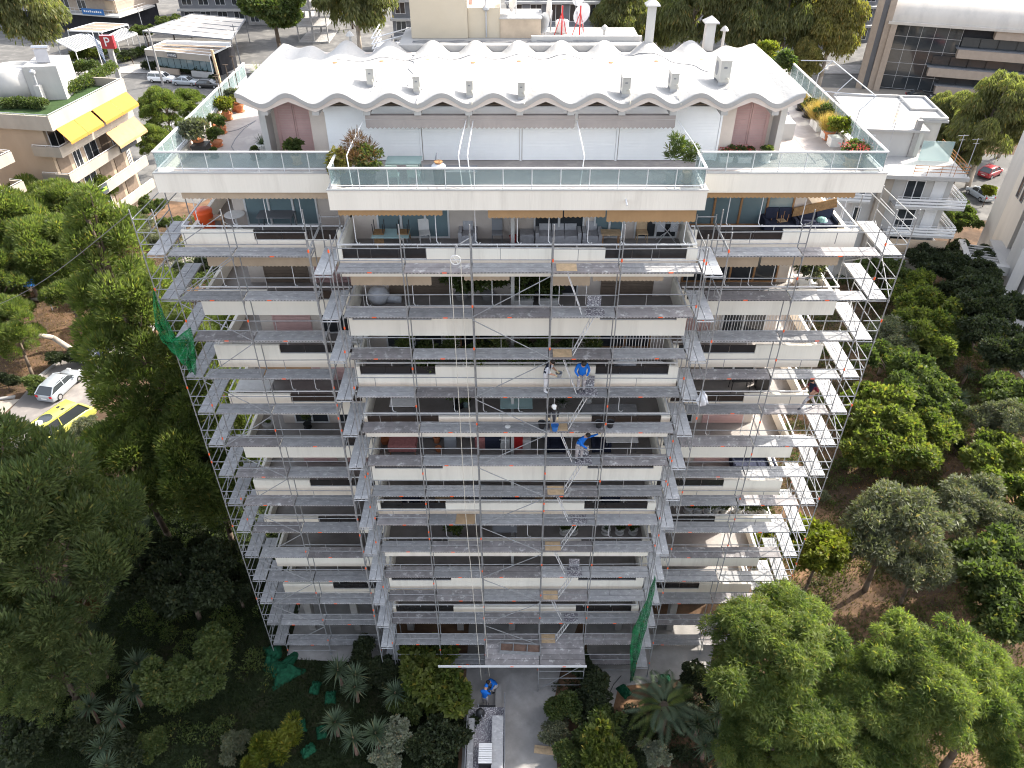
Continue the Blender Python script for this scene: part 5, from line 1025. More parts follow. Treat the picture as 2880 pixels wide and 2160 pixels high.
CI = [(2545,850,1.2,'citrus','citrus tree next to the white building wall'),(2470,800,1.0,'citrus_dark','citrus tree half behind the right scaffold top'),(2610,910,1.35,'citrus','broad citrus tree below the white building'),(2660,960,1.1,'citrus_dark','dark citrus tree in the middle of the row'),(2580,985,1.3,'citrus','yellowish dense tree in the citrus row'),(2490,1000,1.15,'olive','olive toned tree touching the right scaffold'),(2500,1100,1.25,'citrus_dark','citrus tree behind the walking worker corner'),(2560,1130,1.15,'citrus_dark','dark glossy citrus in the second row'),(2440,1150,1.0,'citrus','citrus tree right against the scaffold'),(2490,1230,1.3,'citrus','widest citrus tree in the second row'),(2580,1235,1.1,'citrus','citrus tree at the end of the second row'),(2500,1315,1.15,'citrus','lone round citrus tree in front of the row'),(2410,1260,.9,'citrus','small citrus tree beside the scaffold'),(2770,1330,1.15,'citrus','round citrus tree right of the bare soil'),(2865,1170,1.2,'citrus_dark','citrus tree at the right picture edge'),(2850,1430,1.0,'citrus','citrus tree right of the dry grass'),(2780,1240,1.1,'olive','grey green tree above the round citrus'),(2712,1475,1.15,'olive','round olive tree on the dry grass'),(2470,1575,1.6,'olive','wide olive tree in front of the bare soil'),(2560,1640,1.1,'olive','olive tree left of the grey shrub'),(2870,1600,1.2,'olive','olive tree at the right edge'),(2800,1700,1.3,'citrus_dark','dark tree above the right pepper trees'),(2640,1010,1.1,'citrus_dark','dark tree behind the large yucca')]
for px, py, s, k, lb in CI: tree(k, lb, px, py, 1.9*s, s*1.3, name='olive_tree' if k == 'olive' else 'citrus_tree')
for px, py, hc, s, k, lb in ((2765,900,3.5,1.2,'broadleaf_dark','dark tree in front of the modern building columns'),(2800,1010,3,1.1,'broadleaf_dark','dark tree left of the paved yard'),(2730,800,3.5,.95,'broadleaf_dark','dark tree under the pergola beam'),(2640,750,3.5,.95,'broadleaf_dark','dark tree between white building and pergola'),(2720,690,4,.75,'broadleaf_dark','dark tree beside the pergola slats'),(2700,600,4,.75,'broadleaf','green tree right of the white balconies'),(2690,550,2.5,.45,'broadleaf','yellow green tree below the fan palm'),(2780,540,2,.55,'lime_tree','bright conical tree beside the modern building'),(2870,990,3,.5,'broadleaf','tree at the right edge by the paved yard'),(2600,860,2,.4,'broadleaf_dark','dark small tree below the lowest white balcony')): tree(k, lb, px, py, hc, s, **nm)
for px, py, s, k, lb in ((2735,1625,1.75,'shrub_olive','pale grey round shrub below the olives'),(2580,1440,1.1,'shrub_olive','low grey green mound beside the round olive'),(2520,1450,.9,'shrub_olive','low mound on the dry grass'),(2640,1440,.8,'shrub_olive','small mound against the round olive'),(2560,1370,.6,'shrub_olive','small dark shrub below the lone citrus'),(2620,1290,.8,'shrub','green weeds patch right of the lone citrus'),(2440,1470,.5,'shrub_olive','tiny shrub on bare soil near the scaffold'),(2320,1400,.7,'shrub_olive','grey shrub at the right scaffold foot'),(2690,1260,.9,'shrub_dark','dark weeds beside the round citrus'),(2690,1560,.9,'shrub','shrub below the round olive')): tree(k, lb, px, py, .6, s, 'shrub')
# hedges on the roof garden and at the cafe (one plant row each)
def hedge(label, a, b, z, h, w, n, m, L=.2):
    a = Vector(a); b = Vector(b); k = max(4, int((b-a).length/.5)); C = np.array([list(a.lerp(b, i/(k-1))) for i in range(k)]) + rng.normal(size=(k,3))*np.array([.15,.15,.08]) + np.array([0,0,z+h*.55]); r = np.full(k, h*.62)
    o = put('hedge', crown_mesh('hedge', C, r, n, L, L*.55, m, 'broad', 1.0, True, .4)); tag(o, label, 'hedge')
def z2(x, y, z): p = onz(x, y, z); return (p.x, p.y, 0)
hedge('green hedge along the front of the roof garden', z2(0,303,15.1), z2(130,306,15.1), 15.1, .9, .8, 7000, 'leaf_green'); hedge('hedge in the far half of the roof garden', z2(180,215,15.1), z2(270,205,15.1), 15.1, 1.2, .8, 6000, 'leaf_green'); hedge('hedge along the yellow awning edge of the roof garden', z2(200,270,15.1), z2(320,205,15.1), 15.1, 1.1, .8, 8000, 'leaf_green')
hedge('dark hedge in front of the cafe counter', z2(415,196,0), z2(490,202,0), 0, 1.3, .8, 5000, 'leaf_dark', .3); hedge('dark hedge at the right half of the cafe', z2(520,205,0), z2(590,214,0), 0, 1.3, .8, 5000, 'leaf_dark', .3); hedge('hedge beside the ramp next to the parking sign', z2(345,175,0), z2(410,155,0), 0, 1.4, .8, 5000, 'leaf_green', .3)
hedge('low planting at the street corner below the striped awnings', z2(215,170,0), z2(290,165,0), 0, 1.6, .9, 5000, 'leaf_citrus', .35)
# fallen branch tangle under the pines
C, r = clumps(20,1.5,1.2,.4,1.2,.3,.6); p = onz(235,1720,2); o = put('dead_branches', crown_mesh('dead_branches', C, r, 5000, .3, .02, 'leaf_brown', 'needle', .8, False), None, T(p.x,p.y,1.4)); tag(o, 'brown dead needles and twigs under the shaded pine', 'branches', kind='stuff')
tree('pine_round', 'spreading pine filling in below the two tall pines', 0, 0, 0, 1.05, xy=(-19.2,9.4), name='pine_tree', rz=1.1); tree('pine_round', 'spreading pine below the tallest pine on the road side', 0, 0, 0, 1.1, xy=(-23.4,9.6), name='pine_tree', rz=3.9)
# leaning pine with a bare curved trunk by the road
bp = [onz(x, y, z) for x, y, z in ((205,985,0.2),(150,950,1.2),(75,935,2.4),(48,905,3.4),(52,870,4.4),(85,843,5.2),(150,838,5.6),(190,812,6.0))]
o = thing('pine_tree', 'leaning pine with a bare curved trunk beside the road', 'tree', (bp[0].x, bp[0].y, 0)); MB().path(bp, .26, 8, taper=.12).build('trunk', 'bark_pale', o, True); C, r = clumps(26,2.2,2.2,1.0,0,.5,.9,-.3,.4); put('crown', crown_mesh('crown', C, r, 26000, .28, .065, 'leaf_pine_light', 'needle', .8, True, .5), o, Matrix.Translation(bp[-1]))
# grass
def grass(name, label, poly, n, L, Wd, m, dens=None):
    xs = [p[0] for p in poly]; ys = [p[1] for p in poly]; P = np.stack([rng.uniform(min(xs),max(xs),n*2), rng.uniform(min(ys),max(ys),n*2)], 1); ins = np.zeros(len(P), bool); j = len(poly)-1
    for i in range(len(poly)):
        xi, yi = poly[i]; xj, yj = poly[j]
        with np.errstate(divide='ignore', invalid='ignore'): c = ((yi > P[:,1]) != (yj > P[:,1])) & (P[:,0] < (xj-xi)*(P[:,1]-yi)/(yj-yi+1e-12)+xi)
        ins ^= c; j = i
    P = P[ins][:n]
    if dens: k = np.array([dens(x, y) for x, y in P]); P = P[rng.random(len(P)) < k]
    n = len(P); A = nrm(unit(n)*.75 + np.array([0,0,1.0])); B = nrm(np.cross(A, unit(n))); o = put(name, leaf_mesh(name, np.c_[P, np.zeros(n)], A, B, L*(.6+.8*rng.random(n)), Wd, m, False)); return tag(o, label, 'grass', kind='stuff')
nz_ = lambda x, y: .5 + .5*math.sin(x*.9+1.7*math.sin(y*.6))*math.cos(y*.8+1.3*math.sin(x*.5))
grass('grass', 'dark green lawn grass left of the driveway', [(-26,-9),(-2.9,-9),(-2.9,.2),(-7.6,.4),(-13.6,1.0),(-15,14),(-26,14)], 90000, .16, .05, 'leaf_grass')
RG = [(15.8,3),(17,-9),(46,-9),(48,45),(30,52),(17,20)]
grass('grass', 'green weeds growing in patches of the right garden', RG, 170000, .24, .07, 'leaf_mixgrass', lambda x, y: max(0, nz_(x,y)*1.7-.3)); grass('dry_grass', 'dry straw coloured grass in the right garden', RG, 90000, .2, .045, 'leaf_drygrass', lambda x, y: max(0, 1-nz_(x,y)*1.3)*.8)
grass('grass', 'weeds and needles under the left pines', [(-60,14),(-43,27),(-37,60),(-60,60)], 25000, .2, .06, 'leaf_drygrass'); grass('grass', 'weeds between road and pines', [(-34,12),(-15,14),(-14.5,50),(-29,60)], 40000, .22, .06, 'leaf_mixgrass')
C, r = clumps(1,1,1,1,0,.1,.1); n = 260; P = np.c_[rng.normal(30.0,2.2,n), rng.normal(15.5,1.6,n), np.full(n,.04)]
mb = MB()
for p in P: mb.lathe([(.0,-.04),(.045,0),(.0,.04)], p, 5)
tag(mb.build('fallen_oranges', 'awning_yellow'), 'fallen oranges scattered under the citrus trees', 'oranges', kind='stuff')

# undergrowth: low mixed weeds nobody could count
def undergrowth(label, poly, n, m, r0, r1, leaves, L):
    xs = [p[0] for p in poly]; ys = [p[1] for p in poly]; C = []
    while len(C) < n:
        x, y = random.uniform(min(xs), max(xs)), random.uniform(min(ys), max(ys)); ins = False; j = len(poly)-1
        for i in range(len(poly)):
            if (poly[i][1] > y) != (poly[j][1] > y) and x < (poly[j][0]-poly[i][0])*(y-poly[i][1])/(poly[j][1]-poly[i][1])+poly[i][0]: ins = not ins
            j = i
        if ins and nz_(x*1.3, y*1.1) > .35:
            for _ in range(random.randint(1, 4)): C.append((x+random.gauss(0,.5), y+random.gauss(0,.5), .1))
    C = np.array(C); r = rng.uniform(r0, r1, len(C)); o = put('undergrowth', crown_mesh('undergrowth', C, r, leaves, L, L*.4, m, 'broad', .7, True, .3)); tag(o, label, 'undergrowth', kind='stuff')
undergrowth('low green weeds between the citrus trees', RG, 420, 'leaf_mixgrass', .2, .6, 60000, .16); undergrowth('leafy green undergrowth on the right slope', [(24,10),(46,8),(48,44),(32,50),(20,26)], 260, 'leaf_green', .25, .7, 45000, .16)
undergrowth('dark low plants around the palm and yuccas', [(6.5,-7),(16,-7),(16,-.6),(12.5,-.6),(8.2,-1.2)], 190, 'leaf_dark', .25, .6, 34000, .14); undergrowth('dark low plants between the drive and the narrow path', [(2.9,-7),(6.5,-7),(6.0,-1.4),(3.6,-.6)], 60, 'leaf_dark', .2, .5, 10000, .14); undergrowth('shaded leafy undergrowth under the left pines', [(-30,-9),(-15.5,-9),(-14.8,0),(-16,12),(-32,14)], 260, 'leaf_green', .25, .7, 40000, .15); undergrowth('green scrub between the awning office and the left scaffold', [(-41,46),(-14.5,40),(-14.5,80),(-38,80)], 420, 'leaf_green', .5, 1.2, 46000, .26); undergrowth('undergrowth between the left pines and the road', [(-34,14),(-15,15),(-15,45),(-31,55)], 260, 'leaf_green', .3, .8, 40000, .18)  # plants by the palm: dark leaf colour also puts shade over sunlit soil
# ================================================================ pots, furniture and other loose things
mat('aqua_ball', (0.25,0.45,0.42), 0.5, 0.05); mat('cloth_red', (0.38,0.16,0.15), 0.9, 0.2, 9.0); mat('cardboard', (0.36,0.25,0.15), 0.9, 0.1, 4.0); mat('plastic_bag', (0.62,0.64,0.68), 0.4, 0.1, 8.0); mat('glass_top', (0.35,0.5,0.5), 0.1, 0.05, spec=.7); mat('wicker', (0.26,0.16,0.08), 0.8, 0.25, 12.0)
PLANT = {}
def plant_mesh(kind):
    if kind not in PLANT:
        if kind == 'bush': C, r = clumps(12,.22,.22,.2,.28,.09,.16); me = crown_mesh('foliage', C, r, 1400, .09, .05, 'leaf_green')
        elif kind == 'lime': C, r = clumps(12,.2,.2,.18,.25,.09,.16); me = crown_mesh('foliage', C, r, 1400, .07, .045, 'leaf_lime')
        elif kind == 'autumn': C, r = clumps(12,.2,.2,.18,.25,.09,.16); me = crown_mesh('foliage', C, r, 1400, .07, .045, 'leaf_euc_gold')
        elif kind == 'grey': C, r = clumps(14,.36,.36,.36,.45,.12,.2); me = crown_mesh('foliage', C, r, 2200, .1, .06, 'leaf_olive')
        elif kind == 'twig': C, r = clumps(26,.40,.40,.42,.55,.08,.2); me = crown_mesh('foliage', C, r, 1100, .16, .014, 'leaf_brown', 'needle')
        elif kind == 'big': C, r = clumps(18,.42,.42,.42,.55,.12,.22); me = crown_mesh('foliage', C, r, 2600, .12, .06, 'leaf_green')
        elif kind == 'oleander': C, r = clumps(16,.26,.26,.5,.75,.08,.14); me = crown_mesh('foliage', C, r, 900, .17, .028, 'leaf_green', 'needle')
        elif kind == 'straw':
            n = 1500; P = np.c_[rng.normal(0,.08,(n,2)), np.zeros(n)]; A = nrm(np.c_[P[:,:2]*4.0, np.ones(n)] + unit(n)*.18); me = leaf_mesh('foliage', P, A, nrm(np.cross(A, unit(n))), .75*(.6+.5*rng.random(n)), .018, 'leaf_straw', False)
        elif kind == 'spike': me = rosette(46, .42, .04, 'leaf_yucca')
        elif kind == 'yellowspike': me = rosette(46, .42, .035, 'leaf_lime')
        elif kind == 'geranium':
            C, r = clumps(14,.3,.3,.14,.2,.1,.15); me = crown_mesh('foliage', C, r, 1600, .07, .06, 'leaf_green')
        PLANT[kind] = me
    return PLANT[kind]
def potted(label, p, kind, pot='terracotta', r=.2, h=.32, s=1.0, saucer=True, square=False, group='potted plants'):
    o = thing('potted_plant', label, 'plant', tuple(p), group); x, y, z = p
    if square: MB().box(x-r*1.0,x+r*1.0,y-r,y+r,z,z+h).box(x-r-.02,x+r+.02,y-r-.02,y+r+.02,z+h-.06,z+h-.001).build('pot', pot, o)
    else: MB().lathe([(r*.68,0),(r*.95,h*.82),(r*1.06,h*.83),(r*1.06,h),(r*.9,h),(r*.85,h*.9)], (x,y,z), 16).build('pot', pot, o)
    if saucer and not square: MB().lathe([(r*.9,0),(r*1.05,.035),(r*.95,.035)], (x,y,z+.001), 16).build('saucer', pot, o)
    f = put('foliage', plant_mesh(kind), o, Matrix.Translation((0,0,h*.86)) @ Matrix.Rotation(random.uniform(0,6),4,'Z') @ Matrix.Diagonal((s,s,s,1)), True)
    if kind == 'geranium':
        n = 220; C = np.c_[rng.normal(0,.2,(n,2)), .3+.06*rng.random(n)]; A = unit(n); put('blossom', leaf_mesh('blossom', C, A, nrm(np.cross(A, unit(n))), .05, .04, 'petal_red'), f, None, True)
    return o
zo = lambda ox, oy, a, b: (ox + a*.36166, oy + b*.36166)
def tz(zx, zy, ox=0, oy=0, z=None): p = onz(*zo(ox, oy, zx, zy), zt if z is None else z); return (min(max(p.x, TX0+.55), TX1-.55), p.y, zt if z is None else z)
for zx, zy, kind, pot, r, h, s, lb in ((1812,860,'lime','terracotta',.19,.3,1.0,'lime leaved plant in a terracotta pot at the back of the left terrace'),(1868,868,'autumn','terracotta',.22,.34,1.05,'reddish plant in the terracotta pot farthest back on the left terrace'),(1690,930,'lime','terracotta',.24,.3,1.5,'round lime bush in a broad terracotta pot'),(1745,935,'bush','terracotta',.16,.42,.7,'slim terracotta pot beside the lime bush'),(1655,1020,'bush','terracotta',.18,.3,1.0,'green plant left of the double saucer pot'),(1730,1035,'bush','terracotta',.22,.26,1.0,'green plant in a low pot on a wide saucer'),(1690,1135,'bush','terracotta',.25,.22,1.1,'bushy plant in a terracotta bowl by the square planter'),(1490,1170,'autumn','terracotta',.24,.55,.8,'sparse orange plant in the tallest terracotta pot'),(1545,985,'yellowspike','terracotta',.18,.3,1.2,'yellow spiky plant by the left railing'),(1700,850,'grey','terracotta',.18,.3,.9,'grey leaved plant behind the lime bush')):
    potted(lb, tz(zx, zy), kind, pot, r, h, s)
potted('grey shrub in a square black planter on the left terrace', tz(1575,1190), 'grey', 'black_plastic', .3, .4, 1.4, square=True); potted('spiky plant in a white pot by the penthouse corner', tz(2050,1190), 'spike', 'pot_white', .24, .42, 1.1); potted('empty looking black pot beside the white pot', tz(1990,1235), 'bush', 'black_plastic', .22, .35, .5); potted('plant in a beige pot in front of the left pink door', tz(655,1275,600,0), 'bush', 'wood_light', .2, .4, 1.3); potted('small plant in a black pot near the hose', tz(1672,1225), 'bush', 'black_plastic', .18, .2, .5)
potted('yellowing bush in a dark tub on the centre terrace', tz(1040,1440,600,0), 'autumn', 'black_plastic', .3, .4, 2.0); potted('leafless twiggy shrub in a dark tub by the awning arm', tz(1150,1430,600,0), 'twig', 'black_plastic', .3, .42, 1.5); potted('green shrub in a dark tub next to the twiggy one', tz(1220,1425,600,0), 'big', 'black_plastic', .26, .4, 1.1)
potted('tall oleander in a stone pot with saucer', tz(1625,1435,1300,0), 'oleander', 'concrete', .3, .52, 1.15); potted('oleander in a smaller clay pot right of the tall one', tz(1742,1415,1300,0), 'oleander', 'wood_light', .2, .42, .9)
potted('geraniums in a long white box by the right pink door', tz(2040,1245,1300,0), 'geranium', 'pot_white', .26, .24, 1.0, square=True); potted('flowers in the second long white box by the right pink door', tz(2180,1250,1300,0), 'geranium', 'pot_white', .26, .24, 1.0, square=True); potted('green plant in a white pot right of the long boxes', tz(195,1260,2080,0), 'bush', 'pot_white', .22, .36, .8)
for zx, zy, kind, pot, sq, s, lb in ((490,855,'straw','black_plastic',0,.7,'dry straw grass in a dark pot farthest back'),(535,910,'bush','black_plastic',0,1.0,'dark plant between the straw grasses'),(630,985,'straw','pot_white',1,1.25,'tall dry straw grass in a white box'),(690,1010,'big','pot_white',1,.8,'green plant in the white box between two straw grasses'),(745,1075,'straw','pot_white',1,1.1,'dry straw grass in the nearer white box'),(790,1130,'lime','pot_white',1,1.7,'yellow green bush in the nearest white box'),(685,1085,'bush','terracotta',0,.4,'small terracotta pot beside the white boxes')): potted(lb + ' on the right terrace', tz(zx, zy, 2080, 0), kind, pot, .24, .38, s, square=bool(sq))
potted('red geraniums in a bowl on a wire stand at the right corner', (*tz(870,1290,2080,0)[:2], zt), 'geranium', 'wood_light', .34, .4, 1.5)
potted('yellow spiky plant at the far left terrace corner', tz(1900,640), 'yellowspike', 'terracotta', .25, .35, 1.8); potted('leafy plant at the far end of the right terrace railing', tz(500,660,2080,0), 'big', 'pot_white', .3, .4, 1.3); potted('lime plant behind the roof on the right terrace', tz(400,540,2080,0), 'lime', 'pot_white', .3, .4, 2.2)
hs_ = MB().path([tz(1760,1030),tz(1850,1010),tz(1930,970),tz(1990,940)], .022, 5).path([tz(1990,940),tz(1900,1000),tz(1830,1080),tz(1800,1140),tz(1830,1190),tz(1890,1190),tz(1850,1200)], .022, 5); tag(hs_.build('garden_hose', 'slate_grey'), 'dark garden hose coiled across the left terrace floor', 'hose')
hs_ = MB().path([tz(300,920,2080,0),tz(370,910,2080,0),tz(385,880,2080,0),tz(330,850,2080,0)], .022, 5); tag(hs_.build('garden_hose', 'slate_grey'), 'grey garden hose beside the right penthouse corner', 'hose')
# generic furniture --------------------------------------------------
def table(label, p, w, d, h, top='teal_metal', leg='slate_grey', name='table', rz=0.0):
    o = thing(name, label, 'table', (0,0,0)); MB().box(-w/2,w/2,-d/2,d/2,h-.04,h).build('table_top', top, o)
    for sx in (-1,1):
        for sy in (-1,1): MB().tube((sx*(w/2-.06),sy*(d/2-.06),0),(sx*(w/2-.08),sy*(d/2-.08),h-.04),.022,5).build('leg', leg, o)
    o.location = p; o.rotation_euler = (0,0,rz); return o
def chair(label, p, m='slate_grey', seat=None, rz=0.0, flip=False, name='chair', s=1.0):
    o = thing(name, label, 'chair', (0,0,0)); MB().box(-.22,.22,-.22,.22,.42,.46).build('seat', seat or m, o); MB().slab([(-.22,.2,.47),(.22,.2,.47),(.22,.3,.92),(-.22,.3,.92)],(0,.03,0)).build('backrest', seat or m, o)
    for sx in (-.2,.2):
        for sy in (-.19,.19): MB().tube((sx*1.05,sy*1.1,0),(sx,sy,.42),.018,5).build('leg', m, o)
    o.scale = (s,s,s); o.location = p; o.rotation_euler = (R(180) if flip else 0, 0, rz); return o
def sofa(label, p, w, m='grey_fabric', rz=0.0, name='sofa'):
    o = thing(name, label, 'sofa' if w > 1.2 else 'armchair', (0,0,0)); n = max(1, round(w/.65)); MB().box(-w/2,w/2,-.38,.38,.08,.3).build('base', m, o)
    for sx in (-1,1): MB().box(sx*w/2-.07,sx*w/2+.07,-.4,.4,.06,.58).build('armrest', m, o)
    for i in range(n):
        a = -w/2+.08+(w-.16)*i/n; b = -w/2+.08+(w-.16)*(i+1)/n; MB().box(a+.01,b-.01,-.38,.26,.301,.44).build('cushion', m, o); MB().slab([(a+.02,.2,.44),(b-.02,.2,.44),(b-.02,.32,.88),(a+.02,.32,.88)],(0,.14,0)).build('back_cushion', m, o)
    MB().box(-w/2,w/2,.38,.46,.08,.8).build('backrest', m, o); o.location = p; o.rotation_euler = (0,0,rz); return o
fz = lambda k: bz(k)+.245
def fl(zx, zy, k, ox, oy, up=0.0, ymax=3.5, wing=False): 
    p = onz(*zo(ox, oy, zx, zy), fz(k)+up); return (p.x, min(max(p.y, (YW if wing else YC)+.5), 4.6 if wing else ymax), fz(k))
# top flat, centre balcony
t0 = fl(830,575,1,800,450,.7); table('glass dining table with chairs turned over on it', t0, 1.5, .8, .74, 'glass_top', name='dining_table')
for dx, rz, lb in ((-.5,0,'left'),(.5,3.1,'right')): chair(f'dark dining chair turned upside down on the {lb} half of the glass table', (t0[0]+dx, t0[1]+.05, t0[2]+1.21), 'black_plastic', 'wicker', rz, True)
chair('white plastic armchair beside the glass table', fl(1095,640,1,800,450), 'pot_white', None, .2); sofa('grey padded armchair by the dark glass door', fl(1430,630,1,800,450), .62, name='armchair'); chair('grey moulded shell chair between the doors', fl(1655,640,1,800,450), 'slate_grey', 'stripe_grey', 0)
o = MB().lathe([(.12,0),(.17,.26),(.18,.27),(.16,.24)], fl(1780,625,1,800,450), 14).build('bucket', 'red_plastic'); tag(o, 'red mop bucket beside the footstool', 'bucket')
q = fl(1885,630,1,800,450); o = MB().box(q[0]-.3,q[0]+.3,q[1]-.3,q[1]+.3,q[2],q[2]+.4).box(q[0]-.28,q[0]+.28,q[1]-.28,q[1]+.28,q[2]+.401,q[2]+.46).build('footstool', 'grey_fabric'); tag(o, 'grey fabric footstool left of the sofa', 'footstool')
sofa('long grey fabric sofa with loose cushions on the top centre balcony', fl(465,630,1,1400,450), 1.75); sofa('grey armchair right of the long sofa', fl(725,630,1,1400,450), .66, name='armchair'); table('small wooden side table on the top centre balcony', fl(880,560,1,1400,450,.6), .8, .5, .6, 'wood_light', 'wood', 'side_table'); chair('slatted wooden folding chair by the drying rack', fl(1110,620,1,1400,450), 'wood_light')
q = fl(1295,600,1,1400,450); o = thing('drying_rack', 'white folding clothes drying rack with grey laundry', 'drying rack', q); mb = MB()
for i in range(9): mb.tube((q[0]-.7,q[1]-.28+.07*i,q[2]+.95),(q[0]+.7,q[1]-.28+.07*i,q[2]+.95),.008,4)
mb.build('wire_top', 'white_metal', o)
for s in (-1,1): MB().tube((q[0]-.4,q[1]+.2*s,q[2]),(q[0]+.4,q[1]-.2*s,q[2]+.93),.015,5).build('leg', 'white_metal', o); MB().tube((q[0]+.4,q[1]+.2*s,q[2]),(q[0]-.4,q[1]-.2*s,q[2]+.93),.015,5).build('leg', 'white_metal', o)
for dx in (-.3,.25): MB().box(q[0]+dx-.16,q[0]+dx+.16,q[1]-.1,q[1]-.08,q[2]+.5,q[2]+.93).build('laundry', 'grey_fabric', o)
# top flat, wings
q = fl(1615,400,1,0,500,0,wing=True); o = MB().lathe([(.36,0),(.38,.06),(.38,.8),(.4,.82),(.4,.92),(.1,.95)], q, 20).build('drum', 'orange_plastic', None, True); tag(o, 'big orange plastic drum on the top left balcony', 'barrel')
q = fl(1875,370,1,0,500,0,wing=True); o = thing('round_table', 'small round white table on the top left balcony', 'table', q); MB().lathe([(.42,0),(.43,.02),(.42,.035)], (q[0],q[1],q[2]+.7), 20).build('table_top', 'pot_white', o); MB().tube(q,(q[0],q[1],q[2]+.7),.04,8).lathe([(.22,0),(.2,.03),(.04,.05)], q, 14).build('pedestal', 'pot_white', o)
table('long dark table on the top left balcony', fl(2160,330,1,0,500,.4,wing=True), 1.5, .75, .74, 'slate_grey'); table('small wooden folding table beside the orange drum', fl(1730,330,1,0,500,.2,wing=True), .6, .5, .6, 'wood', 'wood')
q = fl(240,320,1,2080,500,0,wing=True); sofa('dark padded bench under the folded wooden chairs', q, 1.3, 'navy_fabric', 0, 'bench'); sofa('dark navy sofa under the wicker mat on the right balcony', fl(540,340,1,2080,500,0,wing=True), 1.5, 'navy_fabric')
for i, lb in enumerate(('lower','upper')): chair(f'folded wooden deck chair, {lb} one of the heap on the bench', (q[0]-.1+.2*i, q[1], q[2]+.5+.28*i), 'wood', 'wood_light', .6+1.2*i, True, 'deck_chair', .8)
q = fl(560,300,1,2080,500,.5,wing=True); o = MB().slab([(q[0]-.9,q[1]+.1,q[2]+.55),(q[0]+.9,q[1]+.1,q[2]+1.0),(q[0]+.85,q[1]+.2,q[2]+1.35),(q[0]-.85,q[1]+.2,q[2]+.9)], (0,.06,0)).build('wicker_mat', 'wicker'); tag(o, 'brown wicker mat leaning on the navy sofa', 'mat')
q = fl(812,300,1,2080,500,.5,wing=True); o = MB().lathe([(.02,-.3),(.18,-.24),(.29,-.08),(.29,.08),(.18,.24),(.02,.3)], (min(q[0],13.2),q[1],q[2]+.3), 16).build('gas_cylinder', 'aqua_ball', None, True); tag(o, 'pale green gas cylinder at the right end of the top balcony', 'cylinder')
# terrace furniture
q = tz(1490,1400,600,0); table('teal metal table on the centre terrace', (q[0],q[1]+.2,zt), 1.35, .8, .74, 'teal_metal', 'teal_metal'); chair('grey garden chair at the teal table', (q[0]+.95,q[1]+.2,zt), 'stripe_grey', None, -1.5); chair('teal chair at the near side of the teal table', (q[0]-.35,q[1]-.55,zt), 'teal_metal', None, 3.1); chair('second teal chair at the near side of the teal table', (q[0]+.45,q[1]-.55,zt), 'teal_metal', None, 3.1)
q = tz(1760,1430,600,0); o = thing('rubbish_bin', 'dark bin with a clear bag and pan on top', 'bin', q); MB().lathe([(.2,0),(.24,.7),(.26,.72)], q, 14).build('bin_body', 'black_plastic', o); MB().lathe([(.24,.66),(.28,.72),(.2,.8),(.1,.82)], q, 14).build('bag', 'plastic_bag', o); MB().lathe([(.14,.83),(.17,.9),(.02,.92)], q, 12).build('pan', 'wood', o)
q = tz(1935,1420,600,0); o = MB().box(q[0]-.55,q[0]+.55,q[1]-.3,q[1]+.3,zt,zt+.5).box(q[0]-.6,q[0]+.6,q[1]-.34,q[1]+.34,zt+.501,zt+.56).build('storage_chest', 'slate_grey'); tag(o, 'low dark storage chest against the terrace railing', 'chest')
q = tz(320,1050,2080,0); o = MB().box(q[0]-.35,q[0]+.35,q[1]-.6,q[1]+.5,zt,zt+.7).build('side_cabinet', 'white_plaster'); tag(o, 'white cabinet beside the right penthouse wall', 'cabinet')
# lower balconies
potted('white planter box with dark plants, left of the second balcony', fl(1860,1110,2,800,450), 'big', 'pot_white', .4, .35, 1.2, square=True); potted('white planter box with dark plants, middle of the second balcony', fl(2055,1110,2,800,450), 'big', 'pot_white', .4, .35, 1.2, square=True); potted('white planter box near the open hatch', fl(395,1090,2,1400,450), 'big', 'pot_white', .4, .35, .8, square=True); potted('tall dark plant under the water tank', fl(1580,1080,2,800,450), 'big', 'concrete', .3, .35, 1.6); potted('hanging dark plant on the second balcony wall', fl(1380,1080,2,800,450), 'big', 'concrete', .3, .35, 1.5)
q = fl(1540,1000,2,800,450,.9); o = MB().lathe([(.02,-.3),(.2,-.24),(.3,-.05),(.3,.05),(.2,.24),(.02,.3)], (q[0],3.4,q[2]+1.2), 16).tube((q[0],3.4,q[2]+1.2),(q[0],3.8,q[2]+1.2),.04).build('water_tank', 'aqua_ball', None, True); tag(o, 'pale blue round water tank on the second balcony wall', 'tank')
q = fl(735,1100,2,800,450); o = MB().lathe([(.02,.0),(.4,.05),(.5,.35),(.35,.6),(.02,.68)], q, 14).box(q[0]+.3,q[0]+1.0,q[1]-.15,q[1]+.15,q[2]+.02,q[2]+.3).build('covered_exercise_bike', 'plastic_bag', None, True); tag(o, 'exercise machine under a pale cover on the second balcony', 'machine')
q = fl(620,1490,3,800,450); o = MB().box(q[0]-.45,q[0]+.3,q[1]-.2,q[1]+.5,q[2],q[2]+1.55).box(q[0]-.46,q[0]+.31,q[1]-.22,q[1]-.201,q[2]+.6,q[2]+.62).build('cupboard', 'pot_white'); tag(o, 'tall white cupboard at the left end of the third balcony', 'cupboard')
for i in range(9): potted(f'shaded plant, {("first","second","third","fourth","fifth","sixth","seventh","eighth","ninth")[i]} from the left in the third balcony row', (-4.6+i*1.0, 1.75, fz(3)), 'big' if i % 2 else 'oleander', 'concrete', .24, .35, 1.3, group='plants on the third balcony')
q = (5.0,1.9,fz(3)); o = MB().lathe([(.5,0),(.52,.9),(.3,1.2),(.05,1.3)], q, 14).build('covered_barbecue', 'plastic_bag', None, True); tag(o, 'rounded pale cover behind white bars on the third balcony', 'cover')
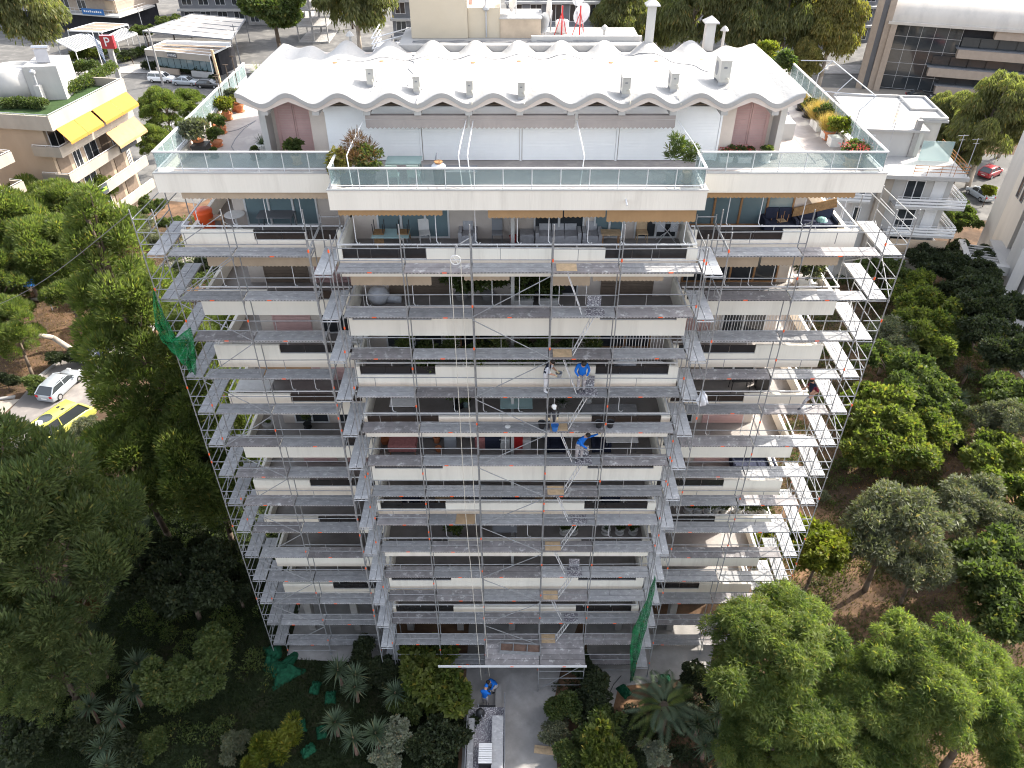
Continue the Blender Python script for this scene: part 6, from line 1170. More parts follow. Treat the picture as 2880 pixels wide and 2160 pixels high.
table('oval glass table on the fourth balcony', fl(2080,380,4,700,1000,.6), 1.5, .85, .72, 'glass_top'); table('white folding table heaped with boards on the fourth balcony', fl(1200,390,4,700,1000,.5), 1.2, .6, .72, 'pot_white'); potted('dark leafy plant against the fourth balcony partition', fl(1630,400,4,700,1000), 'big', 'black_plastic', .25, .35, 1.3); potted('plant in a teal pot on the fourth balcony', fl(1690,390,4,700,1000), 'bush', 'teal_metal', .2, .3, .8); potted('straggly plant in the white pot by the ladder', fl(700,360,4,1400,1000), 'big', 'pot_white', .2, .3, .7); potted('spiky potted plant behind the worker in black', fl(500,400,4,1400,1000), 'spike', 'concrete', .2, .3, 1.2)
for i in range(4):
    o = MB().box(3.3,5.9,2.0+.02*i,2.9-.03*i,fz(4)+.06*i,fz(4)+.055+.06*i).build('stored_deck', 'deck_steel'); tag(o, f'stored steel deck, {("lowest","second","third","topmost")[i]} of the pile on the fourth balcony', 'deck', 'stored scaffold decks')
o = table('table under a red checked cloth on the fifth balcony', fl(1200,690,5,700,1000,.4), 1.35, .9, .72, 'cloth_red', 'wood'); MB().box(-.68,.68,-.46,-.45,.3,.72).box(-.68,-.67,-.45,.45,.3,.72).box(.67,.68,-.45,.45,.3,.72).build('cloth_skirt', 'cloth_red', o, False).matrix_parent_inverse = Matrix()
for zx, zy, r, h, lb in ((1465,650,.2,.42,'tall terracotta pot by the washing machine'),(1475,740,.18,.22,'low terracotta bowl on the fifth balcony'),(1060,680,.24,.3,'terracotta pot left of the red cloth')): 
    q = fl(zx,zy,5,700,1000); o = MB().lathe([(r*.7,0),(r,h),(r*.85,h),(r*.8,h*.8)], q, 16).build('empty_pot', 'terracotta'); tag(o, lb, 'pot')
for zx, w, h, m, nm_, lb in ((1570,.6,.8,'stripe_grey','washing_machine','grey washing machine on the fifth balcony'),(1800,.5,.7,'cloth_red','laundry_heap','pink laundry heap on the fifth balcony'),(1900,.8,.75,'navy_fabric','covered_chair','chair under a navy cover on the fifth balcony'),(1990,.5,.6,'pot_white','crate','white crate on the fifth balcony'),(2090,.5,.7,'red_plastic','cabinet','red and black cabinet on the fifth balcony'),(2160,.4,.55,'pot_white','heater','white panel heater on the fifth balcony')):
    q = fl(zx,700,5,700,1000); o = MB().box(q[0]-w/2,q[0]+w/2,q[1]-.25,q[1]+.25,q[2],q[2]+h).box(q[0]-w/2+.04,q[0]+w/2-.04,q[1]-.27,q[1]-.251,q[2]+.06,q[2]+h*.7).box(q[0]-w/2-.01,q[0]+w/2+.01,q[1]-.26,q[1]+.26,q[2]+h+.001,q[2]+h+.03).build(nm_, m); tag(o, lb, nm_.split('_')[0])
for zx, lb, m in ((450,'navy covered armchair behind the ladder','navy_fabric'),(800,'navy covered armchair right of the reaching worker','navy_fabric')): sofa(lb + ' on the fifth balcony', fl(zx,720,5,1400,1000), .8, m, 0, 'armchair')
table('white table at the right end of the fifth balcony', fl(960,670,5,1400,1000,.5), 1.6, .6, .74, 'pot_white')
for i in range(7): 
    x = -5.6+i*1.7; o = MB().box(x,x+.9,1.8,2.3,fz(6),fz(6)+.8+.1*(i % 3)).box(x+.05,x+.85,1.78,1.799,fz(6)+.1,fz(6)+.6).build('storage_box', ('navy_fabric','cardboard','slate_grey')[i % 3]); tag(o, f'shaded storage box {("first","second","third","fourth","fifth","sixth","seventh")[i]} from the left on the sixth balcony', 'box', 'boxes on the sixth balcony')
table('grey round edged table on the seventh balcony', fl(1990,1340,7,700,1000,.6), 1.3, .8, .72, 'stripe_grey'); potted('bushy plant at the seventh balcony partition', fl(1600,1400,7,700,1000), 'big', 'concrete', .25, .3, 1.2)
for zx, lb in ((515,'first'),(585,'second'),(840,'third'),(945,'fourth'),(1050,'fifth')): potted(f'{lb} white pot from the left on the seventh balcony', fl(zx,1380,7,1400,1000), 'spike' if zx in (840,) else 'bush', 'pot_white', .24, .36, .8, group='white pots on the seventh balcony')
for zx, lb in ((1480,'first'),(1550,'second'),(1630,'third'),(1690,'fourth'),(1750,'fifth'),(1860,'sixth'),(1980,'seventh'),(2060,'eighth')): potted(f'{lb} white pot from the left on the right wing pot balcony', fl(zx,1215,7,1400,1000,0,wing=True), 'big' if zx > 1800 else 'bush', 'pot_white', .26, .4, 1.2, group='white pots on the right wing balcony')
potted('big pale clay pot on the left wing fifth balcony', fl(165,580,5,700,1000,0,wing=True), 'bush', 'concrete', .3, .55, .4); potted('dark plant between the left wing windows', fl(460,560,5,700,1000,0,wing=True), 'oleander', 'black_plastic', .2, .3, .8)
for zx, lb in ((370,'left'),(470,'middle'),(710,'right')): chair(f'dark chair, {lb} one on the lowest left wing balcony', fl(zx,405,9,700,1560,0,wing=True), 'black_plastic', None, random.uniform(-.5,.5))
for zx, lb in ((2060,'left'),(2140,'right')): 
    q = fl(zx,590,9,700,1560); o = MB().lathe([(.16,0),(.3,.0),(.32,.1),(.3,.2),(.16,.2)], q, 18).build('tyre', 'tyre'); tag(o, f'dark tyre, {lb} of the pair on the lowest centre balcony', 'tyre')
table('black desk on the right wing fourth balcony', fl(1880,230,4,1400,1000,.3,wing=True), 1.0, .6, .74, 'black_plastic', 'black_plastic'); q = fl(2055,210,4,1400,1000,.3,wing=True); o = MB().box(q[0]-.35,q[0]+.35,q[1]-.25,q[1]+.25,q[2]+.3,q[2]+1.0).box(q[0]-.3,q[0]+.3,q[1]-.2,q[1]+.2,q[2],q[2]+.299).build('cabinet', 'black_plastic'); tag(o, 'black cabinet on a pale stand, right wing fourth balcony', 'cabinet')
sofa('navy outdoor sofa on the right wing sixth balcony', fl(1980,830,6,1400,1000,.3,wing=True), 2.2, 'navy_fabric'); potted('bushy olive plant in a long planter on the right wing', fl(470,800,2,2080,500,0,wing=True), 'grey', 'pot_white', .4, .4, 1.5, square=True)
table('cluttered table with white cloth under the orange left awning', fl(60,270,4,700,1000,.4,wing=True), 1.6, .8, .74, 'pot_white')
# things left lying on the scaffold and the ground
q = onz(*zo(700,1560,2110,740), 2.92); o = thing('mortar_tray', 'long metal tray with three compartments of brown mortar on the loading platform', 'tray', (q.x, q.y, 2.92), None, -.06)
MB().box(-1.15,1.15,-.3,.3,0,.03).build('base', 'galvanised', o).matrix_parent_inverse = Matrix()
for x0, x1, y0, y1 in ((-1.15,1.15,-.3,-.25),(-1.15,1.15,.25,.3),(-1.15,-1.1,-.25,.25),(1.1,1.15,-.25,.25),(-.42,-.37,-.25,.25),(.37,.42,-.25,.25)): MB().box(x0,x1,y0,y1,.031,.25).build('wall', 'galvanised', o).matrix_parent_inverse = Matrix()
for x0, x1 in ((-1.09,-.43),(-.36,.36),(.43,1.09)): MB().box(x0,x1,-.24,.24,.031,.16).build('mortar', 'dry_wood', o).matrix_parent_inverse = Matrix()
for x, y, z, m, lb in ((onz(1523,1192,LV[9]).x,.3,LV[9],'black_plastic','black builders bucket with green rim left of the worker in black'),(onz(1558,1180,LV[9]).x,.12,LV[9]+.0,'blue_plastic','blue bucket of mixed rubbish beside the worker in black'),(onz(1715,1197,LV[9]).x,.35,LV[9],'black_plastic','round black basket on the deck right of the ladder'),(onz(1683,1195,LV[9]).x,.35,LV[9],'black_plastic','small dark tool heap right of the ladder')):
    o = MB().lathe([(.12,0),(.17,.3),(.18,.31),(.15,.26)], (x,y,z+.006), 14).build('bucket', m); tag(o, lb, 'bucket')
q = onz(1428, 1202, LV[9]); o = MB().lathe([(.12,0),(.13,.015),(.02,.03)], (q.x, .35, LV[9]+.006), 14).build('paint_disc', 'pot_white'); tag(o, 'round white plastic disc lying on the deck', 'disc')
q = onz(1305, 1530, LV[6]); o = MB().add([(q.x-.5,.02,LV[6]+.008),(q.x+.45,.0,LV[6]+.02),(q.x+.5,.66,LV[6]+.015),(q.x-.45,.68,LV[6]+.03),(q.x,.3,LV[6]+.05)], [(0,1,4),(1,2,4),(2,3,4),(3,0,4)]).build('cardboard_sheet', 'cardboard'); tag(o, 'brown cardboard sheet lying on the scaffold deck', 'cardboard')
def netmat():
    m = mat('net_fold', (0.012,0.17,0.06), 0.75, 0.45, 2.2, 0.9, fine=9); nt = m.node_tree; n = nt.nodes; L = nt.links; out = n['Material Output']; b = n['Principled BSDF']
    w = n.new('ShaderNodeTexNoise'); w.inputs['Scale'].default_value = 26; g = n.new('ShaderNodeNewGeometry'); L.new(g.outputs['Position'], w.inputs['Vector'])
    r = n.new('ShaderNodeMapRange'); r.inputs[1].default_value = .42; r.inputs[2].default_value = .6; r.inputs[3].default_value = .22; r.inputs[4].default_value = .72; L.new(w.outputs['Fac'], r.inputs[0])
    t = n.new('ShaderNodeBsdfTransparent'); ms = n.new('ShaderNodeMixShader'); L.new(r.outputs[0], ms.inputs[0]); L.new(b.outputs[0], ms.inputs[1]); L.new(t.outputs[0], ms.inputs[2]); L.new(ms.outputs[0], out.inputs['Surface'])
netmat(); mat('net_bale', (0.008,0.06,0.03), 0.8, 0.4, 5.0, 0.9, fine=14)
def net_sheet(name, label, rows, cat='net', amp=.12, m='net_fold', parent=None, cols=14):
    """hanging net: each row is (left point, right point); folds run down the sheet"""
    v = []; f = []; rr = random.Random(len(label))
    ph = [rr.uniform(0,6) for _ in range(4)]; k = len(rows); sub = 6; R_ = []
    for i in range(k-1):
        for s in range(sub): t = s/sub; R_.append((Vector(rows[i][0]).lerp(Vector(rows[i+1][0]), t), Vector(rows[i][1]).lerp(Vector(rows[i+1][1]), t)))
    R_.append((Vector(rows[-1][0]), Vector(rows[-1][1])))
    for j, (a, b) in enumerate(R_):
        d = (b-a); n = Vector((-d.y, d.x, 0)); n = n.normalized() if n.length > 1e-5 else Vector((0,-1,0))
        for i in range(cols+1):
            t = i/cols; w = amp*(math.sin(9*t+ph[0]+.25*j)+.6*math.sin(17*t+ph[1]-.3*j)+.5*math.sin(.9*j+ph[2]+3*t)); v.append(a.lerp(b, t)+n*w+Vector((0,0,-.1*abs(math.sin(math.pi*t*2+ph[3])))))
    for j in range(len(R_)-1):
        for i in range(cols): q = j*(cols+1)+i; f.append((q,q+1,q+cols+2,q+cols+1))
    o = MB().add(v, f).build(name, m, parent, True); sm = o.modifiers.new('thick', 'SOLIDIFY'); sm.thickness = .012; return tag(o, label, cat)
net_sheet('debris_net', 'torn green debris net hanging from the left scaffold corner', [((-14.42,1.14,25.4),(-14.37,1.16,25.4)),((-14.56,1.0,24.6),(-14.3,1.1,24.7)),((-14.66,.95,23.9),(-14.22,1.05,24.0)),((-14.62,.9,23.3),(-14.0,1.05,23.1)),((-14.45,.9,22.8),(-13.3,1.12,23.75)),((-14.25,.95,22.3),(-13.35,1.08,22.9)),((-14.0,1.0,21.9),(-13.5,1.05,22.1)),((-13.85,1.0,21.5),(-13.65,1.05,21.4))], amp=.1, cols=22)
net_sheet('debris_net', 'long bundled green net hanging down the right return scaffold', [((7.33,-.36,9.4),(7.38,-.36,9.4)),((7.12,-.42,7.9),(7.46,-.4,8.0)),((6.85,-.48,6.4),(7.42,-.4,6.2)),((6.62,-.5,5.0),(7.36,-.4,5.0)),((6.66,-.5,3.2),(7.22,-.42,3.2)),((6.82,-.5,1.4),(7.14,-.45,1.4)),((6.92,-.55,.05),(7.12,-.5,.05))], amp=.075, cols=22)
from mathutils import noise as mnoise
def heap(label, px, py, rx, ry, h, m='net_bale', name='net_bundle', cat='net', rag=.35, sq=6.0):
    p = onz(px, py, 0); v = []; f = []; k = 24; rz = px*.37
    for j in range(k+1):
        for i in range(k+1):
            u, w = i/k*2-1, j/k*2-1; a = math.atan2(w, u); e = 1+rag*mnoise.noise(Vector((math.cos(a)*1.5+px, math.sin(a)*1.5, py))); rr_ = (abs(u)**sq+abs(w)**sq)**(1/sq); z = h*max(0, 1-rr_**4)*(1+.7*mnoise.noise(Vector((u*2.2+px, w*2.2, 1.0)))+.35*mnoise.noise(Vector((u*6, w*6+py, 2.0))))
            x, y = u*rx*e, w*ry*e; v.append((p.x+x*math.cos(rz)-y*math.sin(rz), p.y+x*math.sin(rz)+y*math.cos(rz), max(.012, z)))
    for j in range(k):
        for i in range(k): q = j*(k+1)+i; f.append((q,q+1,q+k+2,q+k+1))
    o = MB().add(v, f).build(name, m, None, True); return tag(o, label, cat, 'green nets on the ground' if m == 'net_bale' else None)
heap('large loose heap of green net at the left scaffold foot', 800, 1885, 1.0, .75, .35, rag=.9, sq=2.4); heap('narrow trailing end of the green net heap by the corner pole', 765, 1845, .4, .8, .3, rag=.8, sq=2.4)
for px, py, lb in ((887,1935,'folded green net bundle nearest the net heap'),(930,1962,'folded green net bundle beside the largest yucca'),(846,2044,'folded green net bundle with a white tie on the lawn'),(905,2060,'folded green net bundle half under a yucca'),(868,2112,'folded green net bundle lowest on the lawn'),(1868,1912,'folded green net bundle behind the palm'),(1755,1945,'green net bundle under the palm fronds'),(1742,2046,'dark green net bundle near the bottom shrubs')): heap(lb, px, py, .40, .30, .3, rag=.2)
heap('white and pink litter bags on the drive edge shrub', 1592, 2005, .35, .3, .5, m='plastic_bag', name='litter_bag', cat='bag')
o = net_sheet('plastic_sheet', 'torn clear plastic sheet fluttering on the right return scaffold', [((7.95,-.1,21.3),(8.1,.0,21.3)),((7.8,-.15,20.9),(8.3,.0,21.0)),((7.95,-.2,20.5),(8.45,.05,20.55))], 'sheet', .06, 'plastic_bag')
q = onz(*zo(1400,1560,440,1540), .03); o = MB().box(-1.1,1.1,-.14,.14,0,.05).box(-1.1,1.1,.15,.3,.0,.04).build('plank', 'wood_light'); o.location = (q.x,q.y,.012); o.rotation_euler = (0,0,-.12); tag(o, 'wooden plank lying on the driveway at the bottom', 'plank')
q = onz(*zo(700,1560,1660,1080), .9); o = MB().slab([(q.x-.12,q.y+.55,.1),(q.x+.1,q.y-.5,.02),(q.x+.05,q.y-.45,1.5),(q.x-.2,q.y+.5,1.6)], (.04,.02,0)).build('white_board', 'pot_white'); tag(o, 'white board leaning beside the yellow shrub', 'board')
hs_ = MB().path([onz(*zo(1400,1560,a,b),.03) for a, b in ((760,1010),(840,1030),(850,1090),(830,1160),(820,1230))], .02, 5).path([onz(*zo(1400,1560,a,b),.03) for a, b in ((960,940),(900,1010),(850,1120),(835,1220))], .02, 5); tag(hs_.build('garden_hose', 'black_plastic'), 'black garden hose on the narrow path by the palm', 'hose')
a = Vector((-14.4,1.3,28.7)); b = onz(-40, 870, 9.0); pts = [a.lerp(b, i/14)+Vector((0,0,-.5*math.sin(math.pi*i/14))) for i in range(15)]
tag(MB().path(pts, .022, 4).build('overhead_cable', 'slate_grey'), 'thin overhead cable running from the left scaffold head over the pines', 'cable')
# ================================================================ truck, cars
def truck():
    o = thing('flatbed_truck', 'grey flatbed truck loaded with scaffold decks at the bottom', 'truck', (-1.4,-5.0,0)); x0, x1, y0, y1, zf = -2.42, -.42, -6.6, -2.7, .95
    MB().box(x0,x1,y0,y1,zf-.12,zf).build('load_bed', 'deck_splatter', o)
    for xa, xb in ((x0-.04,x0),(x1,x1+.04)): MB().box(xa,xb,y0,y1,zf-.12,zf+.42).build('side_board', 'slate_grey', o)
    MB().box(x0-.04,x1+.04,y0-.04,y0-.001,zf-.12,zf+.42).build('tail_board', 'slate_grey', o); MB().tube((x1+.02,y1+.1,zf),(x1+.02,y1+.1,zf+1.3),.03,6).build('stake', 'slate_grey', o); MB().tube((x0-.02,y1+.1,zf),(x0-.02,y1+.1,zf+1.3),.03,6).build('stake', 'slate_grey', o)
    MB().box(x0+.5,x1-.5,y0,y1+.2,.45,.82).build('chassis', 'black_plastic', o)
    for x in (x0+.18, x1-.18):
        for y in (y0+.9, y1-.6): MB().tube((x-.13,y,.36),(x+.13,y,.36),.36,16).build('wheel', 'tyre', o)
    for i in range(5):
        d = MB().box(x1-.66,x1-.04,-6.4+.02*i,-3.3-.02*i,zf+.001+.075*i,zf+.07+.075*i).build('loaded_deck', 'deck_steel'); tag(d, f'steel deck, {("lowest","second","third","fourth","topmost")[i]} of the wide right stack on the truck', 'deck', 'scaffold decks stacked on the truck right side')
    for i in range(4):
        d = MB().box(x0+.05,x0+.38,-6.3,-3.4-.03*i,zf+.001+.075*i,zf+.07+.075*i).build('loaded_deck', 'deck_steel'); tag(d, f'steel deck, {("lowest","second","third","topmost")[i]} of the narrow left stack on the truck', 'deck', 'scaffold decks stacked on the truck left side')
    for i in range(9):
        y = -6.0+.12*i; d = MB().bar((-1.75,y,zf+.5),(-1.05,y,zf+.5),.09,.05).build('loaded_tube', 'white_metal'); tag(d, f'short pale metal crossbar, {("first","second","third","fourth","fifth","sixth","seventh","eighth","ninth")[i]} from the tail board', 'tube', 'short crossbars on the truck')
    d = MB().box(-1.75,-1.05,-6.05,-4.95,zf+.001,zf+.47).build('crossbar_crate', 'black_plastic'); tag(d, 'dark crate carrying the pale crossbars on the truck', 'crate')
    d = MB().lathe([(.22,0),(.26,.25),(.15,.5),(.04,.55)], (-1.75,-3.15,zf+.001), 12).build('rubble_sack', 'black_plastic', None, True); tag(d, 'black sack at the front of the truck bed', 'sack')
    d = MB().tube((-1.9,-2.75,zf+.5),(-1.35,-4.2,zf+.1),.025,6).build('steel_pole', 'slate_grey'); tag(d, 'single dark pole lying across the truck bed front', 'pole')
truck()
o = MB().box(-.95,-.6,-2.7,-.9,.012,.32).build('low_wall', 'concrete'); tag(o, 'low concrete kerb wall beside the crouching worker', 'wall')
def loft(mb, secs, mi=0, closed=True, caps=True):
    n = len(secs[0]); k0 = len(mb.v); vs = [p for s in secs for p in s]; fs = []
    for i in range(len(secs)-1):
        for j in range(n if closed else n-1): a = i*n+j; b = i*n+(j+1)%n; fs.append((a, b, b+n, a+n))
    if caps: fs += [tuple(range(n-1,-1,-1)), tuple(range((len(secs)-1)*n, len(secs)*n))]
    return mb.add(vs, fs, mi)
def car(label, colour, pos, rz, kind='hatch', name='parked_car', cat='car', L=4.2, Wd=1.76, H=1.48):
    """built along +x (nose at +x)"""
    o = thing(name, label, cat, (0,0,0), 'parked cars'); paint = 'car_'+colour; w = Wd/2; h = L/2
    if kind == 'hatch': prof = [(-h,.32,.62,.78),(-h+.06,.24,.9,.92),(-h+.5,.2,.93,1.0),(-.3,.2,.92,1.0),(h-1.15,.2,.9,1.0),(h-.5,.2,.8,.97),(h-.12,.24,.68,.88),(h,.34,.58,.72)]; gh = [(-h+.06,.92),(-h+.7,H-.1),(-h+1.35,H),(.0,H-.03),(.42,H-.13),(h-.98,.89)]
    elif kind == 'sedan': prof = [(-h,.34,.7,.76),(-h+.08,.25,.92,.9),(-h+.7,.2,.97,.98),(0,.2,.93,1.0),(h-1.2,.2,.9,1.0),(h-.5,.2,.8,.97),(h-.12,.25,.68,.88),(h,.36,.58,.72)]; gh = [(-h+.6,.97),(-h+1.25,H-.1),(-h+1.8,H),(.0,H-.02),(.5,H-.12),(h-1.15,.91)]
    elif kind == 'suv': prof = [(-h,.4,.8,.85),(-h+.06,.32,1.05,.94),(-h+.5,.28,1.08,1.0),(0,.28,1.06,1.0),(h-1.1,.28,1.04,1.0),(h-.45,.28,.98,.97),(h-.1,.32,.85,.9),(h,.42,.7,.78)]; gh = [(-h+.05,1.06),(-h+.35,H-.06),(-h+.8,H),(.2,H-.02),(.7,H-.12),(h-1.05,1.05)]
    else: prof = [(-h,.4,1.0,.94),(-h+.04,.3,1.15,.98),(-h+.5,.26,1.18,1.0),(0,.26,1.18,1.0),(h-.9,.26,1.16,1.0),(h-.4,.26,1.0,.97),(h-.1,.3,.85,.9),(h,.42,.7,.8)]; gh = [(-h+.02,1.16),(-h+.1,H-.06),(-h+.4,H),(h-1.7,H-.01),(h-1.2,H-.12),(h-.5,1.12)]
    secs = [[(x,-w*f,zl+.06),(x,-w*f*.98,zt_-.16),(x,-w*f*.93,zt_),(x,w*f*.93,zt_),(x,w*f*.98,zt_-.16),(x,w*f,zl+.06),(x,w*f*.9,zl),(x,-w*f*.9,zl)] for x, zl, zt_, f in prof]
    bd = loft(MB(), secs).build('body', paint, o, True); bd.modifiers.new('bev', 'BEVEL').width = .03
    wb, wr = w*.9, w*.70
    def gx(x, z, s): t = max(0, min(1, (z-.95)/(H-.95))); return (x, s*(wb+(wr-wb)*t), z)
    belt = [(x, z) for x, z in gh]; n = len(gh)
    gl = MB(); L_ = [gx(x, z, -1) for x, z in gh]; R_ = [gx(x, z, 1) for x, z in gh]; base = .93 if kind in ('hatch','sedan') else 1.06 if kind == 'suv' else 1.17
    gl.add(L_, [tuple(range(n-1,-1,-1))]); gl.add(R_, [tuple(range(n))])
    gl.add([L_[0],R_[0],R_[1],L_[1]], [(0,1,2,3)]); gl.add([L_[n-2],R_[n-2],R_[n-1],L_[n-1]], [(0,1,2,3)]); gl.build('glazing', 'window_glass', o)
    rf = MB(); rp = gh[1:n-1]; e = .012
    secs = [[(x,-wr*1.03+0*x,z-.03),(x,-wr*.9,z+e),(x,wr*.9,z+e),(x,wr*1.03,z-.03)] for x, z in rp]; loft(rf, secs, 0, False, False).build('roof', paint, o, True)
    pl = MB()
    for s in (-1,1):
        for (xa, za), (xb, zb) in ((gh[0],gh[1]),(gh[n-1],gh[n-2])): pl.bar(gx(xa,za,s*1.01), gx(xb,zb,s*1.01), .09, .05)
        xm = (gh[2][0]+gh[3][0])/2; pl.bar(gx(xm,base,s*1.01), gx(xm,H-.02,s*1.01), .08, .04); pl.bar(gx(gh[1][0],gh[1][1],s*1.01), gx(gh[n-2][0],gh[n-2][1],s*1.01), .05, .06)
    pl.build('pillars', paint, o)
    for sx in (-1,1):
        MB().box(sx*.0-.0,.0,0,0,0,0)
    for x in (-h+.78, h-.85):
        for s in (-1,1):
            wl = MB().tube((x,s*(w-.2),.31),(x,s*(w+.01),.31),.31,18).build('wheel', 'tyre', o); MB().tube((x,s*(w+.011),.31),(x,s*(w+.02),.31),.2,14).build('rim', 'chrome', wl)
    for s in (-1,1):
        MB().box(-h-.01,-h+.16,s*(w*.62),s*(w*.86),.66,.86).build('tail_lamp', 'lamp_red', o); MB().box(h-.2,h-.06,s*(w*.5),s*(w*.82),.6,.74).build('headlight', 'lamp_clear', o); MB().box(.62,.8,s*(w+.0),s*(w+.17),.93,1.05).build('mirror', paint, o)
    MB().box(-h-.025,-h-.005,-.26,.26,.5,.61).build('number_plate', 'pot_white', o)
    o.location = pos; o.rotation_euler = (0,0,rz); return o
car('silver hatchback parked on the left access road', 'silver', (-39.45,27.35,.004), R(79), 'hatch', L=4.25)
car('navy blue hatchback parked ahead of the silver car', 'navy', (-38.55,32.6,.004), R(81), 'suv', L=4.1, H=1.62)
car('black car mostly hidden behind the pine and scaffold', 'black', (-37.0,41.5,.004), R(81), 'suv', L=4.4, H=1.6)
car('small blue car half hidden behind the tall pine', 'blue', (-38.0,37.2,.004), R(81), 'hatch', L=3.8)
v = car('yellow green camper van half under the pale olive tree', 'yellow', (-36.5,21.9,.004), R(66), 'van', 'camper_van', 'van', 5.0, 1.9, 2.15)
MB().lathe([(.55,0),(.55,.03),(.5,.035)], (-1.2,0,2.15), 20).build('roof_window', 'window_glass', v).matrix_parent_inverse = Matrix(); MB().lathe([(.34,0),(.34,.05),(.3,.055)], (-1.85,.0,2.15), 20).build('roof_vent', 'pot_white', v).matrix_parent_inverse = Matrix()
for s in (-.25,.25): MB().box(.1,.35,s-.12,s+.12,2.145,2.17).build('roof_hatch', 'black_plastic', v).matrix_parent_inverse = Matrix()
p = onz(455,222,.5); car('white suv parked in front of the cafe', 'white', (p.x,p.y,.012), R(-6), 'suv', L=4.7, H=1.7); p = onz(522,230,.5); car('silver saloon parked in front of the cafe steps', 'silver', (p.x,p.y,.012), R(-6), 'sedan', L=4.6, H=1.45); p = onz(588,238,.5); car('black car parked at the right end of the cafe', 'black', (p.x,p.y,.012), R(-6), 'hatch', L=4.3)
p = onz(2787,482,.6); car('red hatchback parked below the big eucalyptus', 'red', (p.x,p.y,.01), R(35), 'hatch', L=3.9, H=1.5); p = onz(2757,545,.5); car('silver car behind the bright conical tree', 'silver', (p.x,p.y,.01), R(100), 'hatch', L=4.0)
p = onz(160,184,.5); car('red car on the street behind the roof garden', 'red', (p.x,p.y,.012), R(10), 'hatch'); p = onz(215,190,.5); car('grey car on the street beside the red one', 'grey', (p.x,p.y,.012), R(10), 'sedan')
p = onz(2570,262,.5); car('dark car at the foot of the glass office', 'black', (p.x,p.y-2,.012), R(-15), 'sedan'); p = onz(590,238,.5)
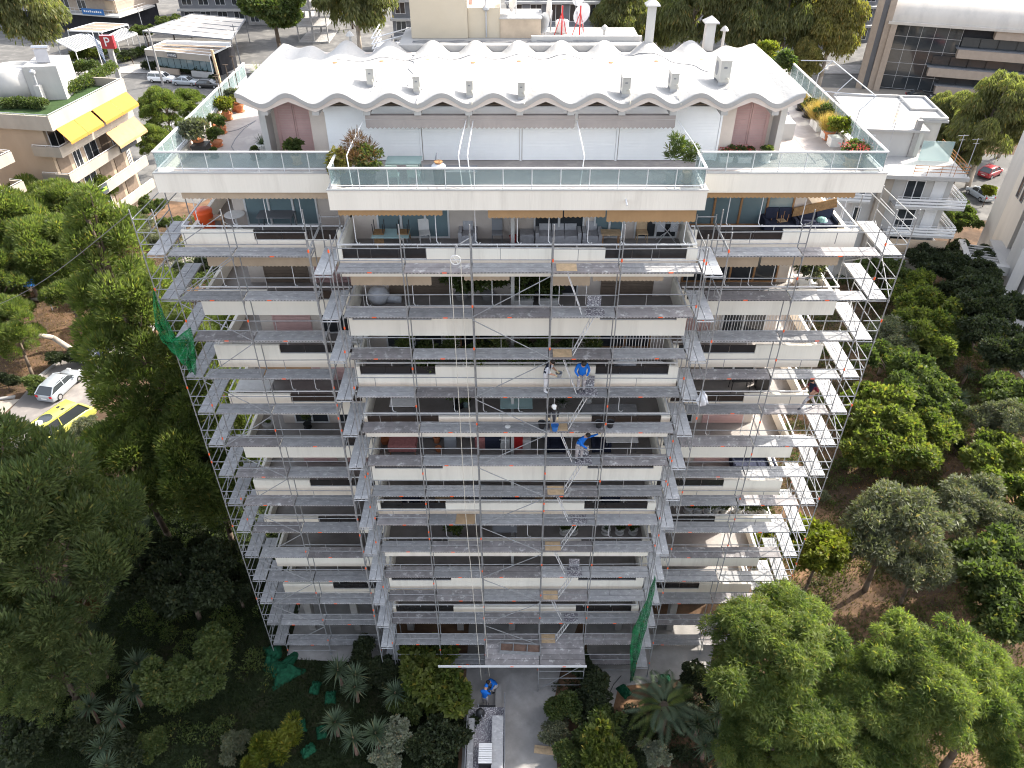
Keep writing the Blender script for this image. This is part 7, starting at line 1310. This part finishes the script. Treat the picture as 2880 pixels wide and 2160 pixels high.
# ================================================================ people
def person(label, pos, rz, J, mats, cap=None, scale=1.0, hood=False):
    """J: joint -> (x, y, z) with the figure facing -y; mats: region -> material"""
    V = []; E = []; Rd = []; reg = []
    def add(p, r): V.append(Vector(p)); Rd.append(r*1.18 if r > .03 else r); return len(V)-1
    def edge(a, b, region): E.append((a, b)); reg.append((a, b, region))
    pel = add(J['pelvis'], .135); wa = add(Vector(J['pelvis']).lerp(Vector(J['chest']), .5), .13); ch = add(J['chest'], .155); nk = add(J['neck'], .058); hd = add(J['head'], .098); tp = add(Vector(J['head'])+(Vector(J['head'])-Vector(J['neck'])).normalized()*.09, .075)
    edge(pel, wa, 'top'); edge(wa, ch, 'top'); edge(ch, nk, 'top'); edge(nk, hd, 'skin'); edge(hd, tp, 'skin')
    for s in 'lr':
        sh = add(J['sh_'+s], .066); el = add(J['el_'+s], .05); wr = add(J['wr_'+s], .032); edge(ch, sh, 'top'); edge(sh, el, 'sleeve'); edge(el, wr, 'fore')
        d = (Vector(J['wr_'+s])-Vector(J['el_'+s])).normalized(); side = d.orthogonal().normalized(); pa = add(Vector(J['wr_'+s])+d*.07, .034); edge(wr, pa, 'hand')
        dn = d.cross(side)
        for i in range(4):
            k = Vector(J['wr_'+s])+d*(.115+.01*(i in (1,2)))+side*(.026*(i-1.5)); a = add(k, .011); edge(pa, a, 'hand'); b = add(k+d*.03+dn*.025, .009); edge(a, b, 'hand')
        th = add(Vector(J['wr_'+s])+d*.06+side*.05, .012); edge(pa, th, 'hand')
        hp = add(J['hip_'+s], .098); kn = add(J['kn_'+s], .068); an = add(J['an_'+s], .046); to = add(J['to_'+s], .04); edge(pel, hp, 'legs'); edge(hp, kn, 'legs'); edge(kn, an, 'legs'); edge(an, to, 'shoes')
    me = bpy.data.meshes.new('person'); me.from_pydata(V, E, []); o = bpy.data.objects.new('tmp_person', me); COL.objects.link(o)
    m = o.modifiers.new('skin', 'SKIN'); m.use_smooth_shade = True
    for i, sv in enumerate(me.skin_vertices[0].data): sv.radius = (Rd[i], Rd[i]); sv.use_root = (i == pel)
    o.modifiers.new('sub', 'SUBSURF').levels = 1; o.modifiers['sub'].render_levels = 1
    dg = bpy.context.evaluated_depsgraph_get(); me2 = bpy.data.meshes.new_from_object(o.evaluated_get(dg)); bpy.data.objects.remove(o); me2.name = 'person'
    keys = ['top','sleeve','fore','hand','skin','legs','shoes']; me2.materials.clear()
    for k in keys: me2.materials.append(MATS[mats.get(k, 'skin')])
    Va = np.array([list(p) for p in V]); A = Va[[a for a, b, _ in reg]]; B = Va[[b for a, b, _ in reg]]; D = B-A; dd = (D*D).sum(1); ri = [keys.index(r) for _, _, r in reg]
    for p in me2.polygons:
        c = np.array(p.center); t = np.clip(((c-A)*D).sum(1)/dd, 0, 1); q = A+D*t[:,None]; p.material_index = ri[int(((c-q)**2).sum(1).argmin())]; p.use_smooth = True
    ob = put('person', me2); hv = Vector(J['head']); up = (hv-Vector(J['neck'])).normalized()
    if cap != 'none':
        C = hv+up*.05; mb = MB(); q = up.to_track_quat('Z', 'Y').to_matrix()
        mb2 = MB().lathe([(.112,-.03),(.114,.02),(.095,.08),(.05,.115),(.005,.125)], (0,0,0), 14); mb2.v = [tuple(C + q @ Vector(p)) for p in mb2.v]
        if cap and not hood: mb2.add([C+Vector((-.07,-.1,0)), C+Vector((.07,-.1,0)), C+Vector((.06,-.2,-.02)), C+Vector((-.06,-.2,-.02))], [(0,1,2,3)])
        mb2.build('hood' if hood else 'cap' if cap else 'hair', cap or 'hair', ob, True)
        fc = MB().lathe([(.0,-.02),(.018,0),(.0,.03)], hv+Vector((0,-.105,.0)), 6)
        fc.build('nose', 'skin', ob, True); 
        for sx in (-1,1): MB().lathe([(0,-.01),(.011,0),(0,.01)], hv+Vector((sx*.035,-.094,.025)), 6).build('eye', 'hair', ob); MB().lathe([(0,-.03),(.015,0),(0,.03)], hv+Vector((sx*.1,0,.0)), 6).build('ear', 'skin', ob)
    ob.location = pos; ob.rotation_euler = (0,0,rz); ob.scale = (scale,)*3; return tag(ob, label, 'person')
def J0(**k):
    j = dict(pelvis=(0,0,.95), chest=(0,-.02,1.32), neck=(0,-.02,1.5), head=(0,-.05,1.63), sh_l=(.19,-.01,1.42), el_l=(.25,.0,1.13), wr_l=(.24,-.1,.89), sh_r=(-.19,-.01,1.42), el_r=(-.25,.0,1.13), wr_r=(-.24,-.1,.89),
             hip_l=(.1,0,.9), kn_l=(.12,-.03,.5), an_l=(.13,0,.08), to_l=(.15,-.17,.04), hip_r=(-.1,0,.9), kn_r=(-.12,-.03,.5), an_r=(-.13,0,.08), to_r=(-.15,-.17,.04)); j.update(k); return j
blue = dict(top='jacket_blue', sleeve='jacket_blue', fore='jacket_blue', hand='glove', skin='skin', legs='trousers_grey', shoes='shoe')
z = LV[10]; p = onz(1533,1094,z)
person('worker in navy vest and white trousers holding a trowel hawk', (p.x, .38, z+.004), R(75), J0(chest=(0,-.1,1.30), neck=(0,-.17,1.46), head=(0,-.25,1.56), sh_l=(.18,-.12,1.40), sh_r=(-.18,-.12,1.40), el_l=(.24,-.22,1.14), wr_l=(.12,-.44,1.06), el_r=(-.24,-.2,1.14), wr_r=(-.1,-.42,1.0)), dict(top='vest_navy', sleeve='shirt_white', fore='skin', hand='glove', legs='trousers_white', shoes='trousers_white'))
o = MB().lathe([(.11,0),(.15,.2),(.14,.2),(.12,.05)], (p.x+.55,.28,z+.86), 12).build('hand_bucket', 'stripe_grey'); tag(o, 'grey bucket held by the worker in white trousers', 'bucket')
p = onz(1632,1092,z)
person('worker in blue jumper standing between the ladder and open hatch', (p.x, .36, z+.004), R(8), J0(chest=(0,-.08,1.32), neck=(0,-.14,1.49), head=(0,-.21,1.60), el_l=(.3,-.06,1.14), wr_l=(.16,-.26,.98), el_r=(-.31,-.06,1.14), wr_r=(-.2,-.24,1.0)), blue)
z = LV[9]; p = onz(1550,1204,z)
person('worker in black with a white cap bending over buckets', (p.x, .40, z+.004), R(10), J0(pelvis=(0,.1,.9), chest=(0,-.14,1.2), neck=(0,-.26,1.34), head=(0,-.36,1.42), sh_l=(.18,-.16,1.3), sh_r=(-.18,-.16,1.3), el_l=(.26,-.22,1.02), wr_l=(.2,-.34,.78), el_r=(-.26,-.2,1.02), wr_r=(-.2,-.3,.78), hip_l=(.1,.1,.86), hip_r=(-.1,.1,.86)), dict(top='black_plastic', sleeve='black_plastic', fore='black_plastic', hand='glove', legs='shoe', shoes='shoe'), 'pot_white')
z = LV[8]; p = onz(1626,1284,z)
person('worker in blue jumper reaching out to the right pole', (p.x, .36, z+.004), R(20), J0(chest=(.1,-.08,1.28), neck=(.2,-.1,1.42), head=(.27,-.16,1.52), sh_l=(.3,-.06,1.36), sh_r=(-.06,-.12,1.34), el_l=(.56,-.12,1.38), wr_l=(.8,-.16,1.45), el_r=(.02,-.26,1.08), wr_r=(.2,-.36,.94)), blue)
z = LV[9]; p = onz(2268,1140,z)
person('worker in dark vest and maroon shirt striding along the right deck', (p.x, 1.66, z+.004), R(-82), J0(chest=(0,-.1,1.3), neck=(0,-.14,1.47), head=(0,-.2,1.6), kn_l=(.1,-.3,.55), an_l=(.1,-.42,.12), to_l=(.1,-.58,.06), kn_r=(-.1,.12,.5), an_r=(-.1,.34,.14), to_r=(-.1,.22,.04), el_l=(.24,.1,1.12), wr_l=(.2,-.08,.95), el_r=(-.25,-.12,1.12), wr_r=(-.2,-.34,1.02), sh_l=(.19,-.08,1.41), sh_r=(-.19,-.08,1.41)), dict(top='vest_navy', sleeve='shirt_maroon', fore='skin', hand='skin', legs='trousers_grey', shoes='shoe'))
p = onz(1364,1985,0)
person('hooded worker in blue seen from behind beside the truck', (p.x, p.y, .006), R(160), J0(chest=(0,-.1,1.3), neck=(0,-.17,1.46), head=(0,-.25,1.56), el_l=(.26,-.15,1.13), wr_l=(.2,-.34,.95), el_r=(-.26,-.15,1.13), wr_r=(-.2,-.36,.98)), blue, 'jacket_blue', hood=True)
p = onz(1390,1940,0)
person('dark haired worker in blue crouching at the low wall', (p.x, p.y, .006), R(-60), J0(pelvis=(0,.12,.55), chest=(0,-.12,.86), neck=(0,-.24,1.0), head=(0,-.34,1.1), sh_l=(.18,-.14,.96), sh_r=(-.18,-.14,.96), el_l=(.26,-.3,.72), wr_l=(.16,-.5,.55), el_r=(-.26,-.3,.72), wr_r=(-.16,-.5,.5), hip_l=(.11,.1,.5), kn_l=(.2,-.3,.52), an_l=(.16,-.05,.08), to_l=(.18,-.24,.04), hip_r=(-.11,.1,.5), kn_r=(-.2,-.28,.5), an_r=(-.16,-.02,.08), to_r=(-.18,-.2,.04)), blue)
